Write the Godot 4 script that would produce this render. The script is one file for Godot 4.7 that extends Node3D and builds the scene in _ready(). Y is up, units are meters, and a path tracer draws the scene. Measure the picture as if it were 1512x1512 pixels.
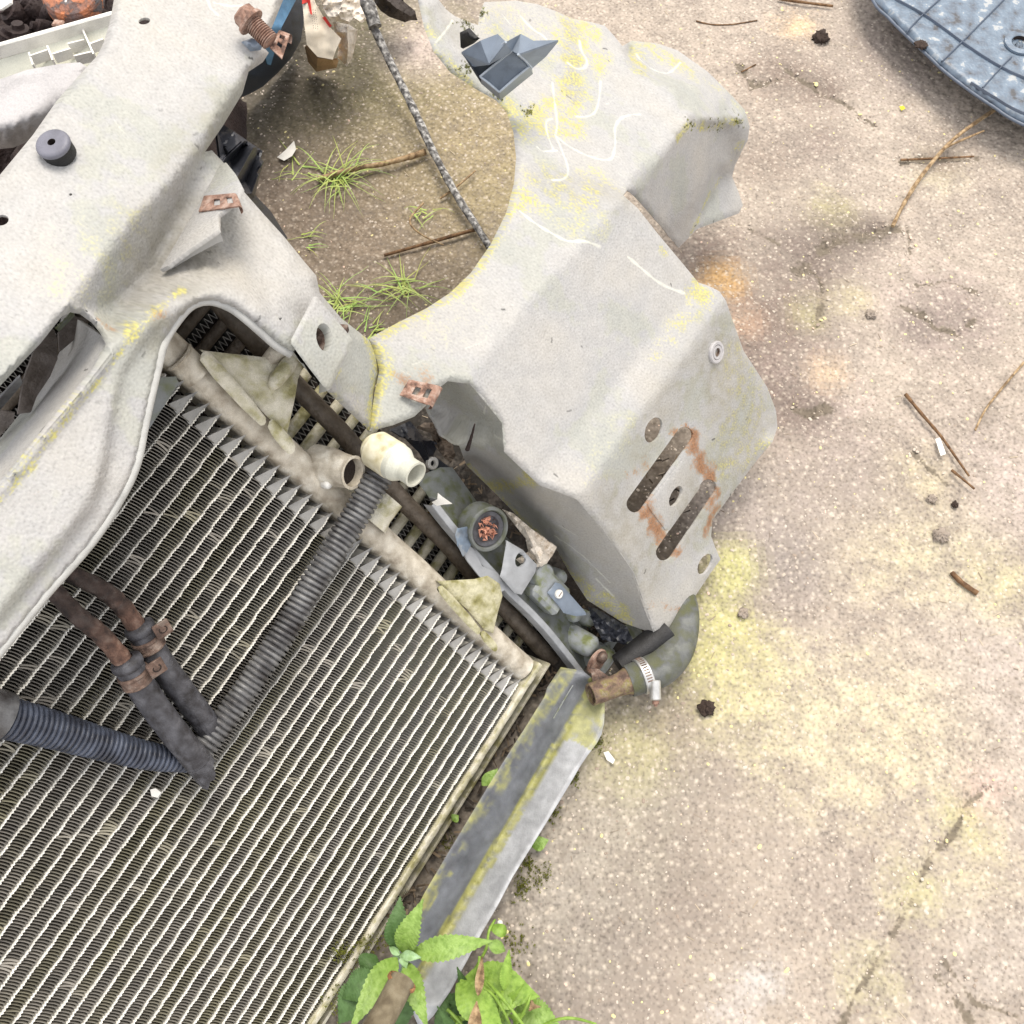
extends Node3D

const CAM_H := 1.05
const PITCH := 65.0
const FOV := 53.0
var FL: float
var fwd: Vector3
var upv: Vector3
var R0: Vector3
var AU: Vector3
var AT: Vector3
var AN: Vector3
var rng := RandomNumberGenerator.new()
var used := {}
var M := {}

# ---------------------------------------------------------------- placing
# points are read off as (x, y) on a 1512 grid and a height above the ground, or an offset from the leaning plane of the cooler
func ray(px: float, py: float) -> Vector3:
	return Vector3((px - 756.0) / FL, 0, 0) + upv * ((756.0 - py) / FL) + fwd

func P(px: float, py: float, h: float) -> Vector3:
	var d := ray(px, py)
	return Vector3(0, CAM_H, 0) + d * ((h - CAM_H) / d.y)

func Q(px: float, py: float, c: float) -> Vector3:
	var d := ray(px, py)
	var o := Vector3(0, CAM_H, 0)
	return o + d * ((R0 + AN * c - o).dot(AN) / d.dot(AN))

func L(a: float, b: float, c: float) -> Vector3:
	return R0 + AU * a + AT * b + AN * c

func ab(p: Vector3) -> Vector2:
	return Vector2((p - R0).dot(AU), (p - R0).dot(AT))

func qc(px: float, py: float, c: float) -> Vector3:
	return Vector3(px, py, Q(px, py, c).y)

func qcs(a: Array, c: float) -> Array:
	var out := []
	for p in a:
		out.append(qc(p[0], p[1], c + (p[2] if p.size() > 2 else 0.0)))
	return out

func hh(a: Array, h: float) -> Array:
	var out := []
	for p in a:
		out.append(Vector3(p[0], p[1], h + (p[2] if p.size() > 2 else 0.0)))
	return out

func mpp(p: Vector3) -> float:
	return (p - Vector3(0, CAM_H, 0)).dot(fwd) / FL

# ---------------------------------------------------------------- naming
func numbered(called: String, parent: Node) -> String:
	var key := str(parent.get_instance_id()) + called
	var k: int = used.get(key, 0)
	used[key] = k + 1
	return called if k == 0 else "%s_%03d" % [called, k]

func thing(called: String, label: String, category: String, at := Vector3.ZERO, group := "") -> Node3D:
	var o := Node3D.new()
	o.name = numbered(called, self)
	o.position = at
	add_child(o)
	tag(o, label, category, group)
	return o

func tag(o: Node, label: String, category: String, group := ""):
	o.set_meta("label", label)
	o.set_meta("category", category)
	if group != "":
		o.set_meta("group", group)

func put(called: String, mesh: Mesh, m: Material, parent: Node = null) -> MeshInstance3D:
	var par: Node = parent if parent else self
	var o := MeshInstance3D.new()
	o.name = numbered(called, par)
	o.mesh = mesh
	if m:
		o.material_override = m
	par.add_child(o)
	var back := Vector3.ZERO
	var q := par
	while q != self and q is Node3D:
		back += q.position
		q = q.get_parent()
	o.position = -back
	return o

# ---------------------------------------------------------------- mesh collecting
class MB:
	var v := PackedVector3Array()
	var n := PackedVector3Array()
	var uv := PackedVector2Array()
	var c := PackedColorArray()
	var ix := PackedInt32Array()
	func pt(p: Vector3, nn: Vector3, col := Color.WHITE, u := Vector2.ZERO) -> int:
		v.append(p); n.append(nn); uv.append(u); c.append(col)
		return v.size() - 1
	func tri(a: int, b: int, d: int):
		ix.append(a); ix.append(b); ix.append(d)
	# flat triangle that faces nn
	func ftri(a: Vector3, b: Vector3, d: Vector3, nn: Vector3, col := Color.WHITE):
		var g := (d - a).cross(b - a)
		if g.dot(nn) < 0.0:
			var t := b; b = d; d = t
			g = -g
		g = g.normalized()
		var k := pt(a, g, col); pt(b, g, col); pt(d, g, col)
		tri(k, k + 1, k + 2)
	func fquad(a: Vector3, b: Vector3, d: Vector3, e: Vector3, nn: Vector3, col := Color.WHITE):
		var g := (d - a).cross(b - a)
		if g.dot(nn) < 0.0:
			var t := b; b = e; e = t
			g = -g
		g = g.normalized()
		var k := pt(a, g, col); pt(b, g, col); pt(d, g, col); pt(e, g, col)
		tri(k, k + 1, k + 2); tri(k, k + 2, k + 3)
	func box(o: Vector3, x: Vector3, y: Vector3, z: Vector3, bev := 0.0, col := Color.WHITE):
		# half-extent vectors, chamfered edges
		var ax := [x, y, z]
		var un := [x.normalized(), y.normalized(), z.normalized()]
		for k in 3:
			var a: Vector3 = ax[k]; var b: Vector3 = ax[(k + 1) % 3] - un[(k + 1) % 3] * bev; var d: Vector3 = ax[(k + 2) % 3] - un[(k + 2) % 3] * bev
			for s in [-1.0, 1.0]:
				fquad(o + a * s - b - d, o + a * s + b - d, o + a * s + b + d, o + a * s - b + d, a * s, col)
			if bev > 0.0:
				var e: Vector3 = ax[(k + 1) % 3]; var f: Vector3 = ax[(k + 2) % 3]
				var l: Vector3 = a - un[k] * bev
				for s in [-1.0, 1.0]:
					for t in [-1.0, 1.0]:
						var p1: Vector3 = e * s + (f - un[(k + 2) % 3] * bev) * t
						var p2: Vector3 = (e - un[(k + 1) % 3] * bev) * s + f * t
						fquad(o + p1 - l, o + p1 + l, o + p2 + l, o + p2 - l, e * s + f * t, col)
		if bev > 0.0:
			for s in [-1.0, 1.0]:
				for t in [-1.0, 1.0]:
					for r in [-1.0, 1.0]:
						var ux: Vector3 = un[0] * s * bev; var uy: Vector3 = un[1] * t * bev; var uz: Vector3 = un[2] * r * bev
						var cc: Vector3 = o + x * s + y * t + z * r
						ftri(cc - uy - uz, cc - ux - uz, cc - ux - uy, ux + uy + uz, col)
	func grid(pts: Array, w: int, closed := false, col := Color.WHITE, flip := false, cols := PackedColorArray()):
		# rows of w points joined smoothly
		var base := v.size()
		for i in pts.size():
			pt(pts[i], Vector3.ZERO, cols[i] if cols.size() else col)
		var rows := pts.size() / w
		for r in rows - 1:
			for q in (w if closed else w - 1):
				var a := base + r * w + q; var b := base + r * w + (q + 1) % w; var d := a + w; var e := b + w
				if flip:
					tri(a, d, b); tri(b, d, e)
				else:
					tri(a, b, d); tri(b, e, d)
		smooth(base)
	func smooth(from := 0):
		var first := 0
		for k in range(0, ix.size(), 3):
			if ix[k] < from: continue
			var a := v[ix[k]]; var b := v[ix[k + 1]]; var d := v[ix[k + 2]]
			var g := (d - a).cross(b - a)
			n[ix[k]] += g; n[ix[k + 1]] += g; n[ix[k + 2]] += g
		for k in range(from, v.size()):
			n[k] = n[k].normalized() if n[k].length() > 0.0 else Vector3.UP
	# a tube along points, with a radius each; rows are rings
	func tube(pts: Array, rad: Array, sides := 12, caps := true, col := Color.WHITE, squash := 1.0, cols := []):
		var ring := []
		var rc := PackedColorArray()
		var x := Vector3.ZERO
		var rings := []
		for i in pts.size():
			var dir: Vector3 = (pts[min(i + 1, pts.size() - 1)] - pts[max(i - 1, 0)]).normalized()
			if x == Vector3.ZERO:
				x = dir.cross(Vector3.UP)
				if x.length() < 0.05: x = dir.cross(Vector3.RIGHT)
			x = (x - dir * x.dot(dir)).normalized()
			var y := dir.cross(x)
			var one := []
			for s in sides:
				var t := TAU * s / sides
				one.append(pts[i] + (x * cos(t) + y * sin(t) * squash) * rad[i])
				rc.append(cols[i] if cols.size() else col)
			rings.append(one)
			ring.append_array(one)
		grid(ring, sides, true, col, true, rc)
		if caps:
			for e in [0, pts.size() - 1]:
				var nn: Vector3 = (pts[0] - pts[1]) if e == 0 else (pts[e] - pts[e - 1])
				for s in sides:
					ftri(pts[e], rings[e][s], rings[e][(s + 1) % sides], nn, cols[e] if cols.size() else col)
	# profile of [radius, height along the axis]
	func lathe(o: Vector3, axis: Vector3, prof: Array, sides := 20, col := Color.WHITE, xdir := Vector3.ZERO, squash := 1.0, hard := true):
		var y := axis.normalized()
		var x := xdir
		if x == Vector3.ZERO:
			x = y.cross(Vector3(0.3, 0.2, 0.9)).normalized()
		x = (x - y * x.dot(y)).normalized()
		var z := x.cross(y)
		var rows := []
		for i in prof.size():
			var one := []
			for s in sides:
				var t := TAU * s / sides
				one.append(o + y * prof[i][1] + (x * cos(t) + z * sin(t) * squash) * prof[i][0])
			rows.append(one)
		if hard:
			for i in prof.size() - 1:
				grid(rows[i] + rows[i + 1], sides, true, col, false)
		else:
			var all := []
			for r in rows: all.append_array(r)
			grid(all, sides, true, col, false)
	func mesh() -> ArrayMesh:
		var a := []
		a.resize(Mesh.ARRAY_MAX)
		a[Mesh.ARRAY_VERTEX] = v; a[Mesh.ARRAY_NORMAL] = n; a[Mesh.ARRAY_TEX_UV] = uv; a[Mesh.ARRAY_COLOR] = c; a[Mesh.ARRAY_INDEX] = ix
		var m := ArrayMesh.new()
		m.add_surface_from_arrays(Mesh.PRIMITIVE_TRIANGLES, a)
		return m

# ---------------------------------------------------------------- sheets with a shape: outline, holes and crease lines, each point with a height
func resample(a: Array, step: float, closed: bool) -> Array:
	var out := []
	var last := a.size() if closed else a.size() - 1
	for i in last:
		var p: Vector3 = a[i]
		var q: Vector3 = a[(i + 1) % a.size()]
		var k := maxi(1, int(round(Vector2(p.x - q.x, p.y - q.y).length() / step)))
		for j in k:
			out.append(p.lerp(q, float(j) / k))
	if not closed:
		out.append(a[-1])
	return out

func rounded(a: Array, reps := 2) -> Array:
	# corner cutting of a closed outline
	for r in reps:
		var b := []
		for i in a.size():
			b.append(a[i].lerp(a[(i + 1) % a.size()], 0.25))
			b.append(a[i].lerp(a[(i + 1) % a.size()], 0.75))
		a = b
	return a

func spline(a: Array, per := 6) -> Array:
	var out := []
	for i in a.size() - 1:
		var p0 = a[max(i - 1, 0)]; var p1 = a[i]; var p2 = a[i + 1]; var p3 = a[min(i + 2, a.size() - 1)]
		for j in per:
			out.append(p1.cubic_interpolate(p2, p0, p3, float(j) / per))
	out.append(a[-1])
	return out

func flat(a: Array) -> PackedVector2Array:
	var o := PackedVector2Array()
	for p in a: o.append(Vector2(p.x, p.y))
	return o

func ellipse(cx: float, cy: float, rx: float, ry: float, deg := 0.0, n := 20) -> Array:
	var o := []
	for i in n:
		var t := TAU * i / n
		o.append(Vector3(cx, cy, 0) + Vector3(cos(t) * rx, sin(t) * ry, 0).rotated(Vector3(0, 0, 1), deg_to_rad(deg)))
	return o

func capsule(x0: float, y0: float, x1: float, y1: float, r: float, n := 8) -> Array:
	var o := []
	var d := Vector2(x1 - x0, y1 - y0).angle()
	for e in 2:
		for i in n + 1:
			var t := d - PI / 2 + PI * i / n + (PI if e == 1 else 0.0)
			var c := Vector2(x1, y1) if e == 0 else Vector2(x0, y0)
			o.append(Vector3(c.x + cos(t) * r, c.y + sin(t) * r, 0))
	return o

# height <-> inverse depth: a plane in space is linear in inverse depth, so facets stay flat
func to_w(px: float, py: float, h: float) -> float:
	return ray(px, py).y / (h - CAM_H)

func to_h(px: float, py: float, w: float) -> float:
	return CAM_H + ray(px, py).y / w

func in_w(a: Array) -> Array:
	var o := []
	for p in a: o.append(Vector3(p.x, p.y, to_w(p.x, p.y, p.z)))
	return o

# pull the control points that lie in one facet (a polygon) onto one plane
func flatten(lines: Array, facets: Array, iters := 60, hold := 0.02):
	var ref := []; var prior := PackedFloat32Array(); var cur := PackedFloat32Array()
	for i in lines.size():
		for j in lines[i].size():
			var p: Vector3 = lines[i][j]
			ref.append([i, j]); prior.append(to_w(p.x, p.y, p.z))
	cur = prior.duplicate()
	var members := []
	for fc in facets:
		var poly := PackedVector2Array()
		for q in fc: poly.append(Vector2(q[0], q[1]))
		var m := PackedInt32Array()
		for k in ref.size():
			var p: Vector3 = lines[ref[k][0]][ref[k][1]]
			var v := Vector2(p.x, p.y)
			if Geometry2D.is_point_in_polygon(v, poly) or near_seg(v, poly) < 4.0: m.append(k)
		members.append(m)
	for it in iters:
		var s := PackedFloat32Array(); s.resize(cur.size())
		var n := PackedFloat32Array(); n.resize(cur.size())
		for m in members:
			if m.size() < 4: continue
			var c := Vector3.ZERO
			for k in m:
				var p: Vector3 = lines[ref[k][0]][ref[k][1]]
				c += Vector3(p.x, p.y, cur[k])
			c /= m.size()
			var xx := 0.0; var xy := 0.0; var yy := 0.0; var xz := 0.0; var yz := 0.0
			for k in m:
				var p: Vector3 = lines[ref[k][0]][ref[k][1]]
				var dx := p.x - c.x; var dy := p.y - c.y; var dz := cur[k] - c.z
				xx += dx * dx; xy += dx * dy; yy += dy * dy; xz += dx * dz; yz += dy * dz
			var det := xx * yy - xy * xy
			if absf(det) < 1e-6: continue
			var ga := (xz * yy - yz * xy) / det; var gb := (yz * xx - xz * xy) / det
			for k in m:
				var p: Vector3 = lines[ref[k][0]][ref[k][1]]
				s[k] += c.z + ga * (p.x - c.x) + gb * (p.y - c.y); n[k] += 1.0
		for k in cur.size():
			if n[k] > 0.0: cur[k] = lerpf(s[k] / n[k], prior[k], hold)
	for k in cur.size():
		var p: Vector3 = lines[ref[k][0]][ref[k][1]]
		lines[ref[k][0]][ref[k][1]] = Vector3(p.x, p.y, to_h(p.x, p.y, cur[k]))

func field(outline_h: Array, creases_h: Array, step: float) -> Dictionary:
	var outline := in_w(outline_h)
	var creases := []
	for c in creases_h: creases.append(in_w(c))
	var pts := resample(outline, step * 3.0, true)
	for c in creases:
		pts.append_array(resample(c, step * 3.0, false))
	var lo := Vector2(1e9, 1e9); var hi := -lo
	for p in pts:
		lo = lo.min(Vector2(p.x, p.y)); hi = hi.max(Vector2(p.x, p.y))
	var w := int((hi.x - lo.x) / step) + 3
	var h := int((hi.y - lo.y) / step) + 3
	lo -= Vector2(step, step) * 0.5
	var g := PackedFloat32Array(); g.resize(w * h); g.fill(-99.0)
	var tr := Geometry2D.triangulate_delaunay(flat(pts))
	for k in range(0, tr.size(), 3):
		var a: Vector3 = pts[tr[k]]; var b: Vector3 = pts[tr[k + 1]]; var c: Vector3 = pts[tr[k + 2]]
		var den := (b.y - c.y) * (a.x - c.x) + (c.x - b.x) * (a.y - c.y)
		if absf(den) < 1e-6: continue
		var x0 := maxi(0, int((minf(a.x, minf(b.x, c.x)) - lo.x) / step) - 1); var x1 := mini(w - 1, int((maxf(a.x, maxf(b.x, c.x)) - lo.x) / step) + 1)
		var y0 := maxi(0, int((minf(a.y, minf(b.y, c.y)) - lo.y) / step) - 1); var y1 := mini(h - 1, int((maxf(a.y, maxf(b.y, c.y)) - lo.y) / step) + 1)
		for y in range(y0, y1 + 1):
			for x in range(x0, x1 + 1):
				var px := lo.x + x * step; var py := lo.y + y * step
				var l0 := ((b.y - c.y) * (px - c.x) + (c.x - b.x) * (py - c.y)) / den
				var l1 := ((c.y - a.y) * (px - c.x) + (a.x - c.x) * (py - c.y)) / den
				var l2 := 1.0 - l0 - l1
				if l0 > -0.02 and l1 > -0.02 and l2 > -0.02:
					g[y * w + x] = l0 * a.z + l1 * b.z + l2 * c.z
	return {"lo": lo, "w": w, "h": h, "g": g, "step": step, "outline": outline, "creases": creases}

func sample(f: Dictionary, px: float, py: float) -> float:
	var x: float = (px - f.lo.x) / f.step; var y: float = (py - f.lo.y) / f.step
	var xi := int(x); var yi := int(y)
	var s := 0.0; var ws := 0.0
	for j in 2:
		for i in 2:
			if xi + i < 0 or yi + j < 0 or xi + i >= f.w or yi + j >= f.h: continue
			var v: float = f.g[(yi + j) * f.w + xi + i]
			if v < -9.0: continue
			var wt := maxf(0.001, (1.0 - absf(x - xi - i)) * (1.0 - absf(y - yi - j)))
			s += v * wt; ws += wt
	return to_h(px, py, s / ws) if ws > 0.0 else 0.0

func near_seg(p: Vector2, poly: PackedVector2Array) -> float:
	var best := 1e9
	for i in poly.size():
		var q := Geometry2D.get_closest_point_to_segment(p, poly[i], poly[(i + 1) % poly.size()])
		best = minf(best, q.distance_squared_to(p))
	return sqrt(best)

# opts: holes, thick, smooth, lip, lipw, wob (metres of wobble), col (Callable of Vector3)
func sheet(f: Dictionary, opts := {}) -> ArrayMesh:
	var step: float = f.step
	var thick: float = opts.get("thick", 0.0025)
	var lip: float = opts.get("lip", 0.0)
	var lipw: float = opts.get("lipw", 10.0)
	var wob: float = opts.get("wob", 0.0)
	var nz := FastNoiseLite.new()
	nz.seed = 7; nz.frequency = opts.get("wobf", 0.02)
	var out := resample(f.outline, step, true)
	var rim := flat(out)
	var holes := []
	for hl in opts.get("holes", []):
		holes.append(flat(resample(hl, step * 0.8, true)))
	var rolled: PackedVector2Array = holes[0] if opts.get("roll", false) else PackedVector2Array()
	var pts := PackedVector2Array()
	var hs := PackedFloat32Array()
	var edge := PackedFloat32Array()
	for p in out:
		pts.append(Vector2(p.x, p.y)); hs.append(p.z); edge.append(0.0)
	for hl in holes:
		for p in hl:
			pts.append(p); hs.append(to_w(p.x, p.y, sample(f, p.x, p.y))); edge.append(0.0 if hl == rolled else 99.0)
	var seed_pts := []
	for c in f.creases:
		for p in resample(c, step, false):
			seed_pts.append(p)
	var row := 0
	var y: float = f.lo.y
	while y < f.lo.y + f.h * step:
		var x: float = f.lo.x + (step * 0.5 if row % 2 else 0.0)
		while x < f.lo.x + f.w * step:
			seed_pts.append(Vector3(x, y, -50))
			x += step
		y += step * 0.87
		row += 1
	var taken := {}
	var pin := PackedFloat32Array()
	pin.resize(pts.size())
	for q in seed_pts:
		var p := Vector2(q.x, q.y)
		if not Geometry2D.is_point_in_polygon(p, rim): continue
		var cell := Vector2i(int(p.x / (step * 0.55)), int(p.y / (step * 0.55)))
		if taken.has(cell): continue
		if q.z < -9.0 and f.creases.size():
			var hit := false
			for dx in [-1, 0, 1]:
				for dy in [-1, 0, 1]:
					if taken.get(cell + Vector2i(dx, dy), 0) == 2: hit = true
			if hit: continue
		var inside := false
		var d := near_seg(p, rim)
		for hl in holes:
			if Geometry2D.is_point_in_polygon(p, hl): inside = true
			var dh := near_seg(p, hl)
			if dh < step * 0.4: inside = true
			if hl == rolled: d = minf(d, dh)
		if inside or d < step * 0.5: continue
		taken[cell] = 2 if q.z > -9.0 else 1
		pts.append(p); edge.append(d)
		hs.append(q.z if q.z > -9.0 else to_w(p.x, p.y, sample(f, p.x, p.y)))
		pin.append(1.0 if q.z > -9.0 else 0.0)
	var tr := Geometry2D.triangulate_delaunay(pts)
	var keep := PackedInt32Array()
	for k in range(0, tr.size(), 3):
		var c := (pts[tr[k]] + pts[tr[k + 1]] + pts[tr[k + 2]]) / 3.0
		if not Geometry2D.is_point_in_polygon(c, rim): continue
		var bad := false
		for hl in holes:
			if Geometry2D.is_point_in_polygon(c, hl): bad = true
		if bad: continue
		if absf((pts[tr[k + 1]] - pts[tr[k]]).cross(pts[tr[k + 2]] - pts[tr[k]])) < 0.02: continue
		keep.append(tr[k]); keep.append(tr[k + 1]); keep.append(tr[k + 2])
	for r in opts.get("smooth", 2):
		var s := PackedFloat32Array(); s.resize(hs.size())
		var cnt := PackedFloat32Array(); cnt.resize(hs.size())
		for k in range(0, keep.size(), 3):
			for e in 3:
				var a := keep[k + e]; var b := keep[k + (e + 1) % 3]
				s[a] += hs[b]; cnt[a] += 1.0; s[b] += hs[a]; cnt[b] += 1.0
		for i in hs.size():
			if cnt[i] > 0.0: hs[i] = lerpf(hs[i], s[i] / cnt[i], (opts.get("crisp", 0.55) if pin[i] > 0.5 else 0.55) if i >= out.size() else 0.25)
	var b := MB.new()
	var colf = opts.get("col", null)
	for i in pts.size():
		var hgt := to_h(pts[i].x, pts[i].y, hs[i])
		if lip > 0.0 and edge[i] < lipw:
			var q := 1.0 - edge[i] / lipw
			hgt -= lip * (1.0 - sqrt(maxf(0.0, 1.0 - q * q)))
		if wob > 0.0: hgt += nz.get_noise_2d(pts[i].x, pts[i].y) * wob
		var w := P(pts[i].x, pts[i].y, hgt)
		b.pt(w, Vector3.ZERO, colf.call(w) if colf else Color.WHITE, uv_of(w, f.get("mode", 0)))
	var eye := Vector3(0, CAM_H, 0)
	var edges := {}
	for k in range(0, keep.size(), 3):
		var i0 := keep[k]; var i1 := keep[k + 1]; var i2 := keep[k + 2]
		var g := (b.v[i2] - b.v[i0]).cross(b.v[i1] - b.v[i0])
		if g.dot(eye - b.v[i0]) < 0.0:
			var t := i1; i1 = i2; i2 = t
		b.tri(i0, i1, i2)
		for e in [[i0, i1], [i1, i2], [i2, i0]]:
			edges[Vector2i(e[0], e[1])] = true
	b.smooth()
	if opts.get("flat", false):
		var fb := MB.new()
		for k in range(0, b.ix.size(), 3):
			var nn := Vector3.ZERO
			for e in 3: nn += b.n[b.ix[k + e]]
			fb.ftri(b.v[b.ix[k]], b.v[b.ix[k + 1]], b.v[b.ix[k + 2]], nn, b.c[b.ix[k]])
			fb.ftri(b.v[b.ix[k]] - b.n[b.ix[k]] * thick, b.v[b.ix[k + 1]] - b.n[b.ix[k + 1]] * thick, b.v[b.ix[k + 2]] - b.n[b.ix[k + 2]] * thick, -nn, b.c[b.ix[k]])
		return fb.mesh()
	var n0 := b.v.size()
	for i in n0:
		b.pt(b.v[i] - b.n[i] * thick, -b.n[i], b.c[i], b.uv[i])
	var nt := b.ix.size()
	for k in range(0, nt, 3):
		b.tri(b.ix[k] + n0, b.ix[k + 2] + n0, b.ix[k + 1] + n0)
	for e in edges:
		if edges.has(Vector2i(e.y, e.x)): continue
		var a: int = e.x; var d: int = e.y
		var nn := (b.n[a] + b.n[d]).cross(b.v[d] - b.v[a]).normalized()
		# rounded rim: half way normals towards the face
		var k0 := b.pt(b.v[a], (nn + b.n[a]).normalized(), b.c[a], b.uv[a]); var k1 := b.pt(b.v[d], (nn + b.n[d]).normalized(), b.c[d], b.uv[d])
		var k2 := b.pt(b.v[d + n0], nn, b.c[d], b.uv[d]); var k3 := b.pt(b.v[a + n0], nn, b.c[a], b.uv[a])
		var g := (b.v[k2] - b.v[k0]).cross(b.v[k1] - b.v[k0])
		if g.dot(nn) > 0.0:
			b.tri(k0, k1, k2); b.tri(k0, k2, k3)
		else:
			b.tri(k0, k2, k1); b.tri(k0, k3, k2)
	return b.mesh()

# where a point of the moulding falls on its texture; steep walls are laid out by their own height
func uv_of(w: Vector3, mode: int) -> Vector2:
	var q := ab(w)
	var c := (w - R0).dot(AN)
	if mode == 1: q = Vector2(q.x, c * 1.0 - 0.2)
	elif mode == 2: q = Vector2(c + 0.68, q.y)
	elif mode == 3: q = Vector2(w.x + 0.75, w.z + 0.2)
	return Vector2((q.x + 0.4) / 1.2, (q.y + 0.45) / 1.2)

func V3(a: Array) -> Array:
	var o := []
	for p in a: o.append(Vector3(p[0], p[1], p[2]))
	return o

# a small sheet from an outline of [x, y, height] and crease lines
func plate(outl: Array, creases := [], step := 4.0, opts := {}) -> ArrayMesh:
	return sheet(field(outl, creases, step), opts)

# joints and cracks in the ground: [width in texels, points]
const CRACKS := [[2.2, [[1462, 1160], [1425, 1190], [1405, 1235], [1375, 1260], [1350, 1320], [1325, 1370], [1295, 1420], [1262, 1470], [1235, 1530]]], [8.0, [[1325, 335], [1290, 340], [1250, 348], [1225, 362], [1200, 385], [1185, 402]]], [3.0, [[1195, 395], [1212, 415], [1212, 440], [1204, 480]]], [3.0, [[1160, 105], [1185, 122], [1215, 140], [1250, 155], [1290, 185]]], [2.0, [[1395, 1420], [1440, 1480], [1500, 1500]]], [3.0, [[1330, 450], [1360, 460], [1385, 480], [1415, 490], [1440, 470]]], [2.5, [[1355, 420], [1400, 412], [1440, 430]]], [4.0, [[1330, 238], [1390, 232], [1440, 230]]], [2.5, [[1090, 330], [1120, 345], [1150, 360]]], [5.0, [[1170, 600], [1195, 612], [1220, 600]]], [3.0, [[1350, 670], [1375, 690], [1395, 710]]], [4.0, [[1090, 95], [1110, 130], [1170, 115]]], [3.0, [[1380, 1440], [1430, 1500], [1440, 1530]]], [2.0, [[1340, 330], [1345, 380]]]]

# ---------------------------------------------------------------- textures and materials
func noise(sd: int, freq: float, oct := 4, kind := FastNoiseLite.TYPE_SIMPLEX_SMOOTH) -> FastNoiseLite:
	var z := FastNoiseLite.new()
	z.seed = sd; z.frequency = freq; z.noise_type = kind
	z.fractal_type = FastNoiseLite.FRACTAL_FBM; z.fractal_octaves = oct
	return z

func bytes(z: FastNoiseLite, w: int, h: int, seam := false) -> PackedByteArray:
	var im := z.get_seamless_image(w, h) if seam else z.get_image(w, h)
	im.convert(Image.FORMAT_L8)
	return im.get_data()

# a seamless texture whose colours follow a noise through stops of [value 0..1, colour]
func ramp_tex(sd: int, freq: float, oct: int, stops: Array, size := 512, grain := 0.0) -> ImageTexture:
	var b := bytes(noise(sd, freq, oct), size, size, true)
	var g := bytes(noise(sd + 50, 0.35, 2), size, size, true)
	var lut := []
	for i in 256:
		var t := i / 255.0
		var c: Color = stops[0][1]
		for k in stops.size() - 1:
			if t >= stops[k][0]:
				c = stops[k][1].lerp(stops[k + 1][1], clampf((t - stops[k][0]) / (stops[k + 1][0] - stops[k][0]), 0, 1))
		lut.append(c)
	var o := PackedByteArray(); o.resize(size * size * 3)
	for i in size * size:
		var c: Color = lut[b[i]]
		var k := 1.0 + (g[i] / 255.0 - 0.5) * grain
		o[i * 3] = clampi(int(c.r * 255 * k), 0, 255); o[i * 3 + 1] = clampi(int(c.g * 255 * k), 0, 255); o[i * 3 + 2] = clampi(int(c.b * 255 * k), 0, 255)
	var im := Image.create_from_data(size, size, false, Image.FORMAT_RGB8, o)
	im.generate_mipmaps()
	return ImageTexture.create_from_image(im)

func bump_tex(sd: int, freq: float, oct: int, strength: float, size := 512, kind := FastNoiseLite.TYPE_SIMPLEX_SMOOTH) -> ImageTexture:
	var im := noise(sd, freq, oct, kind).get_seamless_image(size, size)
	im.convert(Image.FORMAT_RGBA8)
	im.bump_map_to_normal_map(strength)
	return ImageTexture.create_from_image(im)

func grey(v: float) -> Color:
	return Color(v, v, v)

# scale = tiles per metre on triplanar materials
func mat(col: Color, rough := 0.7, tex: Texture2D = null, scale := 6.0, nrm: Texture2D = null, nscale := 0.6, metal := 0.0) -> StandardMaterial3D:
	var m := StandardMaterial3D.new()
	m.albedo_color = col
	m.roughness = rough
	m.metallic = metal
	m.vertex_color_use_as_albedo = true
	m.cull_mode = BaseMaterial3D.CULL_DISABLED
	if tex or nrm:
		m.uv1_triplanar = true
		m.uv1_scale = Vector3(scale, scale, scale)
	if tex: m.albedo_texture = tex
	if nrm:
		m.normal_enabled = true
		m.normal_texture = nrm
		m.normal_scale = nscale
	return m

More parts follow.
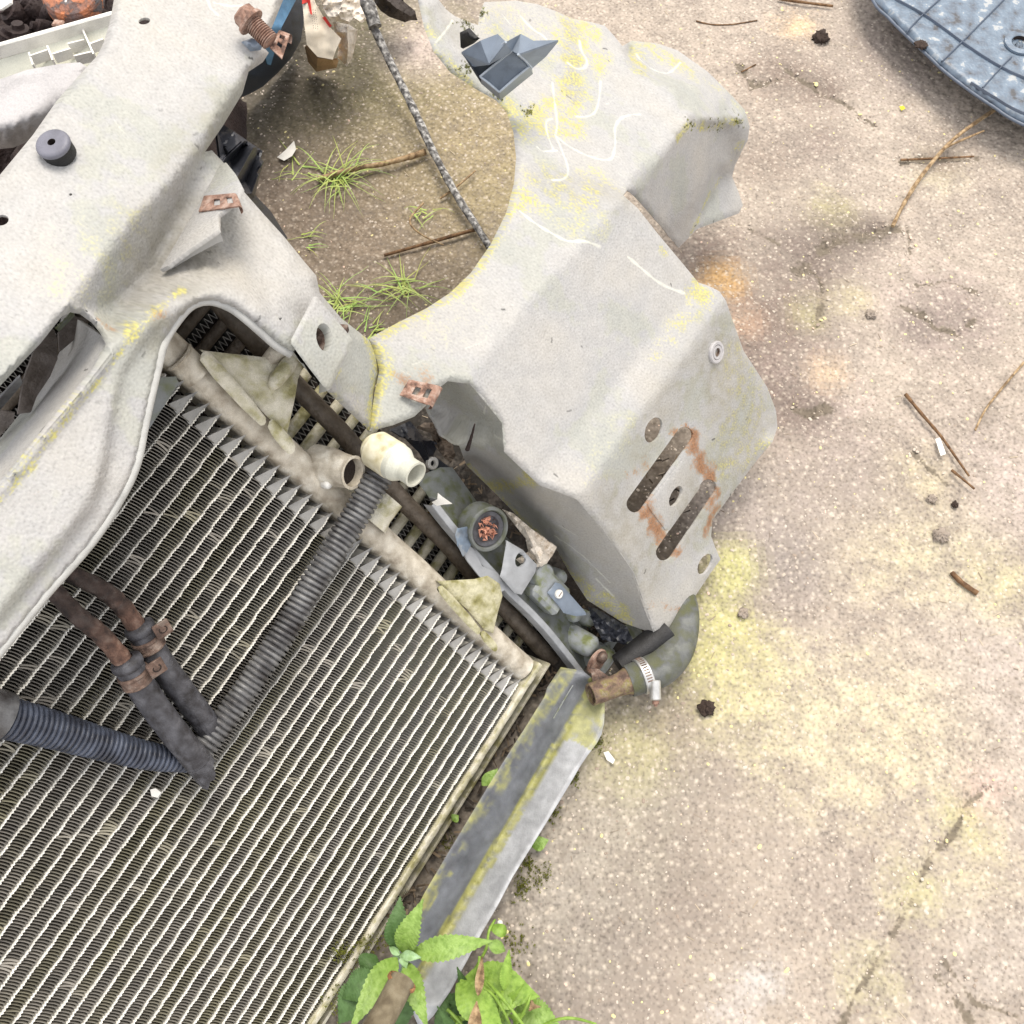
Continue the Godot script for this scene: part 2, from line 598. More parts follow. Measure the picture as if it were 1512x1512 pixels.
var T := {}
func make_materials():
	T.grime = ramp_tex(3, 0.012, 5, [[0.0, grey(0.78)], [0.35, grey(0.90)], [0.6, grey(0.98)], [1.0, grey(1.0)]], 512, 0.18)
	T.rust = ramp_tex(5, 0.02, 5, [[0.2, Color(0.34, 0.26, 0.225)], [0.42, Color(0.52, 0.40, 0.34)], [0.6, Color(0.61, 0.49, 0.43)], [0.8, Color(0.68, 0.60, 0.55)]], 512, 0.35)
	T.rustdark = ramp_tex(6, 0.02, 5, [[0.2, Color(0.22, 0.175, 0.155)], [0.45, Color(0.36, 0.285, 0.245)], [0.62, Color(0.45, 0.37, 0.325)], [0.8, Color(0.54, 0.49, 0.45)]], 512, 0.35)
	T.alu = ramp_tex(8, 0.016, 5, [[0.2, Color(0.50, 0.46, 0.40)], [0.42, Color(0.63, 0.60, 0.54)], [0.6, Color(0.70, 0.67, 0.61)], [0.8, Color(0.77, 0.75, 0.70)]], 512, 0.3)
	T.alumoss = ramp_tex(9, 0.014, 5, [[0.2, Color(0.50, 0.48, 0.32)], [0.34, Color(0.62, 0.60, 0.44)], [0.46, Color(0.72, 0.70, 0.62)], [0.8, Color(0.84, 0.82, 0.76)]], 512, 0.35)
	T.greymoss = ramp_tex(10, 0.014, 5, [[0.2, Color(0.44, 0.46, 0.24)], [0.34, Color(0.52, 0.54, 0.38)], [0.45, Color(0.60, 0.61, 0.59)], [0.8, Color(0.68, 0.69, 0.69)]], 512, 0.2)
	T.rubber = ramp_tex(12, 0.02, 5, [[0.2, Color(0.16, 0.15, 0.15)], [0.5, Color(0.29, 0.29, 0.295)], [0.8, Color(0.41, 0.41, 0.41)]], 512, 0.25)
	T.bark = ramp_tex(13, 0.05, 4, [[0.25, Color(0.22, 0.21, 0.20)], [0.5, Color(0.45, 0.45, 0.45)], [0.7, Color(0.76, 0.76, 0.75)]], 512, 0.3)
	T.pale = ramp_tex(14, 0.015, 5, [[0.2, Color(0.72, 0.68, 0.55)], [0.45, Color(0.86, 0.84, 0.76)], [0.8, Color(0.93, 0.92, 0.88)]], 512, 0.12)
	T.straw = ramp_tex(15, 0.03, 4, [[0.2, Color(0.42, 0.34, 0.24)], [0.5, Color(0.68, 0.58, 0.44)], [0.8, Color(0.80, 0.72, 0.58)]], 256, 0.3)
	T.leaf = ramp_tex(16, 0.03, 4, [[0.2, Color(0.75, 0.80, 0.62)], [0.5, Color(0.92, 0.94, 0.86)], [0.8, Color(1, 1, 1)]], 256, 0.15)
	T.flake = ramp_tex(17, 0.022, 6, [[0.16, Color(0.30, 0.30, 0.31)], [0.25, Color(0.39, 0.43, 0.48)], [0.5, Color(0.45, 0.51, 0.57)], [0.735, Color(0.51, 0.57, 0.63)], [0.75, Color(0.70, 0.71, 0.71)], [1.0, Color(0.75, 0.75, 0.74)]], 512, 0.12)
	T.nfine = bump_tex(20, 0.12, 3, 3.0)
	T.nrough = bump_tex(21, 0.05, 5, 6.0)
	T.nwrink = bump_tex(22, 0.025, 4, 8.0)
	M.alu = mat(Color(1.08, 1.08, 1.08), 0.6, T.alu, 7.0, T.nrough, 0.5, 0.0)
	M.alumoss = mat(Color.WHITE, 0.75, T.alumoss, 7.0, T.nrough, 0.6)
	M.tube = mat(Color(0.93, 0.92, 0.885), 0.55, T.grime, 9.0, T.nrough, 0.5, 0.0)
	M.bead = mat(Color(0.70, 0.70, 0.685), 0.6, T.grime, 8.0, T.nfine, 0.3)
	M.tube_end = mat(Color(0.58, 0.575, 0.56), 0.6, T.grime, 9.0, T.nrough, 0.5)
	M.fin = mat(Color(0.62, 0.61, 0.59), 0.65)
	M.darkpipe = mat(Color(0.50, 0.47, 0.45), 0.6, T.alu, 10.0, T.nrough, 0.7)
	M.greymoss = mat(Color(0.88, 0.89, 0.90), 0.6, T.greymoss, 8.0, T.nfine, 0.4)
	M.rail = mat(Color(0.74, 0.75, 0.76), 0.55, T.greymoss, 6.0, T.nfine, 0.4)
	M.rust = mat(Color(1, 1, 1), 0.9, T.rust, 9.0, T.nrough, 1.0)
	M.rustdark = mat(Color(1, 1, 1), 0.9, T.rustdark, 9.0, T.nrough, 1.0)
	M.rubber = mat(Color(0.86, 0.86, 0.9), 0.6, T.rubber, 8.0, T.nfine, 0.5)
	M.rubberdark = mat(Color(0.35, 0.35, 0.37), 0.6, T.rubber, 8.0, T.nfine, 0.5)
	M.conduit_blue = mat(Color(0.86, 0.92, 1.05), 0.4, T.rubber, 5.0, T.nfine, 0.2)
	M.cap = mat(Color(0.44, 0.44, 0.48), 0.5, T.grime, 8.0, T.nfine, 0.2)
	M.conduit = mat(Color(1.18, 1.18, 1.17), 0.42, T.rubber, 5.0, T.nfine, 0.25)
	M.black = mat(Color(0.17, 0.18, 0.21), 0.45, T.grime, 6.0, T.nwrink, 0.3)
	M.tape = mat(Color(0.50, 0.545, 0.60), 0.36, T.grime, 8.0, T.nfine, 0.1)
	M.tape_edge = mat(Color(0.68, 0.72, 0.76), 0.35, T.grime, 8.0)
	M.navy = mat(Color(0.16, 0.22, 0.30), 0.45, T.grime, 6.0, T.nfine, 0.3)
	M.sky_blue = mat(Color(0.33, 0.50, 0.63), 0.45, T.grime, 6.0, T.nfine, 0.3)
	M.cream = mat(Color(0.93, 0.92, 0.87), 0.5, T.pale, 9.0, T.nfine, 0.25)
	M.white = mat(Color(0.93, 0.92, 0.89), 0.55, T.grime, 5.0, T.nfine, 0.2)
	M.pvc = mat(Color(0.84, 0.84, 0.78), 0.5, T.grime, 5.0, T.nfine, 0.2)
	M.fender = mat(Color(0.70, 0.69, 0.69), 0.6, T.grime, 3.0, T.nfine, 0.4)
	M.engine = mat(Color(0.19, 0.135, 0.125), 0.75, T.grime, 7.0, T.nrough, 1.0)
	M.card = mat(Color(0.86, 0.72, 0.55), 0.85, T.grime, 6.0, T.nfine, 0.3)
	M.cardwhite = mat(Color(0.98, 0.93, 0.84), 0.75, T.grime, 6.0)
	M.red = mat(Color(0.80, 0.20, 0.16), 0.7, T.grime, 12.0)
	M.bark = mat(Color(1.0, 0.99, 0.98), 0.85, T.bark, 4.5, T.nrough, 1.0)
	M.dryleaf = mat(Color(0.92, 0.88, 0.82), 0.85, T.grime, 10.0, T.nwrink, 1.0)
	M.brownleaf = mat(Color(0.55, 0.49, 0.43), 0.85, T.grime, 10.0, T.nwrink, 1.0)
	M.bracketmoss = mat(Color(0.92, 0.92, 0.85), 0.8, T.alumoss, 10.0, T.nrough, 0.8)
	M.railclean = mat(Color(0.62, 0.63, 0.64), 0.5, T.grime, 9.0, T.nfine, 0.3)
	M.railface = mat(Color(0.60, 0.61, 0.61), 0.6, T.greymoss, 8.0, T.nfine, 0.4)
	M.darkleaf = mat(Color(0.24, 0.21, 0.19), 0.85, T.grime, 10.0, T.nwrink, 1.0)
	M.straw = mat(Color(0.90, 0.88, 0.86), 0.85, T.straw, 14.0)
	M.twig = mat(Color(0.66, 0.58, 0.52), 0.85, T.straw, 14.0)
	M.disc = mat(Color(0.86, 0.87, 0.88), 0.4, T.flake, 3.0, T.nfine, 0.25)
	M.discrib = mat(Color(0.36, 0.40, 0.46), 0.4, T.grime, 8.0)
	M.steel = mat(Color(0.78, 0.78, 0.77), 0.35, T.grime, 12.0, T.nfine, 0.3, 0.6)
	M.leaf = mat(Color(0.54, 0.65, 0.33), 0.5, T.leaf, 16.0, T.nwrink, 0.8)
	M.leaf.backlight = Color(0.25, 0.35, 0.08)
	M.leafdark = mat(Color(0.30, 0.42, 0.22), 0.6, T.leaf, 16.0, T.nwrink, 0.5)
	M.leafyellow = mat(Color(0.54, 0.66, 0.27), 0.55, T.leaf, 16.0, T.nwrink, 0.5)
	M.leafyellow.backlight = Color(0.3, 0.4, 0.08)
	M.leafpale = mat(Color(0.62, 0.74, 0.58), 0.6, T.leaf, 16.0, T.nwrink, 0.3)
	M.grass = mat(Color(0.68, 0.74, 0.42), 0.6)
	M.grass.backlight = Color(0.3, 0.4, 0.1)
	M.moss = mat(Color(0.45, 0.47, 0.14), 0.95)
	M.stem = mat(Color(0.66, 0.63, 0.56), 0.85, T.alu, 9.0, T.nrough, 0.6)
	M.cut = mat(Color(0.85, 0.70, 0.62), 0.8, T.straw, 20.0)
	M.stone = mat(Color(0.62, 0.57, 0.52), 0.9, T.grime, 14.0, T.nrough, 1.0)
	M.clod = mat(Color(0.24, 0.19, 0.16), 0.95, T.grime, 14.0, T.nrough, 1.2)
	M.yellow = mat(Color(0.85, 0.80, 0.15), 0.7)
	M.litter = mat(Color(0.16, 0.12, 0.10), 0.95, T.grime, 9.0, T.nrough, 1.2)
	M.fan = mat(Color(0.56, 0.54, 0.56), 0.6, T.alu, 9.0, T.nrough, 0.8)
	M.fuzz = mat(Color(0.84, 0.60, 0.50), 0.95, T.grime, 20.0, T.nrough, 1.0)
	M.glassgrey = mat(Color(0.34, 0.37, 0.37), 0.3, T.grime, 12.0, T.nfine, 0.4)

# ---------------------------------------------------------------- the ground
# blobs of colour on the ground: [x, y on the grid, radius in metres, colour, strength]
func ground_texture() -> ImageTexture:
	var W := 2048; var Hh := 1792
	var sx := 2.4 / W
	var big := bytes(noise(31, 0.006, 5), W, Hh)
	var mid := bytes(noise(32, 0.03, 4), W, Hh)
	var fine := bytes(noise(33, 0.22, 3), W, Hh)
	var cell := noise(34, 0.085, 1, FastNoiseLite.TYPE_CELLULAR)
	cell.fractal_type = FastNoiseLite.FRACTAL_NONE
	cell.cellular_jitter = 1.0
	cell.domain_warp_enabled = true
	cell.domain_warp_amplitude = 6.0
	cell.domain_warp_frequency = 0.12
	var spk := bytes(cell, W, Hh)
	var cell2 := noise(35, 0.19, 1, FastNoiseLite.TYPE_CELLULAR)
	cell2.fractal_type = FastNoiseLite.FRACTAL_NONE
	cell2.domain_warp_enabled = true
	cell2.domain_warp_amplitude = 3.0
	cell2.domain_warp_frequency = 0.2
	var spk2 := bytes(cell2, W, Hh)
	# coarse map of stains and painted shade, 1/16 size: rgb tint and its strength
	var w2 := W / 8; var h2 := Hh / 8
	var stain_shade := PackedFloat32Array(); stain_shade.resize(w2 * h2 * 4)
	var blobs := [
		# damp olive soil between the panels
		[420, 160, 0.20, Color(0.27, 0.25, 0.11), 0.95], [520, 130, 0.20, Color(0.31, 0.28, 0.13), 0.9], [620, 240, 0.20, Color(0.34, 0.30, 0.14), 0.85], [560, 400, 0.22, Color(0.30, 0.24, 0.16), 0.85], [430, 300, 0.14, Color(0.27, 0.205, 0.145), 0.9], [690, 200, 0.16, Color(0.37, 0.30, 0.18), 0.75], [480, 430, 0.15, Color(0.27, 0.21, 0.15), 0.9],
		# soil under the cooler and by the trough; near-black spots paint gap shade
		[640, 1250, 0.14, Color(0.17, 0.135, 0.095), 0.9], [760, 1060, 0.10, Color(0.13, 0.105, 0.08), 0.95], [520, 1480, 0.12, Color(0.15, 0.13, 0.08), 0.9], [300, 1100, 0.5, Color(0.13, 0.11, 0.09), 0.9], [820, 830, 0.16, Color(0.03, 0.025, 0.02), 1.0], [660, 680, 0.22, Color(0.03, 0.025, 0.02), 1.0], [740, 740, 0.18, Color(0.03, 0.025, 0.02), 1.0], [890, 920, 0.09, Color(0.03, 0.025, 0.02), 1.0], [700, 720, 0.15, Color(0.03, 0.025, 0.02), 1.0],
		[970, 740, 0.13, Color(0.12, 0.095, 0.07), 0.9],  # dark spot paints the shade seen through the plate slots
		# darker grey-brown bands
		[1185, 375, 0.08, Color(0.20, 0.16, 0.135), 0.7], [1240, 340, 0.05, Color(0.18, 0.145, 0.12), 0.8], [1290, 338, 0.03, Color(0.18, 0.145, 0.12), 0.8], [1100, 520, 0.10, Color(0.215, 0.165, 0.14), 0.75], [1040, 380, 0.06, Color(0.22, 0.17, 0.14), 0.7], [1140, 470, 0.07, Color(0.22, 0.17, 0.14), 0.6], [1130, 240, 0.06, Color(0.26, 0.21, 0.17), 0.5], [1200, 600, 0.09, Color(0.38, 0.31, 0.27), 0.5], [1380, 450, 0.10, Color(0.42, 0.345, 0.30), 0.5], [1080, 720, 0.07, Color(0.36, 0.31, 0.27), 0.6], [1130, 800, 0.08, Color(0.40, 0.34, 0.30), 0.5], [1130, 115, 0.12, Color(0.40, 0.33, 0.27), 0.45], [900, 1120, 0.09, Color(0.33, 0.29, 0.235), 0.75], [860, 1200, 0.09, Color(0.34, 0.30, 0.24), 0.7], [800, 1330, 0.09, Color(0.36, 0.32, 0.27), 0.6], [960, 1060, 0.05, Color(0.30, 0.25, 0.19), 0.7], [1330, 90, 0.12, Color(0.38, 0.32, 0.28), 0.4], [1480, 720, 0.12, Color(0.43, 0.36, 0.32), 0.4], [1470, 1000, 0.1, Color(0.44, 0.38, 0.34), 0.4],
		# lichen yellow
		[1060, 960, 0.06, Color(0.46, 0.43, 0.19), 0.7], [1045, 900, 0.04, Color(0.50, 0.47, 0.22), 0.7], [1100, 1010, 0.07, Color(0.50, 0.45, 0.25), 0.55], [1260, 1090, 0.10, Color(0.53, 0.465, 0.30), 0.38], [1180, 1060, 0.09, Color(0.50, 0.445, 0.31), 0.38], [1330, 1060, 0.09, Color(0.49, 0.43, 0.30), 0.34], [1300, 820, 0.07, Color(0.48, 0.42, 0.28), 0.4], [1360, 700, 0.05, Color(0.47, 0.41, 0.25), 0.35], [1400, 820, 0.07, Color(0.47, 0.42, 0.27), 0.35], [1440, 1270, 0.05, Color(0.45, 0.40, 0.25), 0.35], [1415, 1200, 0.035, Color(0.42, 0.38, 0.22), 0.6], [1345, 1310, 0.04, Color(0.42, 0.38, 0.23), 0.55], [1280, 1440, 0.04, Color(0.42, 0.38, 0.24), 0.5], [1470, 1400, 0.06, Color(0.40, 0.35, 0.30), 0.4], [1480, 860, 0.05, Color(0.47, 0.42, 0.24), 0.4], [1080, 830, 0.035, Color(0.50, 0.48, 0.20), 0.7], [1380, 250, 0.05, Color(0.56, 0.50, 0.34), 0.35], [1220, 300, 0.04, Color(0.40, 0.36, 0.20), 0.4], [1190, 460, 0.03, Color(0.40, 0.37, 0.20), 0.4], [1250, 440, 0.03, Color(0.46, 0.41, 0.23), 0.35], [1400, 460, 0.06, Color(0.23, 0.185, 0.16), 0.55], [1185, 600, 0.04, Color(0.19, 0.15, 0.125), 0.6], [1150, 590, 0.05, Color(0.20, 0.155, 0.13), 0.6], [1150, 110, 0.06, Color(0.20, 0.155, 0.125), 0.6], [1210, 130, 0.04, Color(0.20, 0.155, 0.125), 0.6], [1210, 200, 0.05, Color(0.24, 0.19, 0.16), 0.45], [1160, 820, 0.05, Color(0.25, 0.215, 0.19), 0.55], [1350, 480, 0.03, Color(0.2, 0.16, 0.14), 0.6], [1385, 235, 0.035, Color(0.2, 0.155, 0.13), 0.6], [1330, 60, 0.10, Color(0.22, 0.18, 0.155), 0.5], [1240, 720, 0.07, Color(0.28, 0.235, 0.205), 0.45], [920, 1100, 0.05, Color(0.42, 0.39, 0.20), 0.5],
		# orange
		[1060, 408, 0.035, Color(0.46, 0.29, 0.13), 0.8], [1090, 470, 0.03, Color(0.46, 0.31, 0.21), 0.5], [1215, 545, 0.03, Color(0.56, 0.42, 0.28), 0.5], [1170, 35, 0.04, Color(0.58, 0.42, 0.26), 0.5], [1445, 1160, 0.03, Color(0.55, 0.40, 0.34), 0.5],
		# pale
		[620, 65, 0.07, Color(0.72, 0.60, 0.52), 0.8], [1115, 1440, 0.025, Color(0.48, 0.45, 0.42), 0.5], [1070, 1480, 0.03, Color(0.48, 0.44, 0.41), 0.4],
		# black mess at top left
		[120, 60, 0.5, Color(0.07, 0.06, 0.055), 0.95], [380, 80, 0.14, Color(0.10, 0.085, 0.06), 0.9],
	]
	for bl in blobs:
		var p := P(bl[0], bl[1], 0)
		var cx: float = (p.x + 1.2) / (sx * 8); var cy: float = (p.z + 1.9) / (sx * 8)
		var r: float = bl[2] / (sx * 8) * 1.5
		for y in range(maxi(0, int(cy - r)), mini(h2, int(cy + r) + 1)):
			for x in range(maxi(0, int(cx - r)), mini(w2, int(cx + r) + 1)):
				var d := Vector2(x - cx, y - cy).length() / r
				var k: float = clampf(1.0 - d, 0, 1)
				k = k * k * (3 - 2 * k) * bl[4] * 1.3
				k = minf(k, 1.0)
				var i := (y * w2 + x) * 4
				var a0 := stain_shade[i + 3]; var a1 := 1.0 - (1.0 - a0) * (1.0 - k)
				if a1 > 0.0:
					for e in 3: stain_shade[i + e] = (stain_shade[i + e] * a0 * (1.0 - k) + bl[3][e] * k) / a1
				stain_shade[i + 3] = a1
	var joint := PackedByteArray(); joint.resize(W * Hh)
	for cl in CRACKS:
		var pp := resample(pl(cl[1]), 3.0, false)
		for p in pp:
			var w := P(p.x, p.y, 0)
			var cx: float = (w.x + 1.2) / sx; var cy: float = (w.z + 1.9) / sx
			var rr: float = cl[0]
			for y in range(maxi(0, int(cy - rr * 2)), mini(Hh, int(cy + rr * 2) + 1)):
				for x in range(maxi(0, int(cx - rr * 2)), mini(W, int(cx + rr * 2) + 1)):
					var i := y * W + x
					var wig := (mid[i] - 128) / 128.0 * rr * 1.6 + (fine[i] - 128) / 128.0 * rr * 0.8
					var d := Vector2(x - cx, y - cy).length() + wig
					var v := clampf(1.0 - d / rr, 0.0, 1.0)
					joint[i] = maxi(joint[i], int(v * 255))
	var o := PackedByteArray(); o.resize(W * Hh * 3)
	# linear to sRGB by table
	var lut := PackedByteArray(); lut.resize(1025)
	for i in 1025: lut[i] = int(clampf(Color(i / 1024.0, 0, 0).linear_to_srgb().r, 0, 1) * 255)
	for y in Hh:
		var yy := mini(y / 8, h2 - 1) * w2
		for x in W:
			var i := y * W + x
			var b := big[i] / 255.0; var m := mid[i] / 255.0; var f := fine[i] / 255.0
			var j := (yy + x / 8) * 4
			var r := 0.385 + (b - 0.5) * 0.16; var g := 0.325 + (b - 0.5) * 0.14; var bb := 0.268 + (b - 0.5) * 0.11
			var s := stain_shade[j + 3]
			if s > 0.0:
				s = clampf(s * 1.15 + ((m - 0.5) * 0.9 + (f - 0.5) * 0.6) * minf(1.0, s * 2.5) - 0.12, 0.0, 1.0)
				r = lerpf(r, stain_shade[j], s); g = lerpf(g, stain_shade[j + 1], s); bb = lerpf(bb, stain_shade[j + 2], s)
			var k := 0.66 + 0.44 * f + (m - 0.5) * 0.34
			# chips of stone set in the surface
			var q := spk[i]
			if q < 46 and m > 0.28:
				var t := (46 - q) / 46.0 * 0.8 * (1.0 - stain_shade[j + 3] * clampf(1.3 - stain_shade[j] * 5.0, 0.0, 1.0))
				r = lerpf(r, 0.64, t); g = lerpf(g, 0.56, t); bb = lerpf(bb, 0.46, t); k = lerpf(k, 1.0, t)
			elif spk2[i] < 62:
				var t := (62 - spk2[i]) / 62.0 * 0.5 * (1.0 - stain_shade[j + 3] * clampf(1.3 - stain_shade[j] * 5.0, 0.0, 1.0))
				r = lerpf(r, 0.58, t); g = lerpf(g, 0.51, t); bb = lerpf(bb, 0.43, t)
			elif f < 0.30:
				k *= 0.76
			if joint[i] > 0:
				var t := minf(1.0, joint[i] / 160.0) * 0.8
				r = lerpf(r, 0.17, t); g = lerpf(g, 0.14, t); bb = lerpf(bb, 0.10, t)
			i *= 3
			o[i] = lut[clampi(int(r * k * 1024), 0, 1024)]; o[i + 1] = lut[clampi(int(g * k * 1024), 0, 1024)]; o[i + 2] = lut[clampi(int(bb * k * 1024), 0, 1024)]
	var im := Image.create_from_data(W, Hh, false, Image.FORMAT_RGB8, o)
	return ImageTexture.create_from_image(im)

var gn1: FastNoiseLite
var gn2: FastNoiseLite
var crack: Array
func ground_h(x: float, z: float) -> float:
	var h := gn1.get_noise_2d(x, z) * 0.006 + gn2.get_noise_2d(x, z) * 0.0022
	return h

func build_ground():
	gn1 = noise(41, 3.0, 3)
	gn2 = noise(42, 28.0, 3)
	var xs := []; var zs := []
	for i in range(-6, 0): xs.append(-1.3 - pow(-i / 6.0, 2) * 30.0)
	for i in 375: xs.append(-1.3 + i * 2.6 / 374)
	for i in range(1, 7): xs.append(1.3 + pow(i / 6.0, 2) * 30.0)
	for i in range(-6, 0): zs.append(-1.9 - pow(-i / 6.0, 2) * 30.0)
	for i in 330: zs.append(-1.9 + i * 2.3 / 329)
	for i in range(1, 7): zs.append(0.4 + pow(i / 6.0, 2) * 30.0)
	var b := MB.new()
	# joints between the slabs, as grooves
	var cracks := []
	for ck in CRACKS:
		var cl: Array = ck[1]
		var one := PackedVector2Array()
		for p in cl:
			var w := P(p[0], p[1], 0)
			one.append(Vector2(w.x, w.z))
		cracks.append(one)
	var w := xs.size()
	for z in zs:
		for x in xs:
			var h := 0.0
			if absf(x) < 1.31 and z > -1.91 and z < 0.41:
				h = ground_h(x, z)
				for k in cracks.size():
					for s in cracks[k].size() - 1:
						var q := Geometry2D.get_closest_point_to_segment(Vector2(x, z), cracks[k][s], cracks[k][s + 1])
						var d := q.distance_to(Vector2(x, z)) + gn2.get_noise_2d(x * 3.0, z * 3.0) * 0.004
						if d < 0.009: h -= 0.004 * (1.0 - maxf(d, 0.0) / 0.009)
			b.pt(Vector3(x, h, z), Vector3.ZERO, Color.WHITE, Vector2((x + 1.2) / 2.4, (z + 1.9) / 2.1))
	for r in zs.size() - 1:
		for q in w - 1:
			var i := r * w + q
			b.tri(i, i + 1, i + w); b.tri(i + 1, i + w + 1, i + w)
	b.smooth()
	for i in b.n.size():
		if b.n[i].y < 0: b.n[i] = -b.n[i]
	var m := StandardMaterial3D.new()
	m.albedo_texture = ground_texture()
	m.roughness = 0.92
	m.normal_enabled = true
	var im := noise(45, 0.14, 4).get_seamless_image(1024, 1024)
	im.convert(Image.FORMAT_RGBA8)
	im.bump_map_to_normal_map(5.0)
	m.normal_texture = ImageTexture.create_from_image(im)
	m.normal_scale = 0.4
	var o := put("ground", b.mesh(), m)
	o.set_meta("kind", "structure")
	o.set_meta("label", "worn stony concrete ground with yellow lichen stains and mud")
	# loose chips of stone on and in the surface
	var cb := MB.new()
	var ring := []
	for s in 6: ring.append(Vector3(cos(TAU * s / 6) * (0.8 + 0.35 * fmod(s * 0.37, 1.0)), 0, sin(TAU * s / 6) * (0.75 + 0.4 * fmod(s * 0.61, 1.0))))
	var top := Vector3(0.1, 0.42, -0.05)
	for s in 6:
		var a: Vector3 = ring[s]; var d: Vector3 = ring[(s + 1) % 6]
		var a2 := a * 0.62 + Vector3(0, 0.36, 0); var d2 := d * 0.62 + Vector3(0, 0.36, 0)
		cb.fquad(a, d, d2, a2, (a + d) + Vector3.UP)
		cb.ftri(a2, d2, top, Vector3.UP)
	var mm := MultiMesh.new()
	mm.transform_format = MultiMesh.TRANSFORM_3D
	mm.use_colors = true
	mm.mesh = cb.mesh()
	var under := PackedVector2Array()
	for q in [[540, 600], [660, 600], [740, 700], [960, 930], [880, 1010], [805, 1050], [640, 1330], [520, 1540], [-200, 1540], [-200, 700]]:
		var uw := P(q[0], q[1], 0.0)
		under.append(Vector2(uw.x, uw.z))
	var N := 26000
	mm.instance_count = N
	for i in N:
		var x := rng.randf_range(-0.95, 0.95); var z := rng.randf_range(-1.55, 0.15)
		while Geometry2D.is_point_in_polygon(Vector2(x, z), under):
			x = rng.randf_range(-0.95, 0.95); z = rng.randf_range(-1.55, 0.15)
		var s := 0.0007 + 0.0016 * pow(rng.randf(), 2.0)
		if rng.randf() < 0.012: s *= 1.6
		var bs := Basis(Vector3.UP, rng.randf() * TAU) * Basis.from_scale(Vector3(s * rng.randf_range(0.7, 1.7), s * rng.randf_range(0.5, 1.0), s))
		mm.set_instance_transform(i, Transform3D(bs, Vector3(x, ground_h(x, z) - s * 0.12, z)))
		var t := rng.randf()
		var c := Color(0.42, 0.355, 0.285).lerp(Color(0.54, 0.475, 0.40), rng.randf())
		if t < 0.22: c = Color(0.30, 0.24, 0.19)
		elif t < 0.24: c = Color(0.66, 0.48, 0.38)
		elif t < 0.32: c = Color(0.66, 0.58, 0.28)
		mm.set_instance_color(i, c)
	var mi := MultiMeshInstance3D.new()
	mi.name = "stone_chips"
	mi.multimesh = mm
	mi.material_override = mat(Color.WHITE, 0.85)
	mi.set_meta("kind", "stuff")
	mi.set_meta("label", "pale chips of stone scattered all over the concrete ground")
	mi.set_meta("category", "gravel")
	add_child(mi)
# ---------------------------------------------------------------- the big grey moulding
var F1: Dictionary
var F2: Dictionary
var F3: Dictionary
var F4: Dictionary
var F5: Dictionary
var F6: Dictionary
var O1: Array
var slot: Array

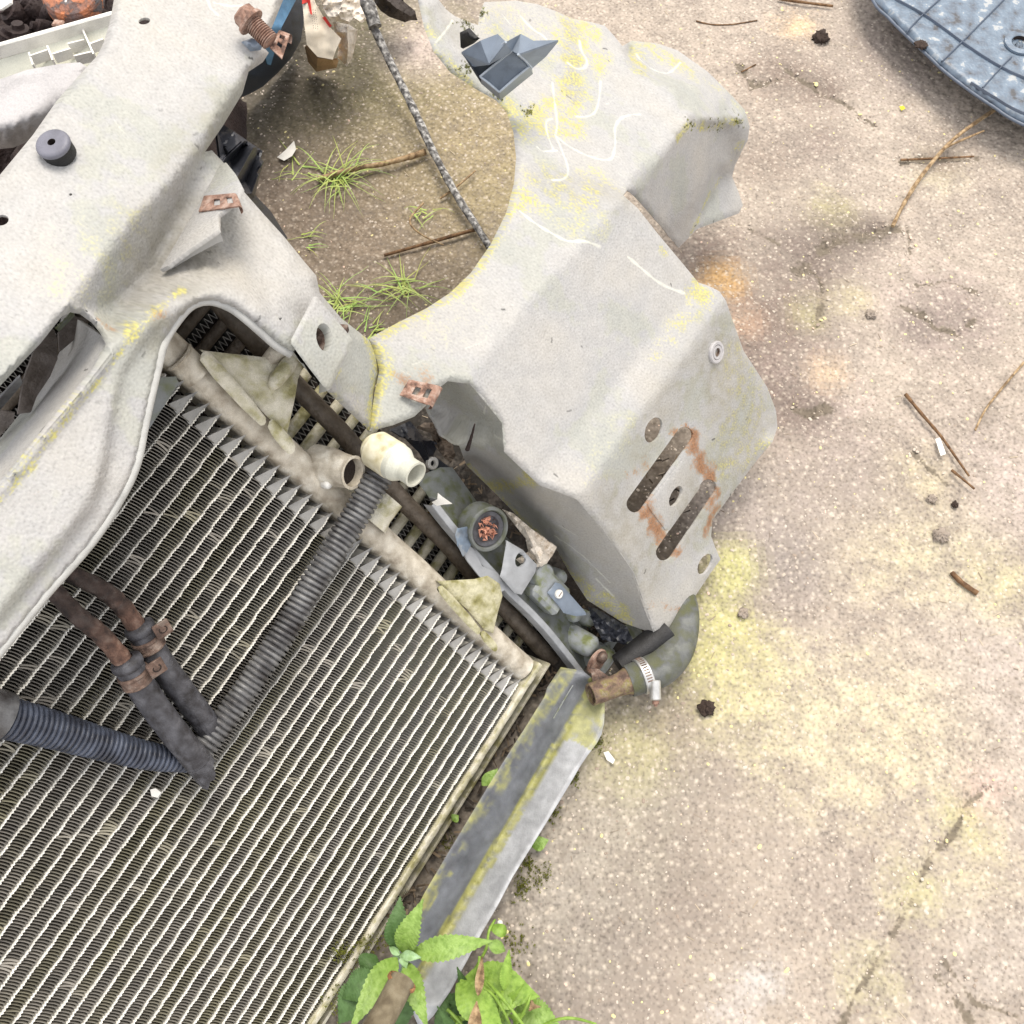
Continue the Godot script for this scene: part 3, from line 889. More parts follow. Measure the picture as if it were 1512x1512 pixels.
func panel_fields():
	var e := 0.03
	# cross beam, grille surround and arch: one sheet
	var left := V3([[0, 967, 0.461], [-50, 1030, 0.461], [-60, 795, 0.50], [-60, 735, 0.505], [-60, 640, 0.515], [-60, 330, 0.515], [0, 258, 0.515], [48, 200, 0.515], [83, 150, 0.515], [115, 113, 0.515], [143, 83, 0.512], [153, 63, 0.51], [163, 30, 0.51], [168, 0, 0.51], [180, -50, 0.51], [436, -50, 0.47], [418, 0, 0.47], [401, 42, 0.47], [386, 66, 0.468], [397, 78, 0.462], [388, 92, 0.46], [367, 106, 0.468], [358, 138, 0.465], [329, 186, 0.46], [303, 224, 0.452], [313, 222, 0.45], [330, 240, 0.45], [347, 257, 0.45], [360, 283, 0.45], [390, 317, 0.443], [420, 350, 0.437], [450, 387, 0.43], [467, 407, 0.424], [472, 432, 0.418], [504, 470, 0.375], [545, 502, 0.326], [557, 530, 0.323], [560, 550, 0.322], [551, 580, 0.321], [547, 637, 0.318], [515, 608, 0.350], [475, 570, 0.397], [457, 552, 0.42], [438, 529, 0.43], [410, 512, 0.443], [370, 477, 0.462], [343, 457, 0.47], [313, 447, 0.476], [287, 453, 0.478], [267, 473, 0.477], [247, 504, 0.476], [237, 537, 0.473], [217, 624, 0.468], [204, 687, 0.465], [181, 737, 0.462], [137, 804, 0.461], [70, 880, 0.461]])
	O1 = left
	var cre := [
		V3([[380, 62, 0.482], [363, 87, 0.492], [330, 150, 0.498], [297, 213, 0.503], [250, 268, 0.508], [200, 320, 0.511], [150, 382, 0.513], [110, 440, 0.515], [60, 500, 0.515], [0, 568, 0.515], [-60, 634, 0.515]]),
		V3([[304, 232, 0.430], [285, 275, 0.438], [255, 330, 0.447], [225, 397, 0.462], [190, 435, 0.482], [165, 456, 0.495]]),
		V3([[320, 343, 0.440], [290, 395, 0.464], [262, 430, 0.482], [222, 467, 0.498], [188, 502, 0.50], [134, 574, 0.502], [69, 651, 0.503], [31, 698, 0.504], [-55, 795, 0.505]]),
		V3([[215, 470, 0.503], [178, 502, 0.508], [123, 574, 0.512], [58, 648, 0.513], [20, 693, 0.513], [-58, 780, 0.513]]),
		V3([[222, 485, 0.498], [179, 547, 0.496], [165, 605, 0.490], [150, 698, 0.486], [133, 744, 0.483], [100, 787, 0.482], [50, 845, 0.482], [0, 904, 0.482], [-50, 962, 0.482]]),
		V3([[226, 488, 0.492], [184, 549, 0.490], [170, 606, 0.484], [155, 699, 0.480], [138, 748, 0.477], [105, 792, 0.476], [54, 851, 0.476], [4, 910, 0.476], [-46, 968, 0.476]]),
		V3([[250, 470, 0.487], [275, 443, 0.489], [313, 430, 0.486], [350, 437, 0.478], [385, 462, 0.466], [415, 488, 0.452], [432, 503, 0.444]]),
		V3([[390, 340, 0.437], [372, 380, 0.444], [380, 420, 0.452]]),
		V3([[440, 395, 0.437], [418, 430, 0.444], [410, 455, 0.447]]),
		V3([[470, 480, 0.418], [500, 520, 0.382], [525, 580, 0.345]]),
	]
	var l1 := [left]
	l1.append_array(cre)
	flatten(l1, [
		[[-70, 330], [0, 256], [160, 28], [180, -55], [440, -55], [402, 42], [364, 90], [297, 214], [200, 321], [110, 442], [-70, 636]],
		[[366, 90], [390, 90], [358, 140], [305, 224], [285, 276], [255, 331], [225, 398], [158, 466], [112, 442], [200, 320], [297, 213]],
		[[222, 466], [134, 574], [-56, 796], [-56, 962], [100, 788], [133, 745], [150, 699], [165, 606], [179, 548], [222, 486]],
		[[226, 488], [184, 549], [170, 606], [155, 699], [138, 748], [105, 792], [-46, 968], [-52, 1032], [70, 882], [137, 806], [182, 738], [217, 625], [240, 530]],
		[[310, 222], [360, 283], [467, 407], [440, 395], [390, 340], [320, 343], [255, 331], [285, 276]],
		[[470, 430], [545, 502], [560, 550], [547, 638], [475, 570], [432, 504]],
	], 50, 0.03)
	left = l1[0]
	cre = l1.slice(1)
	F1 = field(left, cre, 6.0)
	slot = V3([[0, 570, 0], [30, 538, 0], [60, 507, 0], [78, 484, 0], [91, 468, 0], [104, 461, 0], [118, 464, 0], [136, 477, 0], [148, 492, 0], [156, 508, 0], [152, 520, 0], [134, 548, 0], [109, 577, 0], [58, 640, 0], [12, 697, 0], [-30, 742, 0], [-48, 740, 0], [-48, 640, 0], [-40, 616, 0]])
	# lamp housing: arc, ridges, mounting plate, outer hump
	var box := V3([[590, -50, 0.36], [617, 0, 0.35], [626, 40, 0.342], [640, 76, 0.335], [665, 107, 0.327], [700, 130, 0.318], [732, 148, 0.31], [748, 165, 0.307], [758, 195, 0.305], [762, 232, 0.304], [759, 270, 0.305], [748, 313, 0.302], [725, 360, 0.304], [695, 403, 0.307], [665, 432, 0.310], [630, 455, 0.313], [590, 475, 0.317], [560, 491, 0.320], [545, 500, 0.322], [556, 530, 0.320], [560, 548, 0.319], [553, 580, 0.317], [545, 637, 0.312], [580, 628, 0.308], [612, 615, 0.304], [630, 598, 0.302], [647, 574, 0.302], [661, 563, 0.303],
		[693, 567, 0.300], [718, 595, 0.282], [741, 626, 0.262], [744, 667, 0.245], [770, 692, 0.236], [797, 717, 0.226], [825, 727, 0.219], [852, 738, 0.215], [880, 772, 0.17], [905, 806, 0.136], [933, 846, 0.10], [950, 896, 0.065], [965, 934, 0.04], [977, 938, 0.034], [991, 931, 0.032], [1020, 890, 0.038], [1048, 848, 0.045], [1064, 826, 0.046], [1056, 808, 0.05], [1050, 792, 0.053], [1052, 768, 0.058], [1085, 723, 0.065], [1119, 678, 0.073], [1141, 652, 0.078], [1148, 630, 0.081], [1146, 607, 0.086], [1133, 572, 0.10], [1098, 518, 0.145], [1080, 468, 0.190], [1072, 444, 0.205], [1062, 430, 0.215], [1046, 422, 0.224], [1031, 417, 0.232], [1008, 389, 0.244], [972, 346, 0.264], [942, 308, 0.282], [920, 288, 0.298],
		[926, 281, 0.284], [938, 292, 0.255], [955, 311, 0.225], [979, 338, 0.182], [988, 350, 0.15], [1002, 366, 0.10], [1030, 338, 0.08], [1062, 326, 0.076], [1091, 315, 0.07], [1097, 303, 0.072], [1090, 282, 0.08], [1081, 261, 0.095], [1085, 245, 0.11], [1096, 222, 0.135], [1104, 207, 0.145], [1107, 187, 0.158], [1100, 163, 0.172], [1078, 138, 0.182], [1044, 105, 0.192], [1020, 88, 0.197], [1000, 74, 0.20], [970, 64, 0.205], [933, 60, 0.212], [919, 68, 0.235], [906, 52, 0.245], [893, 38, 0.25], [870, 32, 0.258], [844, 27, 0.265], [822, 17, 0.272], [793, 6, 0.28], [763, 1, 0.287], [715, 3, 0.30], [708, 22, 0.303], [706, 37, 0.306], [693, 33, 0.312], [672, 24, 0.32], [659, 14, 0.325], [648, 0, 0.335], [625, -50, 0.35]])
	var bc := [
		V3([[914, 294, 0.300], [885, 333, 0.304], [850, 372, 0.307], [822, 400, 0.309], [780, 447, 0.310], [737, 504, 0.309], [710, 535, 0.306], [692, 563, 0.303]]),
		V3([[1028, 424, 0.228], [990, 470, 0.228], [950, 518, 0.228], [900, 580, 0.228], [850, 640, 0.227], [800, 706, 0.226]]),
		V3([[1060, 455, 0.224], [1020, 512, 0.223], [980, 565, 0.222], [940, 617, 0.221], [900, 672, 0.220], [858, 730, 0.218]]),
		V3([[922, 280, 0.286], [945, 250, 0.282], [968, 220, 0.276], [989, 190, 0.266], [1003, 178, 0.258], [1018, 172, 0.252], [1044, 177, 0.226], [1070, 180, 0.196], [1098, 176, 0.176]]),
		V3([[933, 285, 0.272], [953, 259, 0.268], [976, 227, 0.264], [996, 200, 0.254], [1016, 186, 0.242], [1044, 190, 0.214], [1070, 194, 0.188], [1096, 192, 0.168]]),
		V3([[922, 75, 0.232], [930, 95, 0.24], [939, 109, 0.25], [968, 119, 0.252], [995, 128, 0.254], [1010, 142, 0.254], [1015, 160, 0.254]]),
		V3([[930, 76, 0.216], [944, 106, 0.226], [970, 112, 0.228], [1000, 121, 0.23], [1020, 138, 0.232], [1032, 160, 0.232]]),
		V3([[982, 334, 0.178], [1010, 300, 0.164], [1040, 262, 0.152], [1058, 238, 0.146], [1072, 215, 0.148]]),
		V3([[1004, 356, 0.10], [1030, 322, 0.095], [1052, 290, 0.092], [1064, 262, 0.10]]),
		V3([[780, 200, 0.302], [800, 250, 0.30], [800, 330, 0.302], [760, 390, 0.305], [700, 450, 0.318], [640, 500, 0.332], [600, 540, 0.338]]),
		V3([[700, 80, 0.31], [740, 110, 0.302], [790, 150, 0.298], [830, 170, 0.29]]),
		V3([[930, 335, 0.274], [900, 400, 0.27]]),
	]
	var l2 := [box]
	l2.append_array(bc)
	flatten(l2, [
		# upper face, left slope, corner, middle facet, strip, plate, front wall, underside, hump, arm
		[[748, 160], [764, 232], [752, 300], [860, 290], [922, 283], [989, 189], [1017, 165], [1010, 140], [939, 107], [917, 66], [893, 36], [844, 25], [793, 4], [763, 0], [720, 60]],
		[[754, 298], [695, 404], [630, 456], [540, 500], [660, 566], [693, 567], [737, 504], [822, 400], [922, 284], [860, 286]],
		[[540, 500], [660, 566], [630, 600], [545, 640]],
		[[922, 285], [972, 345], [1031, 417], [1030, 425], [800, 707], [797, 717], [744, 668], [741, 626], [691, 565], [737, 504], [822, 400]],
		[[1028, 420], [1062, 430], [1061, 456], [858, 731], [852, 738], [797, 717], [800, 706]],
		[[1060, 455], [1072, 444], [1133, 572], [1148, 630], [1050, 790], [1064, 826], [991, 932], [965, 935], [852, 739]],
		[[926, 282], [953, 259], [996, 200], [1016, 186], [1070, 194], [1072, 216], [1040, 262], [979, 338]],
		[[979, 338], [1040, 262], [1058, 238], [1066, 262], [1030, 322], [1002, 366]],
		[[617, 0], [640, 76], [700, 130], [750, 165], [720, 60], [715, 3], [672, 24]],
		[[1062, 264], [1097, 303], [1091, 315], [1002, 368]],
	], 60, 0.03)
	box = l2[0]
	bc = l2.slice(1)
	F2 = field(box, bc, 6.0)
	# side wall of the housing that faces the cooler
	var wall := V3([[652, 556, 0.28], [690, 562, 0.284], [741, 624, 0.254], [744, 665, 0.234], [770, 690, 0.227], [797, 714, 0.215], [825, 724, 0.206], [855, 735, 0.197], [883, 772, 0.166], [908, 806, 0.134], [936, 846, 0.098], [953, 896, 0.063], [967, 932, 0.038], [958, 933, 0.036], [919, 919, 0.032], [867, 886, 0.044], [841, 846, 0.056], [822, 812, 0.062], [807, 803, 0.066], [770, 768, 0.08], [730, 727, 0.10], [700, 698, 0.115], [689, 687, 0.125], [678, 658, 0.226], [650, 640, 0.230], [630, 600, 0.236]])
	var wc := [
		V3([[640, 600, 0.226], [665, 606, 0.228], [700, 620, 0.236], [735, 634, 0.252]]),
		V3([[655, 640, 0.224], [678, 654, 0.225], [722, 664, 0.230], [742, 672, 0.237], [795, 722, 0.212], [848, 745, 0.192]]),
		V3([[690, 680, 0.135], [740, 712, 0.14], [800, 770, 0.115], [860, 840, 0.085], [930, 912, 0.04]]),
	]
	# the wall hangs from the edge of the housing
	for k in range(1, 13):
		wall[k].z = sample(F2, wall[k].x, wall[k].y) - 0.001
	F3 = field(wall, wc, 6.0)
	F3.mode = 1
	# raised triangular flange with the spring clip, and the raised tab with the round hole
	var fl := []
	for q in [[236, 398, 0.006], [262, 355, 0.006], [296, 296, 0.006], [326, 242, 0.008], [334, 240, 0.010], [347, 256, 0.016], [358, 276, 0.024], [352, 292, 0.036], [345, 300, 0.040], [322, 317, 0.040], [323, 338, 0.045], [316, 344, 0.046], [280, 368, 0.032], [248, 392, 0.014]]:
		fl.append(Vector3(q[0], q[1], sample(F1, q[0], q[1]) + q[2]))
	var fs := [fl]
	flatten(fs, [[[230, 400], [330, 235], [362, 280], [322, 345], [250, 395]]], 30, 0.15)
	F4 = field(fs[0], [], 5.0)
	F4.mode = 3
	F5 = field(V3([[463, 438, 0.439], [468, 438, 0.438], [521, 501, 0.412], [520, 508, 0.411], [489, 573, 0.413], [484, 577, 0.415], [476, 569, 0.420], [452, 538, 0.434], [430, 508, 0.447], [430, 501, 0.448]]), [], 4.0)
	# sunk inner wall seen through the slot
	F6 = field(V3([[90, 455, 0.434], [168, 508, 0.490], [158, 536, 0.492], [120, 583, 0.494], [68, 648, 0.495], [22, 705, 0.495], [-40, 772, 0.495], [-60, 700, 0.444], [-10, 660, 0.434], [30, 610, 0.429], [75, 545, 0.424], [88, 520, 0.424]]), [], 7.0)
	F6.mode = 2

func fat(im: PackedFloat32Array, S: int, f: Dictionary, pts: Array, r_px: float, strength: float):
	# paints a soft stroke along points of the sheet's own surface
	var prev := Vector2.INF
	for p in resample(pts, minf(5.0, r_px * 0.7), false):
		var w := P(p.x, p.y, sample(f, p.x, p.y))
		var u := uv_of(w, f.get("mode", 0)) * S
		var r := r_px * mpp(w) / 1.2 * S * 1.15 * (1.0 + 0.3 * sin(p.x * 0.19 + p.y * 0.13) + 0.15 * sin(p.x * 0.51 - p.y * 0.37))
		for y in range(maxi(0, int(u.y - r)), mini(S, int(u.y + r) + 2)):
			for x in range(maxi(0, int(u.x - r)), mini(S, int(u.x + r) + 2)):
				var k := clampf(1.0 - (Vector2(x, y) - u).length() / r, 0, 1)
				var i := y * S + x
				im[i] = maxf(im[i], minf(1.0, k * 1.6) * strength)

func pl(a: Array) -> Array:
	var o := []
	for p in a: o.append(Vector3(p[0], p[1], 0))
	return o

func panel_texture() -> ImageTexture:
	var S := 1536
	var H2 := S / 2
	var lich := PackedFloat32Array(); lich.resize(H2 * H2)
	var trail := PackedFloat32Array(); trail.resize(S * S)
	var rust := PackedFloat32Array(); rust.resize(H2 * H2)
	var dark := PackedFloat32Array(); dark.resize(H2 * H2)
	var pit := PackedFloat32Array(); pit.resize(S * S)
	# lichen: [sheet, points, radius, strength]
	for s in [
		[F1, [[268, 425], [222, 466], [188, 503], [134, 575], [69, 652], [31, 699], [-40, 780]], 5, 0.75],
		[F1, [[205, 480], [188, 503]], 9, 1.0], [F1, [[45, 685], [25, 706]], 8, 0.9], [F1, [[100, 615], [105, 610]], 8, 0.8],
		[F1, [[120, 580], [60, 655], [0, 722]], 7, 0.45],
		[F1, [[540, 504], [556, 532], [551, 575], [545, 630]], 12, 0.95], [F1, [[490, 565], [500, 545]], 6, 0.6], [F1, [[470, 600], [520, 590]], 24, 0.25],
		[F1, [[200, 320], [100, 430]], 50, 0.2], 
		[F2, [[545, 505], [562, 535], [566, 560], [550, 585], [541, 625]], 14, 1.0], [F2, [[545, 500], [600, 478], [660, 438], [700, 400]], 9, 0.8], [F2, [[700, 400], [740, 340], [760, 270]], 8, 0.6],
		[F2, [[755, 165], [765, 185], [820, 155]], 22, 0.9], [F2, [[765, 180], [800, 165]], 14, 1.0], [F2, [[845, 30], [850, 60], [845, 110], [842, 150], [838, 185]], 22, 0.75], [F2, [[840, 110], [880, 90], [895, 80]], 18, 0.6], [F2, [[870, 45], [830, 60]], 20, 0.75], [F2, [[765, 190], [835, 190]], 20, 0.5],
		[F2, [[625, 40], [640, 75], [690, 125]], 18, 0.55], [F2, [[740, 40], [800, 60]], 55, 0.32], [F2, [[935, 75], [940, 105]], 14, 0.8], [F2, [[975, 80], [1000, 95]], 26, 0.6], [F2, [[1040, 120], [1090, 150]], 16, 0.3],
		[F2, [[750, 300], [780, 290]], 20, 0.8], [F2, [[800, 285], [850, 320]], 34, 0.4], [F2, [[870, 270], [868, 300]], 12, 0.6], [F2, [[800, 260], [900, 265]], 22, 0.35],
		[F2, [[1018, 430], [1030, 420], [1036, 440]], 16, 1.0], [F2, [[1030, 445], [1000, 480], [960, 525]], 15, 0.4], [F2, [[975, 365], [980, 372]], 8, 0.8], [F2, [[1000, 205], [1015, 185], [1050, 188], [1095, 178]], 7, 0.75], [F2, [[1064, 262], [1045, 290], [1020, 345]], 7, 0.75], [F2, [[1080, 235], [1092, 215]], 10, 0.5],
		[F2, [[660, 450], [640, 500]], 40, 0.15], [F2, [[1090, 520], [1110, 600], [1080, 650]], 55, 0.28], [F2, [[930, 620], [880, 700]], 30, 0.15], [F2, [[1060, 700], [1130, 650]], 22, 0.4],
		[F3, [[685, 690], [720, 718], [765, 712], [785, 705]], 15, 1.0], [F3, [[690, 688], [770, 765], [830, 825], [880, 885], [930, 915]], 13, 0.65], [F3, [[880, 880], [920, 905]], 16, 0.9],
	]:
		fat(lich, H2, s[0], pl(s[1]), s[2], s[3])
	# pale trails left by snails, and scratches
	for s in [
		[[[815, 122], [818, 150], [822, 182], [819, 200]], 2.4], [[[819, 200], [838, 215], [862, 228], [890, 236], [903, 232], [908, 210], [907, 190], [915, 176], [928, 170], [944, 169]], 2.6], [[[819, 200], [830, 225], [838, 250], [832, 264], [815, 266]], 2.4], [[[792, 217], [800, 223], [812, 223], [822, 222]], 2.2],
		[[[815, 175], [806, 180], [808, 200], [817, 222]], 2.0], [[[886, 120], [884, 145], [878, 165], [866, 172], [850, 172]], 2.6], [[[855, 60], [858, 75], [866, 90], [862, 100], [850, 101], [838, 93]], 3.0], [[[768, 24], [785, 42], [800, 52], [806, 58]], 3.2], [[[668, 30], [655, 48], [643, 62]], 4.0], [[[767, 312], [790, 330], [815, 345], [838, 356], [862, 356], [885, 364]], 3.4], [[[926, 379], [945, 395], [965, 412], [985, 424], [1010, 433]], 3.6], [[[740, 20], [752, 35]], 1.5], [[[938, 80], [958, 100], [985, 108], [1004, 92]], 1.8],
	]:
		fat(trail, S, F2, spline(pl(s[0]), 4), s[1] * 0.68, 0.85)
	for s in [[[[302, -10], [310, 12], [320, 22]], 2.4], [[[315, 4], [340, 9], [356, 8]], 2.2]]:
		fat(trail, S, F1, pl(s[0]), s[1], 0.8)
	for s in [[[[818, 790], [860, 820], [900, 860]], 1.3], [[[825, 775], [850, 790]], 1.2], [[[880, 855], [905, 880]], 2.0], [[[708, 595], [712, 600]], 1.6], [[[716, 600], [714, 610]], 1.6], [[[730, 640], [742, 650]], 1.2]]:
		fat(trail, S, F3, pl(s[0]), s[1], 0.7)
	for s in [[F2, [[1012, 632], [1022, 655], [1030, 680], [1045, 705]], 17, 0.95], [F2, [[950, 745], [962, 770], [975, 795]], 17, 0.95], [F2, [[1056, 725], [1050, 770], [1040, 790]], 15, 0.75], [F2, [[930, 700], [955, 690]], 14, 0.3], [F2, [[975, 815], [1000, 815]], 12, 0.6], [F2, [[990, 640], [1010, 632]], 8, 0.6], [F2, [[960, 890], [1020, 905]], 9, 0.3], [F2, [[590, 560], [630, 560], [620, 580]], 16, 0.45], [F2, [[1054, 519], [1057, 522]], 6, 0.6], [F1, [[250, 460], [225, 468]], 8, 0.35], [F1, [[140, 470], [160, 485]], 6, 0.3], [F1, [[45, 730], [50, 728]], 5, 0.35]]:
		fat(rust, H2, s[0], pl(s[1]), s[2], s[3])
	for s in [[F1, [[240, 480], [200, 380], [290, 330]], 60, 0.5], [F1, [[330, 150], [260, 250]], 34, 0.35], [F2, [[1000, 200], [1020, 182], [1095, 178]], 8, 0.7], [F2, [[918, 290], [800, 270]], 26, 0.35], [F2, [[842, 40], [845, 150]], 12, 0.5], [F2, [[1060, 530], [1100, 640], [1020, 760]], 75, 0.6], [F2, [[900, 740], [960, 850]], 50, 0.5], [F2, [[950, 660], [1010, 560]], 40, 0.4], [F2, [[660, 110], [700, 125]], 16, 0.8], [F2, [[640, 30], [690, 60]], 22, 0.4], [F1, [[460, 560], [530, 610]], 40, 0.3], [F3, [[690, 600], [900, 880]], 60, 0.3]]:
		fat(dark, H2, s[0], pl(s[1]), s[2], s[3])
	# fine random scuffs and pits
	var rs := RandomNumberGenerator.new()
	rs.seed = 99
	for k in 420:
		var sx := rs.randf_range(20, S - 20); var sy := rs.randf_range(20, S - 20)
		var an := rs.randf() * TAU; var bend := rs.randf_range(-0.02, 0.02); var st := rs.randf_range(0.12, 0.5) * (-1.0 if rs.randf() < 0.4 else 1.0)
		var ln := int(rs.randf_range(3, 46)) if st > 0.0 else int(rs.randf_range(1, 9))
		for q in ln:
			sx += cos(an); sy += sin(an); an += bend
			if sx < 1 or sy < 1 or sx > S - 3 or sy > S - 3: break
			var e := int(sy) * S + int(sx)
			if st > 0.0: trail[e] = maxf(trail[e], st * (1.0 - float(q) / ln))
			else:
				pit[e] = -st; pit[e + 1] = -st * 0.7; pit[e + S] = -st * 0.7
	var big := bytes(noise(51, 0.006, 4), S, S)
	var mid := bytes(noise(52, 0.045, 4), S, S)
	var fine := bytes(noise(53, 0.28, 3), S, S)
	var o := PackedByteArray(); o.resize(S * S * 3)
	for y in S:
		for x in S:
			var i := y * S + x
			var m := mid[i] / 255.0; var f := fine[i] / 255.0; var b := big[i] / 255.0
			var k := 0.97 + (f - 0.5) * 0.15 + (b - 0.5) * 0.05 + (m - 0.5) * 0.07
			if f < 0.22: k -= 0.05
			var r := 0.655 * k + (b - 0.5) * 0.02; var g := 0.650 * k; var bb := 0.640 * k - (b - 0.5) * 0.04
			var al := clampf((0.44 - b) * 2.5 + (m - 0.5) * 0.8, 0.0, 0.28)
			r = lerpf(r, r * 0.93, al); g = lerpf(g, g * 0.945, al); bb = lerpf(bb, bb * 0.80, al)
			var j := (y / 2) * H2 + x / 2
			var t := dark[j]
			if t > 0.0:
				t = clampf(t * (m * 1.8 - 0.1), 0, 1) * 0.5
				r = lerpf(r, 0.40, t); g = lerpf(g, 0.38, t); bb = lerpf(bb, 0.31, t)
			t = lich[j]
			if t > 0.0:
				t = clampf((t * 1.1 + (m - 0.5) * 2.2 + (f - 0.5) * 2.6) - 0.45, 0, 1) * minf(1.0, t * 2.0)
				t *= 0.85; r = lerpf(r, 0.66 * (0.75 + f * 0.5), t); g = lerpf(g, 0.635 * (0.75 + f * 0.5), t); bb = lerpf(bb, 0.39, t)
			t = rust[j]
			if t > 0.0:
				t = clampf((t * 1.5 + (m - 0.5) * 1.8 + (f - 0.5) * 1.4) - 0.5, 0, 1) * 0.85
				r = lerpf(r, 0.52 * (0.7 + f * 0.6), t); g = lerpf(g, 0.355 * (0.65 + f * 0.7), t); bb = lerpf(bb, 0.235 * (0.6 + f * 0.8), t)
			t = pit[i]
			if t > 0.0:
				r *= 1.0 - t; g *= 1.0 - t; bb *= 1.0 - t
			t = trail[i]
			if t > 0.0:
				t = minf(0.85, t * (0.5 + 0.7 * m))
				r = lerpf(r, 0.80, t); g = lerpf(g, 0.80, t); bb = lerpf(bb, 0.75, t)
			i *= 3
			o[i] = clampi(int(r * 255), 0, 255); o[i + 1] = clampi(int(g * 255), 0, 255); o[i + 2] = clampi(int(bb * 255), 0, 255)
	return ImageTexture.create_from_image(Image.create_from_data(S, S, false, Image.FORMAT_RGB8, o))

func clip(parent: Node, q: Array, hz: float, on := {}):
	# a folded spring clip: q = four corners of its top leaf, [x, y]; hz = height
	var a := Vector3(q[0][0], q[0][1], hz); var b := Vector3(q[1][0], q[1][1], hz); var c := Vector3(q[2][0], q[2][1], hz); var d := Vector3(q[3][0], q[3][1], hz)
	if on.size():
		a.z = sample(on, a.x, a.y) + hz; d.z = sample(on, d.x, d.y) + hz
		var e := a.lerp(b, 0.7)
		b.z = a.z + (sample(on, e.x, e.y) + hz - a.z) / 0.7
		e = d.lerp(c, 0.7)
		c.z = maxf(d.z, d.z + (sample(on, e.x, e.y) + hz - d.z) / 0.7)
	var cell := func(u0: float, v0: float, u1: float, v1: float) -> Array:
		var o := []
		for e in [[u0, v0], [u1, v0], [u1, v1], [u0, v1]]:
			o.append(a.lerp(b, e[0]).lerp(d.lerp(c, e[0]), e[1]))
		return o
	var root := put("spring_clip", sheet(field([a, b, c, d], [], 2.5), {"thick": 0.0012, "smooth": 0, "holes": [cell.call(0.34, 0.3, 0.54, 0.74), cell.call(0.72, 0.24, 0.9, 0.72)]}), M.rust, parent)
	# folded nose and lower leaf
	var mb := MB.new()
	var pb := P(b.x, b.y, b.z); var pc := P(c.x, c.y, c.z)
	var along := (pb - P(a.x, a.y, a.z)).normalized()
	var pts := []
	for i in 7:
		var t := PI * i / 6
		var off := along * sin(t) * 0.004 + Vector3(0, -0.004 + cos(t) * 0.004, 0)
		pts.append(pb + off); pts.append(pc + off)
	mb.grid(pts, 2, false)
	put("fold", mb.mesh(), M.rust, root)

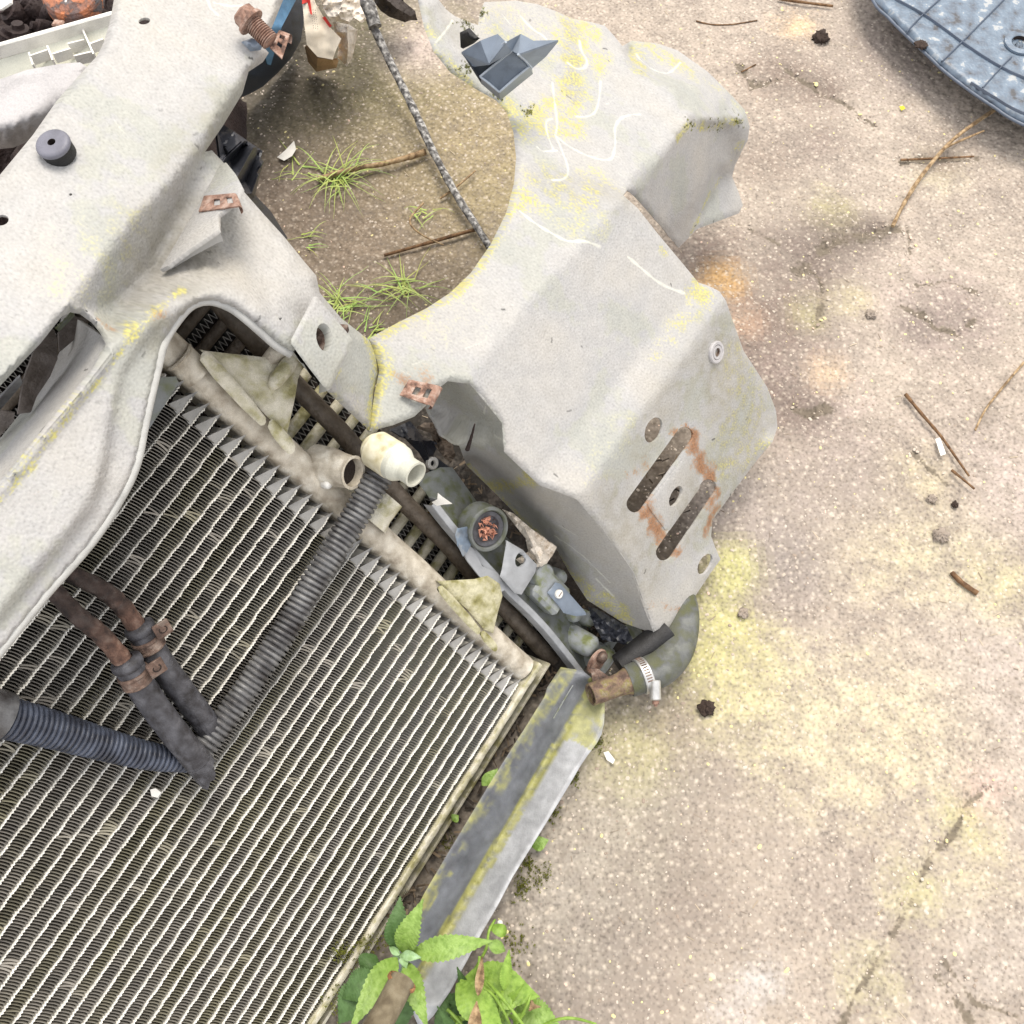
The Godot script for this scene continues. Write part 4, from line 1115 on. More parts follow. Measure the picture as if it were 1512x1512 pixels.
func build_panel():
	panel_fields()
	var tx := panel_texture()
	var m := StandardMaterial3D.new()
	m.albedo_texture = tx
	m.roughness = 0.62
	m.cull_mode = BaseMaterial3D.CULL_DISABLED
	m.normal_enabled = true
	var im := noise(61, 0.30, 3).get_seamless_image(1536, 1536)
	im.convert(Image.FORMAT_RGBA8)
	im.bump_map_to_normal_map(4.0)
	m.normal_texture = ImageTexture.create_from_image(im)
	m.normal_scale = 0.16
	M.panel = m
	var o := thing("front_panel", "large weathered grey plastic car front panel with yellow lichen, leaning on the ground", "car panel", P(560, 548, 0.2))
	var top := put("cross_beam", sheet(F1, {"holes": [slot, ellipse(213, 31, 9, 5, -10, 14), ellipse(2, 325, 11, 8, -10, 14), ellipse(104, 287, 3, 2, 0, 8), ellipse(481, 500, 15, 24, -8, 16)], "thick": 0.003, "smooth": 2, "crisp": 0.45, "lip": 0.010, "lipw": 10.0, "roll": true, "wob": 0.0003}), m, o)
	top.set_meta("label", "pale upper beam and curved grille surround with a long slot")
	var lh := [ellipse(965, 635, 12, 20, 22, 18), capsule(1011, 643, 938, 744, 13), capsule(1046, 720, 981, 816, 12.5), ellipse(998, 733, 12, 22, 26, 16), ellipse(1041, 833, 9, 17, 28, 16)]
	var lamp := put("lamp_housing", sheet(F2, {"holes": lh, "thick": 0.003, "smooth": 1, "crisp": 0.3, "lip": 0.004, "lipw": 8.0, "wob": 0.0003}), m, o)
	lamp.set_meta("label", "faceted headlamp housing with a slotted mounting plate and white snail trails")
	var sp_o := []
	for q in [[1008, 679], [1013, 677], [1033, 714], [1033, 721], [989, 783], [984, 784], [958, 750], [957, 744]]:
		sp_o.append(Vector3(q[0], q[1], sample(F2, q[0], q[1]) + 0.0022))
	put("slot_strip", sheet(field(sp_o, [], 4.0), {"holes": [ellipse(998, 733, 8, 17, 26, 14)], "thick": 0.004, "smooth": 0, "lip": 0.001, "lipw": 4.0}), m, lamp)
	put("side_wall", sheet(F3, {"thick": 0.003, "smooth": 1, "wob": 0.0003}), m, o)
	put("flange", sheet(F4, {"thick": 0.003, "smooth": 0, "lip": 0.001, "lipw": 5.0}), m, o)
	put("bolt_tab", sheet(F5, {"holes": [ellipse(479, 498, 12, 21, -8, 18)], "thick": 0.009, "smooth": 0, "lip": 0.002, "lipw": 5.0}), m, o)
	put("inner_wall", sheet(F6, {"thick": 0.003, "smooth": 1}), m, o)
	# rolled lip along the grille surround and the arch
	var lp := []
	for q in [[-50, 1030], [0, 967], [70, 880], [137, 804], [181, 737], [204, 687], [217, 624], [237, 537], [247, 504], [267, 473], [287, 453], [313, 447], [343, 457], [370, 477], [410, 512], [432, 525]]:
		lp.append(P(q[0] - 3, q[1] - 3, sample(F1, q[0], q[1]) - 0.003))
	lp = spline(lp, 5)
	var lb := MB.new()
	lb.tube(lp, repeat(0.0034, lp.size()), 10)
	put("rolled_lip", lb.mesh(), M.bead, o)
	# side of the flange, below its free edge
	var mb := MB.new()
	var e1 := [[236, 398], [248, 392], [280, 368], [316, 344], [323, 338]]
	for i in e1.size() - 1:
		var p := P(e1[i][0], e1[i][1], sample(F4, e1[i][0], e1[i][1]) - 0.004); var q := P(e1[i + 1][0], e1[i + 1][1], sample(F4, e1[i + 1][0], e1[i + 1][1]) - 0.004)
		var dn := Vector3(0, -0.0026 * (i + 0.2) - 0.002, 0); var dn2 := Vector3(0, -0.0026 * (i + 1.2) - 0.002, 0)
		mb.fquad(p, q, q + dn2, p + dn, Vector3(0.5, 0.2, 1))
	put("flange_side", mb.mesh(), m, o)
	clip(o, [[301, 289], [345, 285], [352, 304], [293, 312]], 0.003, F4)
	clip(o, [[604, 560], [646, 569], [631, 597], [590, 583]], 0.004, F2)
	clip(o, [[398, 70], [411, 46], [427, 52], [416, 86]], 0.482)
	var rb := MB.new()
	rb.box(P(481, 503, 0.385), Vector3(0.014, 0.004, 0.004), Vector3(0, 0.004, 0), Vector3(-0.004, 0, 0.014), 0.001)
	put("rusty_backing", rb.mesh(), M.rustdark, o)  # rusty block added behind the tab hole so it looks dark
	var fr := MB.new()
	var c0 := P(1056, 520, sample(F2, 1056, 520))
	var nn := (P(1090, 520, sample(F2, 1090, 520)) - P(1030, 520, sample(F2, 1030, 520))).cross(P(1056, 490, sample(F2, 1056, 490)) - P(1056, 545, sample(F2, 1056, 545))).normalized()
	if nn.y < 0: nn = -nn
	fr.lathe(c0 - nn * 0.002, nn, [[0.0115, 0.0], [0.0115, 0.004], [0.0105, 0.0052], [0.008, 0.0052], [0.0072, 0.004], [0.0068, 0.0052], [0.0045, 0.0052], [0.004, 0.0]], 24)
	put("ferrule", fr.mesh(), M.fender, o)
	var fd := MB.new()
	fd.lathe(c0 - nn * 0.002, nn, [[0.004, 0.0045], [0.004, -0.006], [0.0, -0.006]], 16)
	put("ferrule_hole", fd.mesh(), M.rustdark, o)
	# rubber stop
	var g := thing("rubber_buffer", "round dark rubber buffer with a hole standing on the pale beam", "rubber buffer", P(90, 235, 0.515))
	var gb := MB.new()
	var gc := P(90, 229, 0.515)
	var ga := Vector3(-0.08, 1, 0.08).normalized()
	gb.lathe(gc, ga, [[0.0110, 0.0], [0.0112, 0.0085], [0.0114, 0.009]], 28)
	put("base", gb.mesh(), M.rubberdark, g)
	gb = MB.new()
	gb.lathe(gc, ga, [[0.0114, 0.009], [0.0119, 0.0098], [0.0118, 0.0115], [0.0110, 0.0128], [0.009, 0.0132], [0.0028, 0.0132]], 28, Color.WHITE, Vector3.ZERO, 1.0, false)
	put("cap", gb.mesh(), M.cap, g)
	gb = MB.new()
	gb.lathe(gc, ga, [[0.0028, 0.0132], [0.0024, 0.004], [0.0, 0.004]], 14)
	put("hole", gb.mesh(), M.litter, g)
	# rusty bolt screwed into the clip
	var bt := thing("rusty_bolt", "big rusty hexagon bolt stuck through a clip at the beam edge", "bolt", P(380, 45, 0.48))
	var h0 := P(362, 24, 0.498); var h1 := P(400, 62, 0.487)
	var ax := (h1 - h0).normalized()
	var bb := MB.new()
	bb.lathe(h0, ax, [[0.0, -0.0045], [0.0075, -0.0045], [0.0095, -0.003], [0.0098, 0.004], [0.0, 0.004]], 6)
	put("bolt_head", bb.mesh(), M.rust, bt)
	bb = MB.new()
	bb.lathe(h0, ax, [[0.0, 0.004], [0.0112, 0.004], [0.0116, 0.0052], [0.0116, 0.0068], [0.0, 0.0068]], 22)
	put("washer", bb.mesh(), M.rust, bt)
	var prof := []
	var len := (h1 - h0).length()
	for i in 44:
		prof.append([0.0062 + (0.0013 if i % 4 < 2 else -0.0004), 0.0068 + (len - 0.0068) * i / 43.0])
	prof.append([0.0, len])
	bb = MB.new()
	bb.lathe(h0, ax, prof, 16)
	put("thread", bb.mesh(), M.rust, bt)
	# the torn grey foil below it
	put("torn_foil", plate(V3([[356, 62, 0.482], [372, 56, 0.484], [388, 64, 0.486], [385, 74, 0.479], [370, 76, 0.478]]), [V3([[362, 66, 0.488], [384, 69, 0.482]])], 4.0, {"thick": 0.0008, "smooth": 0}), M.tape, bt)
# ---------------------------------------------------------------- coolers
func tooth_at(k: int) -> Vector2:
	return Vector2(A0 + AP * k, 0)
const A0 := 0.0
const AP := 0.01272

func build_cooler():
	var o := thing("intercooler", "leaning aluminium intercooler of close fins and tubes, dirty and mossy", "intercooler", L(0.22, -0.1, 0))
	# tubes and pointed ends; the gap above each tube is filled by a folded fin
	var n := 37
	var tips := []
	var fins := MB.new()
	var span := 0.50
	var nz := noise(71, 9.0, 3)
	var nz2 := noise(72, 60.0, 2)
	for k in n:
		var a := AP * (k - 1)
		var b := MB.new()
		var pts := []
		var segs := 400
		for i in segs + 1:
			var t := -span * i / segs
			var j := rng.randf_range(-0.00025, 0.00025) + (0.0004 if i % 2 else -0.0004)
			var w := 0.00044 + rng.randf_range(-0.0002, 0.0002) + (0.0002 if i % 2 else 0.0)
			var aa := a + nz2.get_noise_2d(k * 5.0, t) * 0.0008
			var cz := rng.randf_range(-0.0004, 0.0004)
			pts.append_array([L(aa - w - j * 0.3, t, -0.030), L(aa - w + j, t, cz - 0.0005), L(aa + j, t, cz + 0.0005), L(aa + w + j, t, cz - 0.0005), L(aa + w + j * 0.3, t, -0.030)])
		b.grid(pts, 5, false)
		put("tube", b.mesh(), M.tube, o)
		if k > 0:
			var e := MB.new()
			var tip := L(a, 0.004, -0.0005); var p1 := L(a, -0.017, -0.0005); var p2 := L(a - AP * 0.74, -0.012, -0.004); var p3 := L(a - AP * 0.3, -0.001, -0.006)
			e.ftri(L(a + 0.0006, 0.0065, -0.001), p1, L(a - AP * 0.72, -0.0145, -0.004), AN)
			e.fquad(tip, L(a + 0.0008, 0.004, -0.02), L(a + 0.0008, -0.018, -0.02), p1, AU)
			e.ftri(L(a + 0.0006, 0.0065, -0.001), L(a - AP * 0.72, -0.0145, -0.004), L(a - AP * 0.3, -0.0145, -0.016), -AU)
			put("tube_end", e.mesh(), M.tube_end, o)
		# folded fin between this tube and the next
		var pitch := 0.0024
		var cnt := int((span - 0.016) / pitch)
		for i in cnt:
			var t := -0.016 - pitch * i
			var jit := nz.get_noise_2d(k * 1.7, t * 3.0)
			var bent := clampf((nz2.get_noise_2d(k * 0.9 + 40, t * 0.6) - 0.46) * 5.0, 0.0, 1.0)
			var moss := clampf(0.5 + nz.get_noise_2d(k * 0.05 + 30.0, t * 0.4) * 1.6 + (k - 24) * 0.02, 0.0, 1.0)
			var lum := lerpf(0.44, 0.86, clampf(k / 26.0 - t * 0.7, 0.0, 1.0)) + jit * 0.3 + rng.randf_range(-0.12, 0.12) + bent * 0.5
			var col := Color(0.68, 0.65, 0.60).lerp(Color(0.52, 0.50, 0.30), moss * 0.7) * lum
			var th := 0.00038 + bent * 0.00035
			var lean := 0.0007 + bent * rng.randf_range(-0.001, 0.002)
			var a0 := a + 0.0009; var a1 := a + AP - 0.0009
			var c0 := -0.0012 - absf(jit) * 0.0008
			var prev := []
			for s in 5:
				var u := s / 4.0
				var tt := t + (u - 0.5) * lean * 2.0 + sin(u * PI) * 0.0005
				var aa := lerpf(a0, a1, u)
				var row := [L(aa, tt - th, c0), L(aa, tt + th, c0 + 0.0002), L(aa, tt + th + 0.0001, -0.026)]
				if s > 0:
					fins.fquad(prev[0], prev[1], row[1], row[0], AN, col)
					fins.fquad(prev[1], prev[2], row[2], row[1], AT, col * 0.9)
				prev = row
			# the turn of the fold against the tube
			if i > 0:
				var ua := a1 if i % 2 else a0
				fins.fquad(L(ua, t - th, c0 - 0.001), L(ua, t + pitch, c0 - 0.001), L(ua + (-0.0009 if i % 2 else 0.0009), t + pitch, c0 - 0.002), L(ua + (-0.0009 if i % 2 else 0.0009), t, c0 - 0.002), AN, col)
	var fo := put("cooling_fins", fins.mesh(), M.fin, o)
	fo.set_meta("kind", "stuff")
	# core backing so that no daylight comes through the packed fins
	var bk := MB.new()
	bk.box(L(0.225, -0.255, -0.031), AU * 0.245, AT * 0.25, AN * 0.002)
	put("core_back", bk.mesh(), M.litter, o)
	# header tank
	var hb := MB.new()
	var rows := []
	for i in 41:
		var a := lerpf(-0.036, 0.448, i / 40.0)
		var wv := 0.0008 * sin(i * 1.3) + 0.0006 * nz2.get_noise_1d(i * 3.0)
		for s in 11:
			var t := PI * s / 10.0
			rows.append(L(a, 0.0175 - cos(t) * 0.0130, -0.010 + sin(t) * 0.0115 + wv))
	hb.grid(rows, 11, false)
	put("header_tank", hb.mesh(), M.alu, o)
	var hs := MB.new()
	hs.box(L(0.208, 0.0175, -0.0235), AU * 0.244, AT * 0.0129, AN * 0.0135, 0.002)
	put("tank_body", hs.mesh(), M.alu, o)
	# open round end at the top of the tank
	var ec := MB.new()
	var c0 := Q(262, 527, -0.006)
	ec.lathe(c0 + AU * 0.02, -AU, [[0.0125, 0.0], [0.0125, 0.018], [0.0135, 0.0195], [0.0125, 0.021], [0.0105, 0.021], [0.010, 0.008], [0.0, 0.008]], 22)
	put("end_cap", ec.mesh(), M.alu, o)
	# top plate beside the first fin
	put("top_plate", plate(qcs([[238, 557], [260, 556], [264, 566], [216, 640], [200, 690], [190, 720], [196, 640], [215, 590]], 0.003), [], 5.0, {"thick": 0.003}), M.rail, o)
	# bracket with two bars
	var br := put("bracket", plate(qcs([[296, 517], [330, 521], [395, 528], [408, 515], [430, 512], [452, 530], [440, 560], [436, 585], [432, 605], [424, 640], [412, 633], [380, 600], [330, 556]], 0.006), [], 5.0, {"thick": 0.004, "lip": 0.002, "lipw": 6.0, "smooth": 1}), M.alumoss, o)
	for s in [[[298, 519], [311, 519], [392, 613], [393, 627], [382, 629], [294, 536]], [[394, 634], [399, 618], [408, 621], [437, 655], [434, 670], [424, 671]]]:
		put("bar", plate(rounded(qcs(s, 0.0135), 1), [], 4.0, {"thick": 0.008, "lip": 0.0015, "lipw": 4.0, "smooth": 1}), M.alumoss, br)
	var lug := MB.new()
	lug.tube([Q(402, 570, 0.006), Q(408, 562, 0.013), Q(425, 540, 0.014), Q(438, 524, 0.008)], [0.004, 0.006, 0.0065, 0.005], 12)
	put("lug", lug.mesh(), M.alumoss, br)
	lug = MB.new()
	lug.tube([Q(395, 535, 0.0), Q(410, 520, 0.004), Q(425, 500, 0.0)], [0.006, 0.0075, 0.0075], 12)
	put("lug", lug.mesh(), M.alu, br)
	var br2 := put("bracket", plate(qcs([[646, 858], [700, 855], [720, 850], [738, 862], [742, 880], [735, 905], [728, 935], [715, 930], [690, 900], [665, 878]], 0.006), [], 5.0, {"thick": 0.004, "lip": 0.002, "lipw": 6.0, "smooth": 1}), M.bracketmoss, o)
	for s in [[[646, 866], [655, 864], [708, 925], [710, 935], [703, 938], [650, 880]], [[712, 930], [720, 935], [735, 952], [734, 962], [728, 962], [709, 942]]]:
		put("bar", plate(rounded(qcs(s, 0.013), 1), [], 4.0, {"thick": 0.008, "lip": 0.0015, "lipw": 4.0, "smooth": 1}), M.bracketmoss, br2)
	# outlet spigot on the tank
	var sp := MB.new()
	var s0 := Q(482, 689, -0.006); var s1 := Q(522, 698, 0.022)
	sp.lathe(s0, s1 - s0, [[0.017, -0.012], [0.0165, 0.006], [0.0145, 0.016], [0.0135, (s1 - s0).length() - 0.003], [0.0142, (s1 - s0).length()], [0.0118, (s1 - s0).length()], [0.011, 0.012]], 24)
	put("spigot", sp.mesh(), M.alu, o)
	sp = MB.new()
	sp.lathe(s0, s1 - s0, [[0.0115, (s1 - s0).length() - 0.008], [0.0, (s1 - s0).length() - 0.008]], 20)
	put("bore", sp.mesh(), M.litter, o)  # dark disc inside the spigot paints the shade of its bore
	var dot := MB.new()
	dot.lathe(Q(483, 715, 0.006), AN, [[0.0, 0.004], [0.003, 0.0035], [0.004, 0.001], [0.004, -0.004]], 14, Color.WHITE, Vector3.ZERO, 1.0, false)
	put("weld", dot.mesh(), M.white, o)
	# second spigot behind the hose
	sp = MB.new()
	s0 = Q(548, 770, -0.002); s1 = Q(578, 735, 0.004)
	sp.lathe(s0, s1 - s0, [[0.016, 0.0], [0.013, 0.010], [0.012, (s1 - s0).length()], [0.0, (s1 - s0).length()]], 20)
	put("spigot", sp.mesh(), M.alumoss, o)
	# side plate along the lower edge
	var e := MB.new()
	var er := []
	for i in 60:
		var t := 0.03 - 0.56 * i / 59.0
		var j := rng.randf_range(-0.0006, 0.0006)
		er.append_array([L(0.4510 + j, t, -0.03), L(0.4512 + j, t, 0.0005), L(0.4530, t, 0.002 + j), L(0.4575 + j, t, 0.002), L(0.4590 + j, t, 0.0), L(0.4590, t, -0.03)])
	e.grid(er, 6, false)
	put("side_plate", e.mesh(), M.alumoss, o)

	# ---------------- second core behind
	var r := thing("radiator", "dark radiator core with thick grey tubes behind the intercooler", "radiator", L(0.2, 0.05, -0.07))
	var fb := MB.new()
	for k in 30:
		var a := -0.13 + 0.0205 * k
		var tb := MB.new()
		var pts := []; var rad := []
		for i in 17:
			var t := lerpf(0.105, -0.55, i / 16.0)
			if a > 0.47: t = lerpf(-0.55, -0.02, i / 16.0)
			pts.append(L(a, t, -0.056))
			rad.append(0.0052 + rng.randf_range(-0.0004, 0.0004))
		tb.tube(pts, rad, 9)
		put("tube", tb.mesh(), M.darkpipe if k < 9 else M.alumoss, r)
		for i in 250:
			var t := 0.10 - 0.0026 * i
			var u0 := a + 0.006 if i % 2 else a + 0.0145
			var u1 := a + 0.0145 if i % 2 else a + 0.006
			var col := grey(rng.randf_range(0.55, 0.95))
			fb.fquad(L(u0, t, -0.056), L(u0, t - 0.0005, -0.056), L(u1, t - 0.0031, -0.056), L(u1, t - 0.0026, -0.056), AN, col)
			fb.fquad(L(u0, t, -0.056), L(u1, t - 0.0026, -0.056), L(u1, t - 0.0026, -0.072), L(u0, t, -0.072), AT, col * 0.7)
	var fr := put("cooling_fins", fb.mesh(), M.fin, r)
	fr.set_meta("kind", "stuff")
	var bk2 := MB.new()
	bk2.box(L(0.19, -0.20, -0.075), AU * 0.33, AT * 0.31, AN * 0.002)
	put("core_back", bk2.mesh(), M.litter, r)
	# long dark side pipe
	var sd := MB.new()
	var pp := []
	for q in [[318, 440], [352, 478], [400, 530], [450, 583], [500, 634], [545, 685], [600, 745], [660, 803], [700, 850], [760, 915], [815, 975]]:
		pp.append(Q(q[0], q[1], -0.03))
	var pr := []
	for i in pp.size(): pr.append(0.0085)
	sd.tube(pp, pr, 12)
	put("side_pipe", sd.mesh(), M.darkpipe, r)
	# thin folded edge of the radiator below the intercooler
	var ed := MB.new()
	ed.box(L(0.4765, -0.25, -0.03), AU * 0.0016, AT * 0.29, AN * 0.02, 0.0006)
	put("edge_strip", ed.mesh(), M.alumoss, r)
	var wav := MB.new()
	for i in 230:
		var t := 0.01 - 0.0024 * i
		var col := grey(rng.randf_range(0.4, 0.8))
		wav.fquad(L(0.462, t, -0.022), L(0.462, t - 0.0006, -0.022), L(0.475, t - 0.003, -0.022), L(0.475, t - 0.0024, -0.022), AN, col)
		wav.fquad(L(0.462, t, -0.022), L(0.475, t - 0.0024, -0.022), L(0.475, t - 0.0024, -0.036), L(0.462, t, -0.036), AT, col)
	var wo := put("edge_fins", wav.mesh(), M.fin, r)
	wo.set_meta("kind", "stuff")
# ---------------------------------------------------------------- hoses and fittings
func ribbed(pts: Array, r0: float, r1: float, pitch: float, depth: float) -> ArrayMesh:
	# resample a path evenly and give it rings
	var cum := [0.0]
	for i in range(1, pts.size()): cum.append(cum[-1] + pts[i].distance_to(pts[i - 1]))
	var total: float = cum[-1]
	var steps := int(total / pitch) * 8
	var path := []; var rad := []
	var j := 0
	var prof := [0.75, 0.97, 1.0, 1.0, 0.97, 0.75, 0.0, 0.0]
	for i in steps:
		var d := total * i / steps
		while j < pts.size() - 2 and cum[j + 1] < d: j += 1
		path.append(pts[j].lerp(pts[j + 1], (d - cum[j]) / maxf(1e-6, cum[j + 1] - cum[j])))
		rad.append(lerpf(r0, r1, float(i) / steps) - depth * (1.0 - prof[i % 8]))
	var b := MB.new()
	b.tube(path, rad, 26)
	return b.mesh()

func qpath(a: Array) -> Array:
	var o := []
	for p in a: o.append(Q(p[0], p[1], p[2]))
	return spline(o, 6)

func mark_c(parent: Node, at: Vector3, x: Vector3, y: Vector3, s: float):
	# the stamped letter on a clamp tab
	var b := MB.new()
	var prev := []
	for i in 12:
		var t := deg_to_rad(40 + 280.0 * i / 11)
		var d := x * cos(t) * 0.8 + y * sin(t)
		var row := [at + d * s * 0.72, at + d * s]
		if i > 0: b.fquad(prev[0], prev[1], row[1], row[0], x.cross(y))
		prev = row
	put("stamped_letter", b.mesh(), M.litter, parent)

func clamped_hose(label: String, pipe: Array, hose: Array, rp: float, rh: float, tag_at: Array):
	var o := thing("clamped_hose", label, "hose", Q(hose[0][0], hose[0][1], hose[0][2]), "hoses over the intercooler")
	var pp := qpath(pipe)
	var rad := []; var cols := []
	for i in pp.size():
		var k: float = float(i) / (pp.size() - 1)
		rad.append(rp * (1.0 + 0.06 * sin(i * 2.1)) * lerpf(0.95, 1.12, k))
		cols.append(Color(0.30, 0.30, 0.32).lerp(Color(1.0, 0.85, 0.78), smoothstep(0.55, 1.0, k + rng.randf_range(-0.12, 0.12))))
	var b := MB.new()
	b.tube(pp, rad, 14, true, Color.WHITE, 1.0, cols)
	put("steel_pipe", b.mesh(), M.rustdark, o)
	var hp := qpath(hose)
	rad = []
	for i in hp.size(): rad.append(rh * (1.0 + 0.015 * sin(i * 1.7)))
	b = MB.new()
	b.tube(hp, rad, 20, false)
	var h := put("rubber_hose", b.mesh(), M.rubber, o)
	# ragged cut end: teeth and a dark bore
	b = MB.new()
	var e: Vector3 = hp[-1]; var ax: Vector3 = (hp[-1] - hp[-3]).normalized()
	var x := ax.cross(AN).normalized(); var y := x.cross(ax)
	for s in 20:
		var t0 := TAU * s / 20; var t1 := TAU * (s + 1) / 20
		var p0 := e + (x * cos(t0) + y * sin(t0)) * rh; var p1 := e + (x * cos(t1) + y * sin(t1)) * rh
		var q0 := p0 + ax * (0.004 + 0.006 * absf(sin(s * 2.3)) + 0.012 * maxf(0.0, cos(t0 - 0.6))); var q1 := p1 + ax * (0.004 + 0.006 * absf(sin((s + 1) * 2.3)) + 0.012 * maxf(0.0, cos(t1 - 0.6)))
		b.fquad(p0, p1, q1, q0, p0 - e)
		b.fquad(e + (p0 - e) * 0.7, e + (p1 - e) * 0.7, q1, q0, ax)
	put("cut_end", b.mesh(), M.rubber, h)
	b = MB.new()
	b.lathe(e + ax * 0.0015, ax, [[rh * 0.72, 0.0], [0.0, 0.0]], 16)
	put("bore", b.mesh(), M.litter, h)
	# collar and clamp
	ax = (hp[2] - hp[0]).normalized()
	b = MB.new()
	b.lathe(hp[0] - ax * 0.003, ax, [[rp, -0.005], [rh * 1.08, -0.003], [rh * 1.12, 0.0], [rh * 1.1, 0.002], [rh, 0.0035]], 24, Color.WHITE, Vector3.ZERO, 1.0, false)
	put("collar", b.mesh(), M.rubber, o)
	b = MB.new()
	b.lathe(hp[0] + ax * 0.0045, ax, [[rh * 1.0, 0.0], [rh * 1.1, 0.0], [rh * 1.14, 0.0012], [rh * 1.14, 0.0022], [rh * 1.09, 0.003], [rh * 1.09, 0.0078], [rh * 1.14, 0.0085], [rh * 1.14, 0.0096], [rh * 1.0, 0.0108]], 28)
	var cl := put("hose_clamp", b.mesh(), M.rustdark, o)
	var tc: Vector3 = Q(tag_at[0], tag_at[1], tag_at[2])
	var u := (Q(tag_at[0] + 10, tag_at[1] + 17, tag_at[2]) - tc).normalized()
	var side := AN.cross(u).normalized()
	b = MB.new()
	b.box(tc, u * 0.0058, side * 0.0062, AN * 0.0012, 0.0006)
	put("tab", b.mesh(), M.rustdark, cl)
	mark_c(cl, tc + AN * 0.0014, -u, side, 0.0034)

func build_hoses():
	var o := thing("corrugated_hose", "grey corrugated plastic conduit running from the cream connector across the intercooler", "conduit", Q(440, 900, 0.014), "corrugated conduits")
	put("conduit", ribbed(qpath([[572, 680, 0.024], [556, 708, 0.022], [520, 770, 0.018], [470, 848, 0.0155], [425, 925, 0.014], [372, 1005, 0.013], [330, 1065, 0.013], [290, 1118, 0.012]]), 0.0124, 0.0102, 0.0046, 0.0024), M.conduit, o)
	o = thing("corrugated_hose", "bluish black corrugated conduit ending in a grey sleeve at the picture edge", "conduit", Q(120, 1090, 0.014), "corrugated conduits")
	put("conduit", ribbed(qpath([[-70, 1040, 0.022], [-30, 1049, 0.021], [10, 1060, 0.020], [80, 1078, 0.017], [160, 1101, 0.014], [230, 1118, 0.013], [300, 1124, 0.009]]), 0.0158, 0.0090, 0.0040, 0.0022), M.conduit_blue, o)
	var b := MB.new()
	b.tube(qpath([[-90, 1033, 0.022], [-30, 1047, 0.021], [8, 1058, 0.020]]), repeat(0.0163, 13), 22)
	put("sleeve", b.mesh(), M.conduit, o)
	clamped_hose("farther black rubber hose with rusty pipe and clamp, beside the conduit", [[60, 828, 0.024], [105, 848, 0.024], [150, 870, 0.023], [180, 895, 0.022], [205, 930, 0.021]], [[210, 934, 0.021], [235, 975, 0.020], [262, 1012, 0.017], [300, 1062, 0.012]], 0.0062, 0.0100, [240, 929, 0.033])
	clamped_hose("nearer grey rubber hose with rusty clamp lying over the left conduit", [[50, 830, 0.032], [80, 872, 0.033], [116, 910, 0.032], [150, 938, 0.031], [186, 980, 0.030]], [[191, 985, 0.030], [222, 1034, 0.029], [260, 1085, 0.029], [292, 1124, 0.027]], 0.0062, 0.0104, [231, 986, 0.043])
	# cream connector
	o = thing("pipe_connector", "cream white plastic pipe connector with an open neck", "pipe fitting", Q(580, 680, 0.02))
	var a := Q(553, 662, 0.022); var z := Q(614, 701, 0.066)
	var ax := (z - a).normalized(); var l := (z - a).length()
	b = MB.new()
	b.lathe(a, ax, [[0.0, -0.007], [0.010, -0.006], [0.0118, -0.004], [0.0122, 0.0], [0.0150, 0.0005], [0.0160, 0.0020], [0.0162, l * 0.48], [0.0158, l * 0.50]], 32)
	put("body", b.mesh(), M.cream, o)
	b = MB.new()
	b.lathe(a, ax, [[0.0158, l * 0.50], [0.0154, l * 0.60], [0.0114, l * 0.74], [0.0108, l * 0.78], [0.0108, l * 0.97], [0.0111, l], [0.0094, l + 0.0003], [0.0088, l - 0.004], [0.0086, l * 0.55]], 32)
	put("neck", b.mesh(), M.pvc, o)
	b = MB.new()
	b.lathe(a, ax, [[0.009, l - 0.016], [0.0, l - 0.016]], 20)
	put("bore", b.mesh(), M.stone, o)

func repeat(v: float, n: int) -> Array:
	var o := []
	for i in n: o.append(v)
	return o

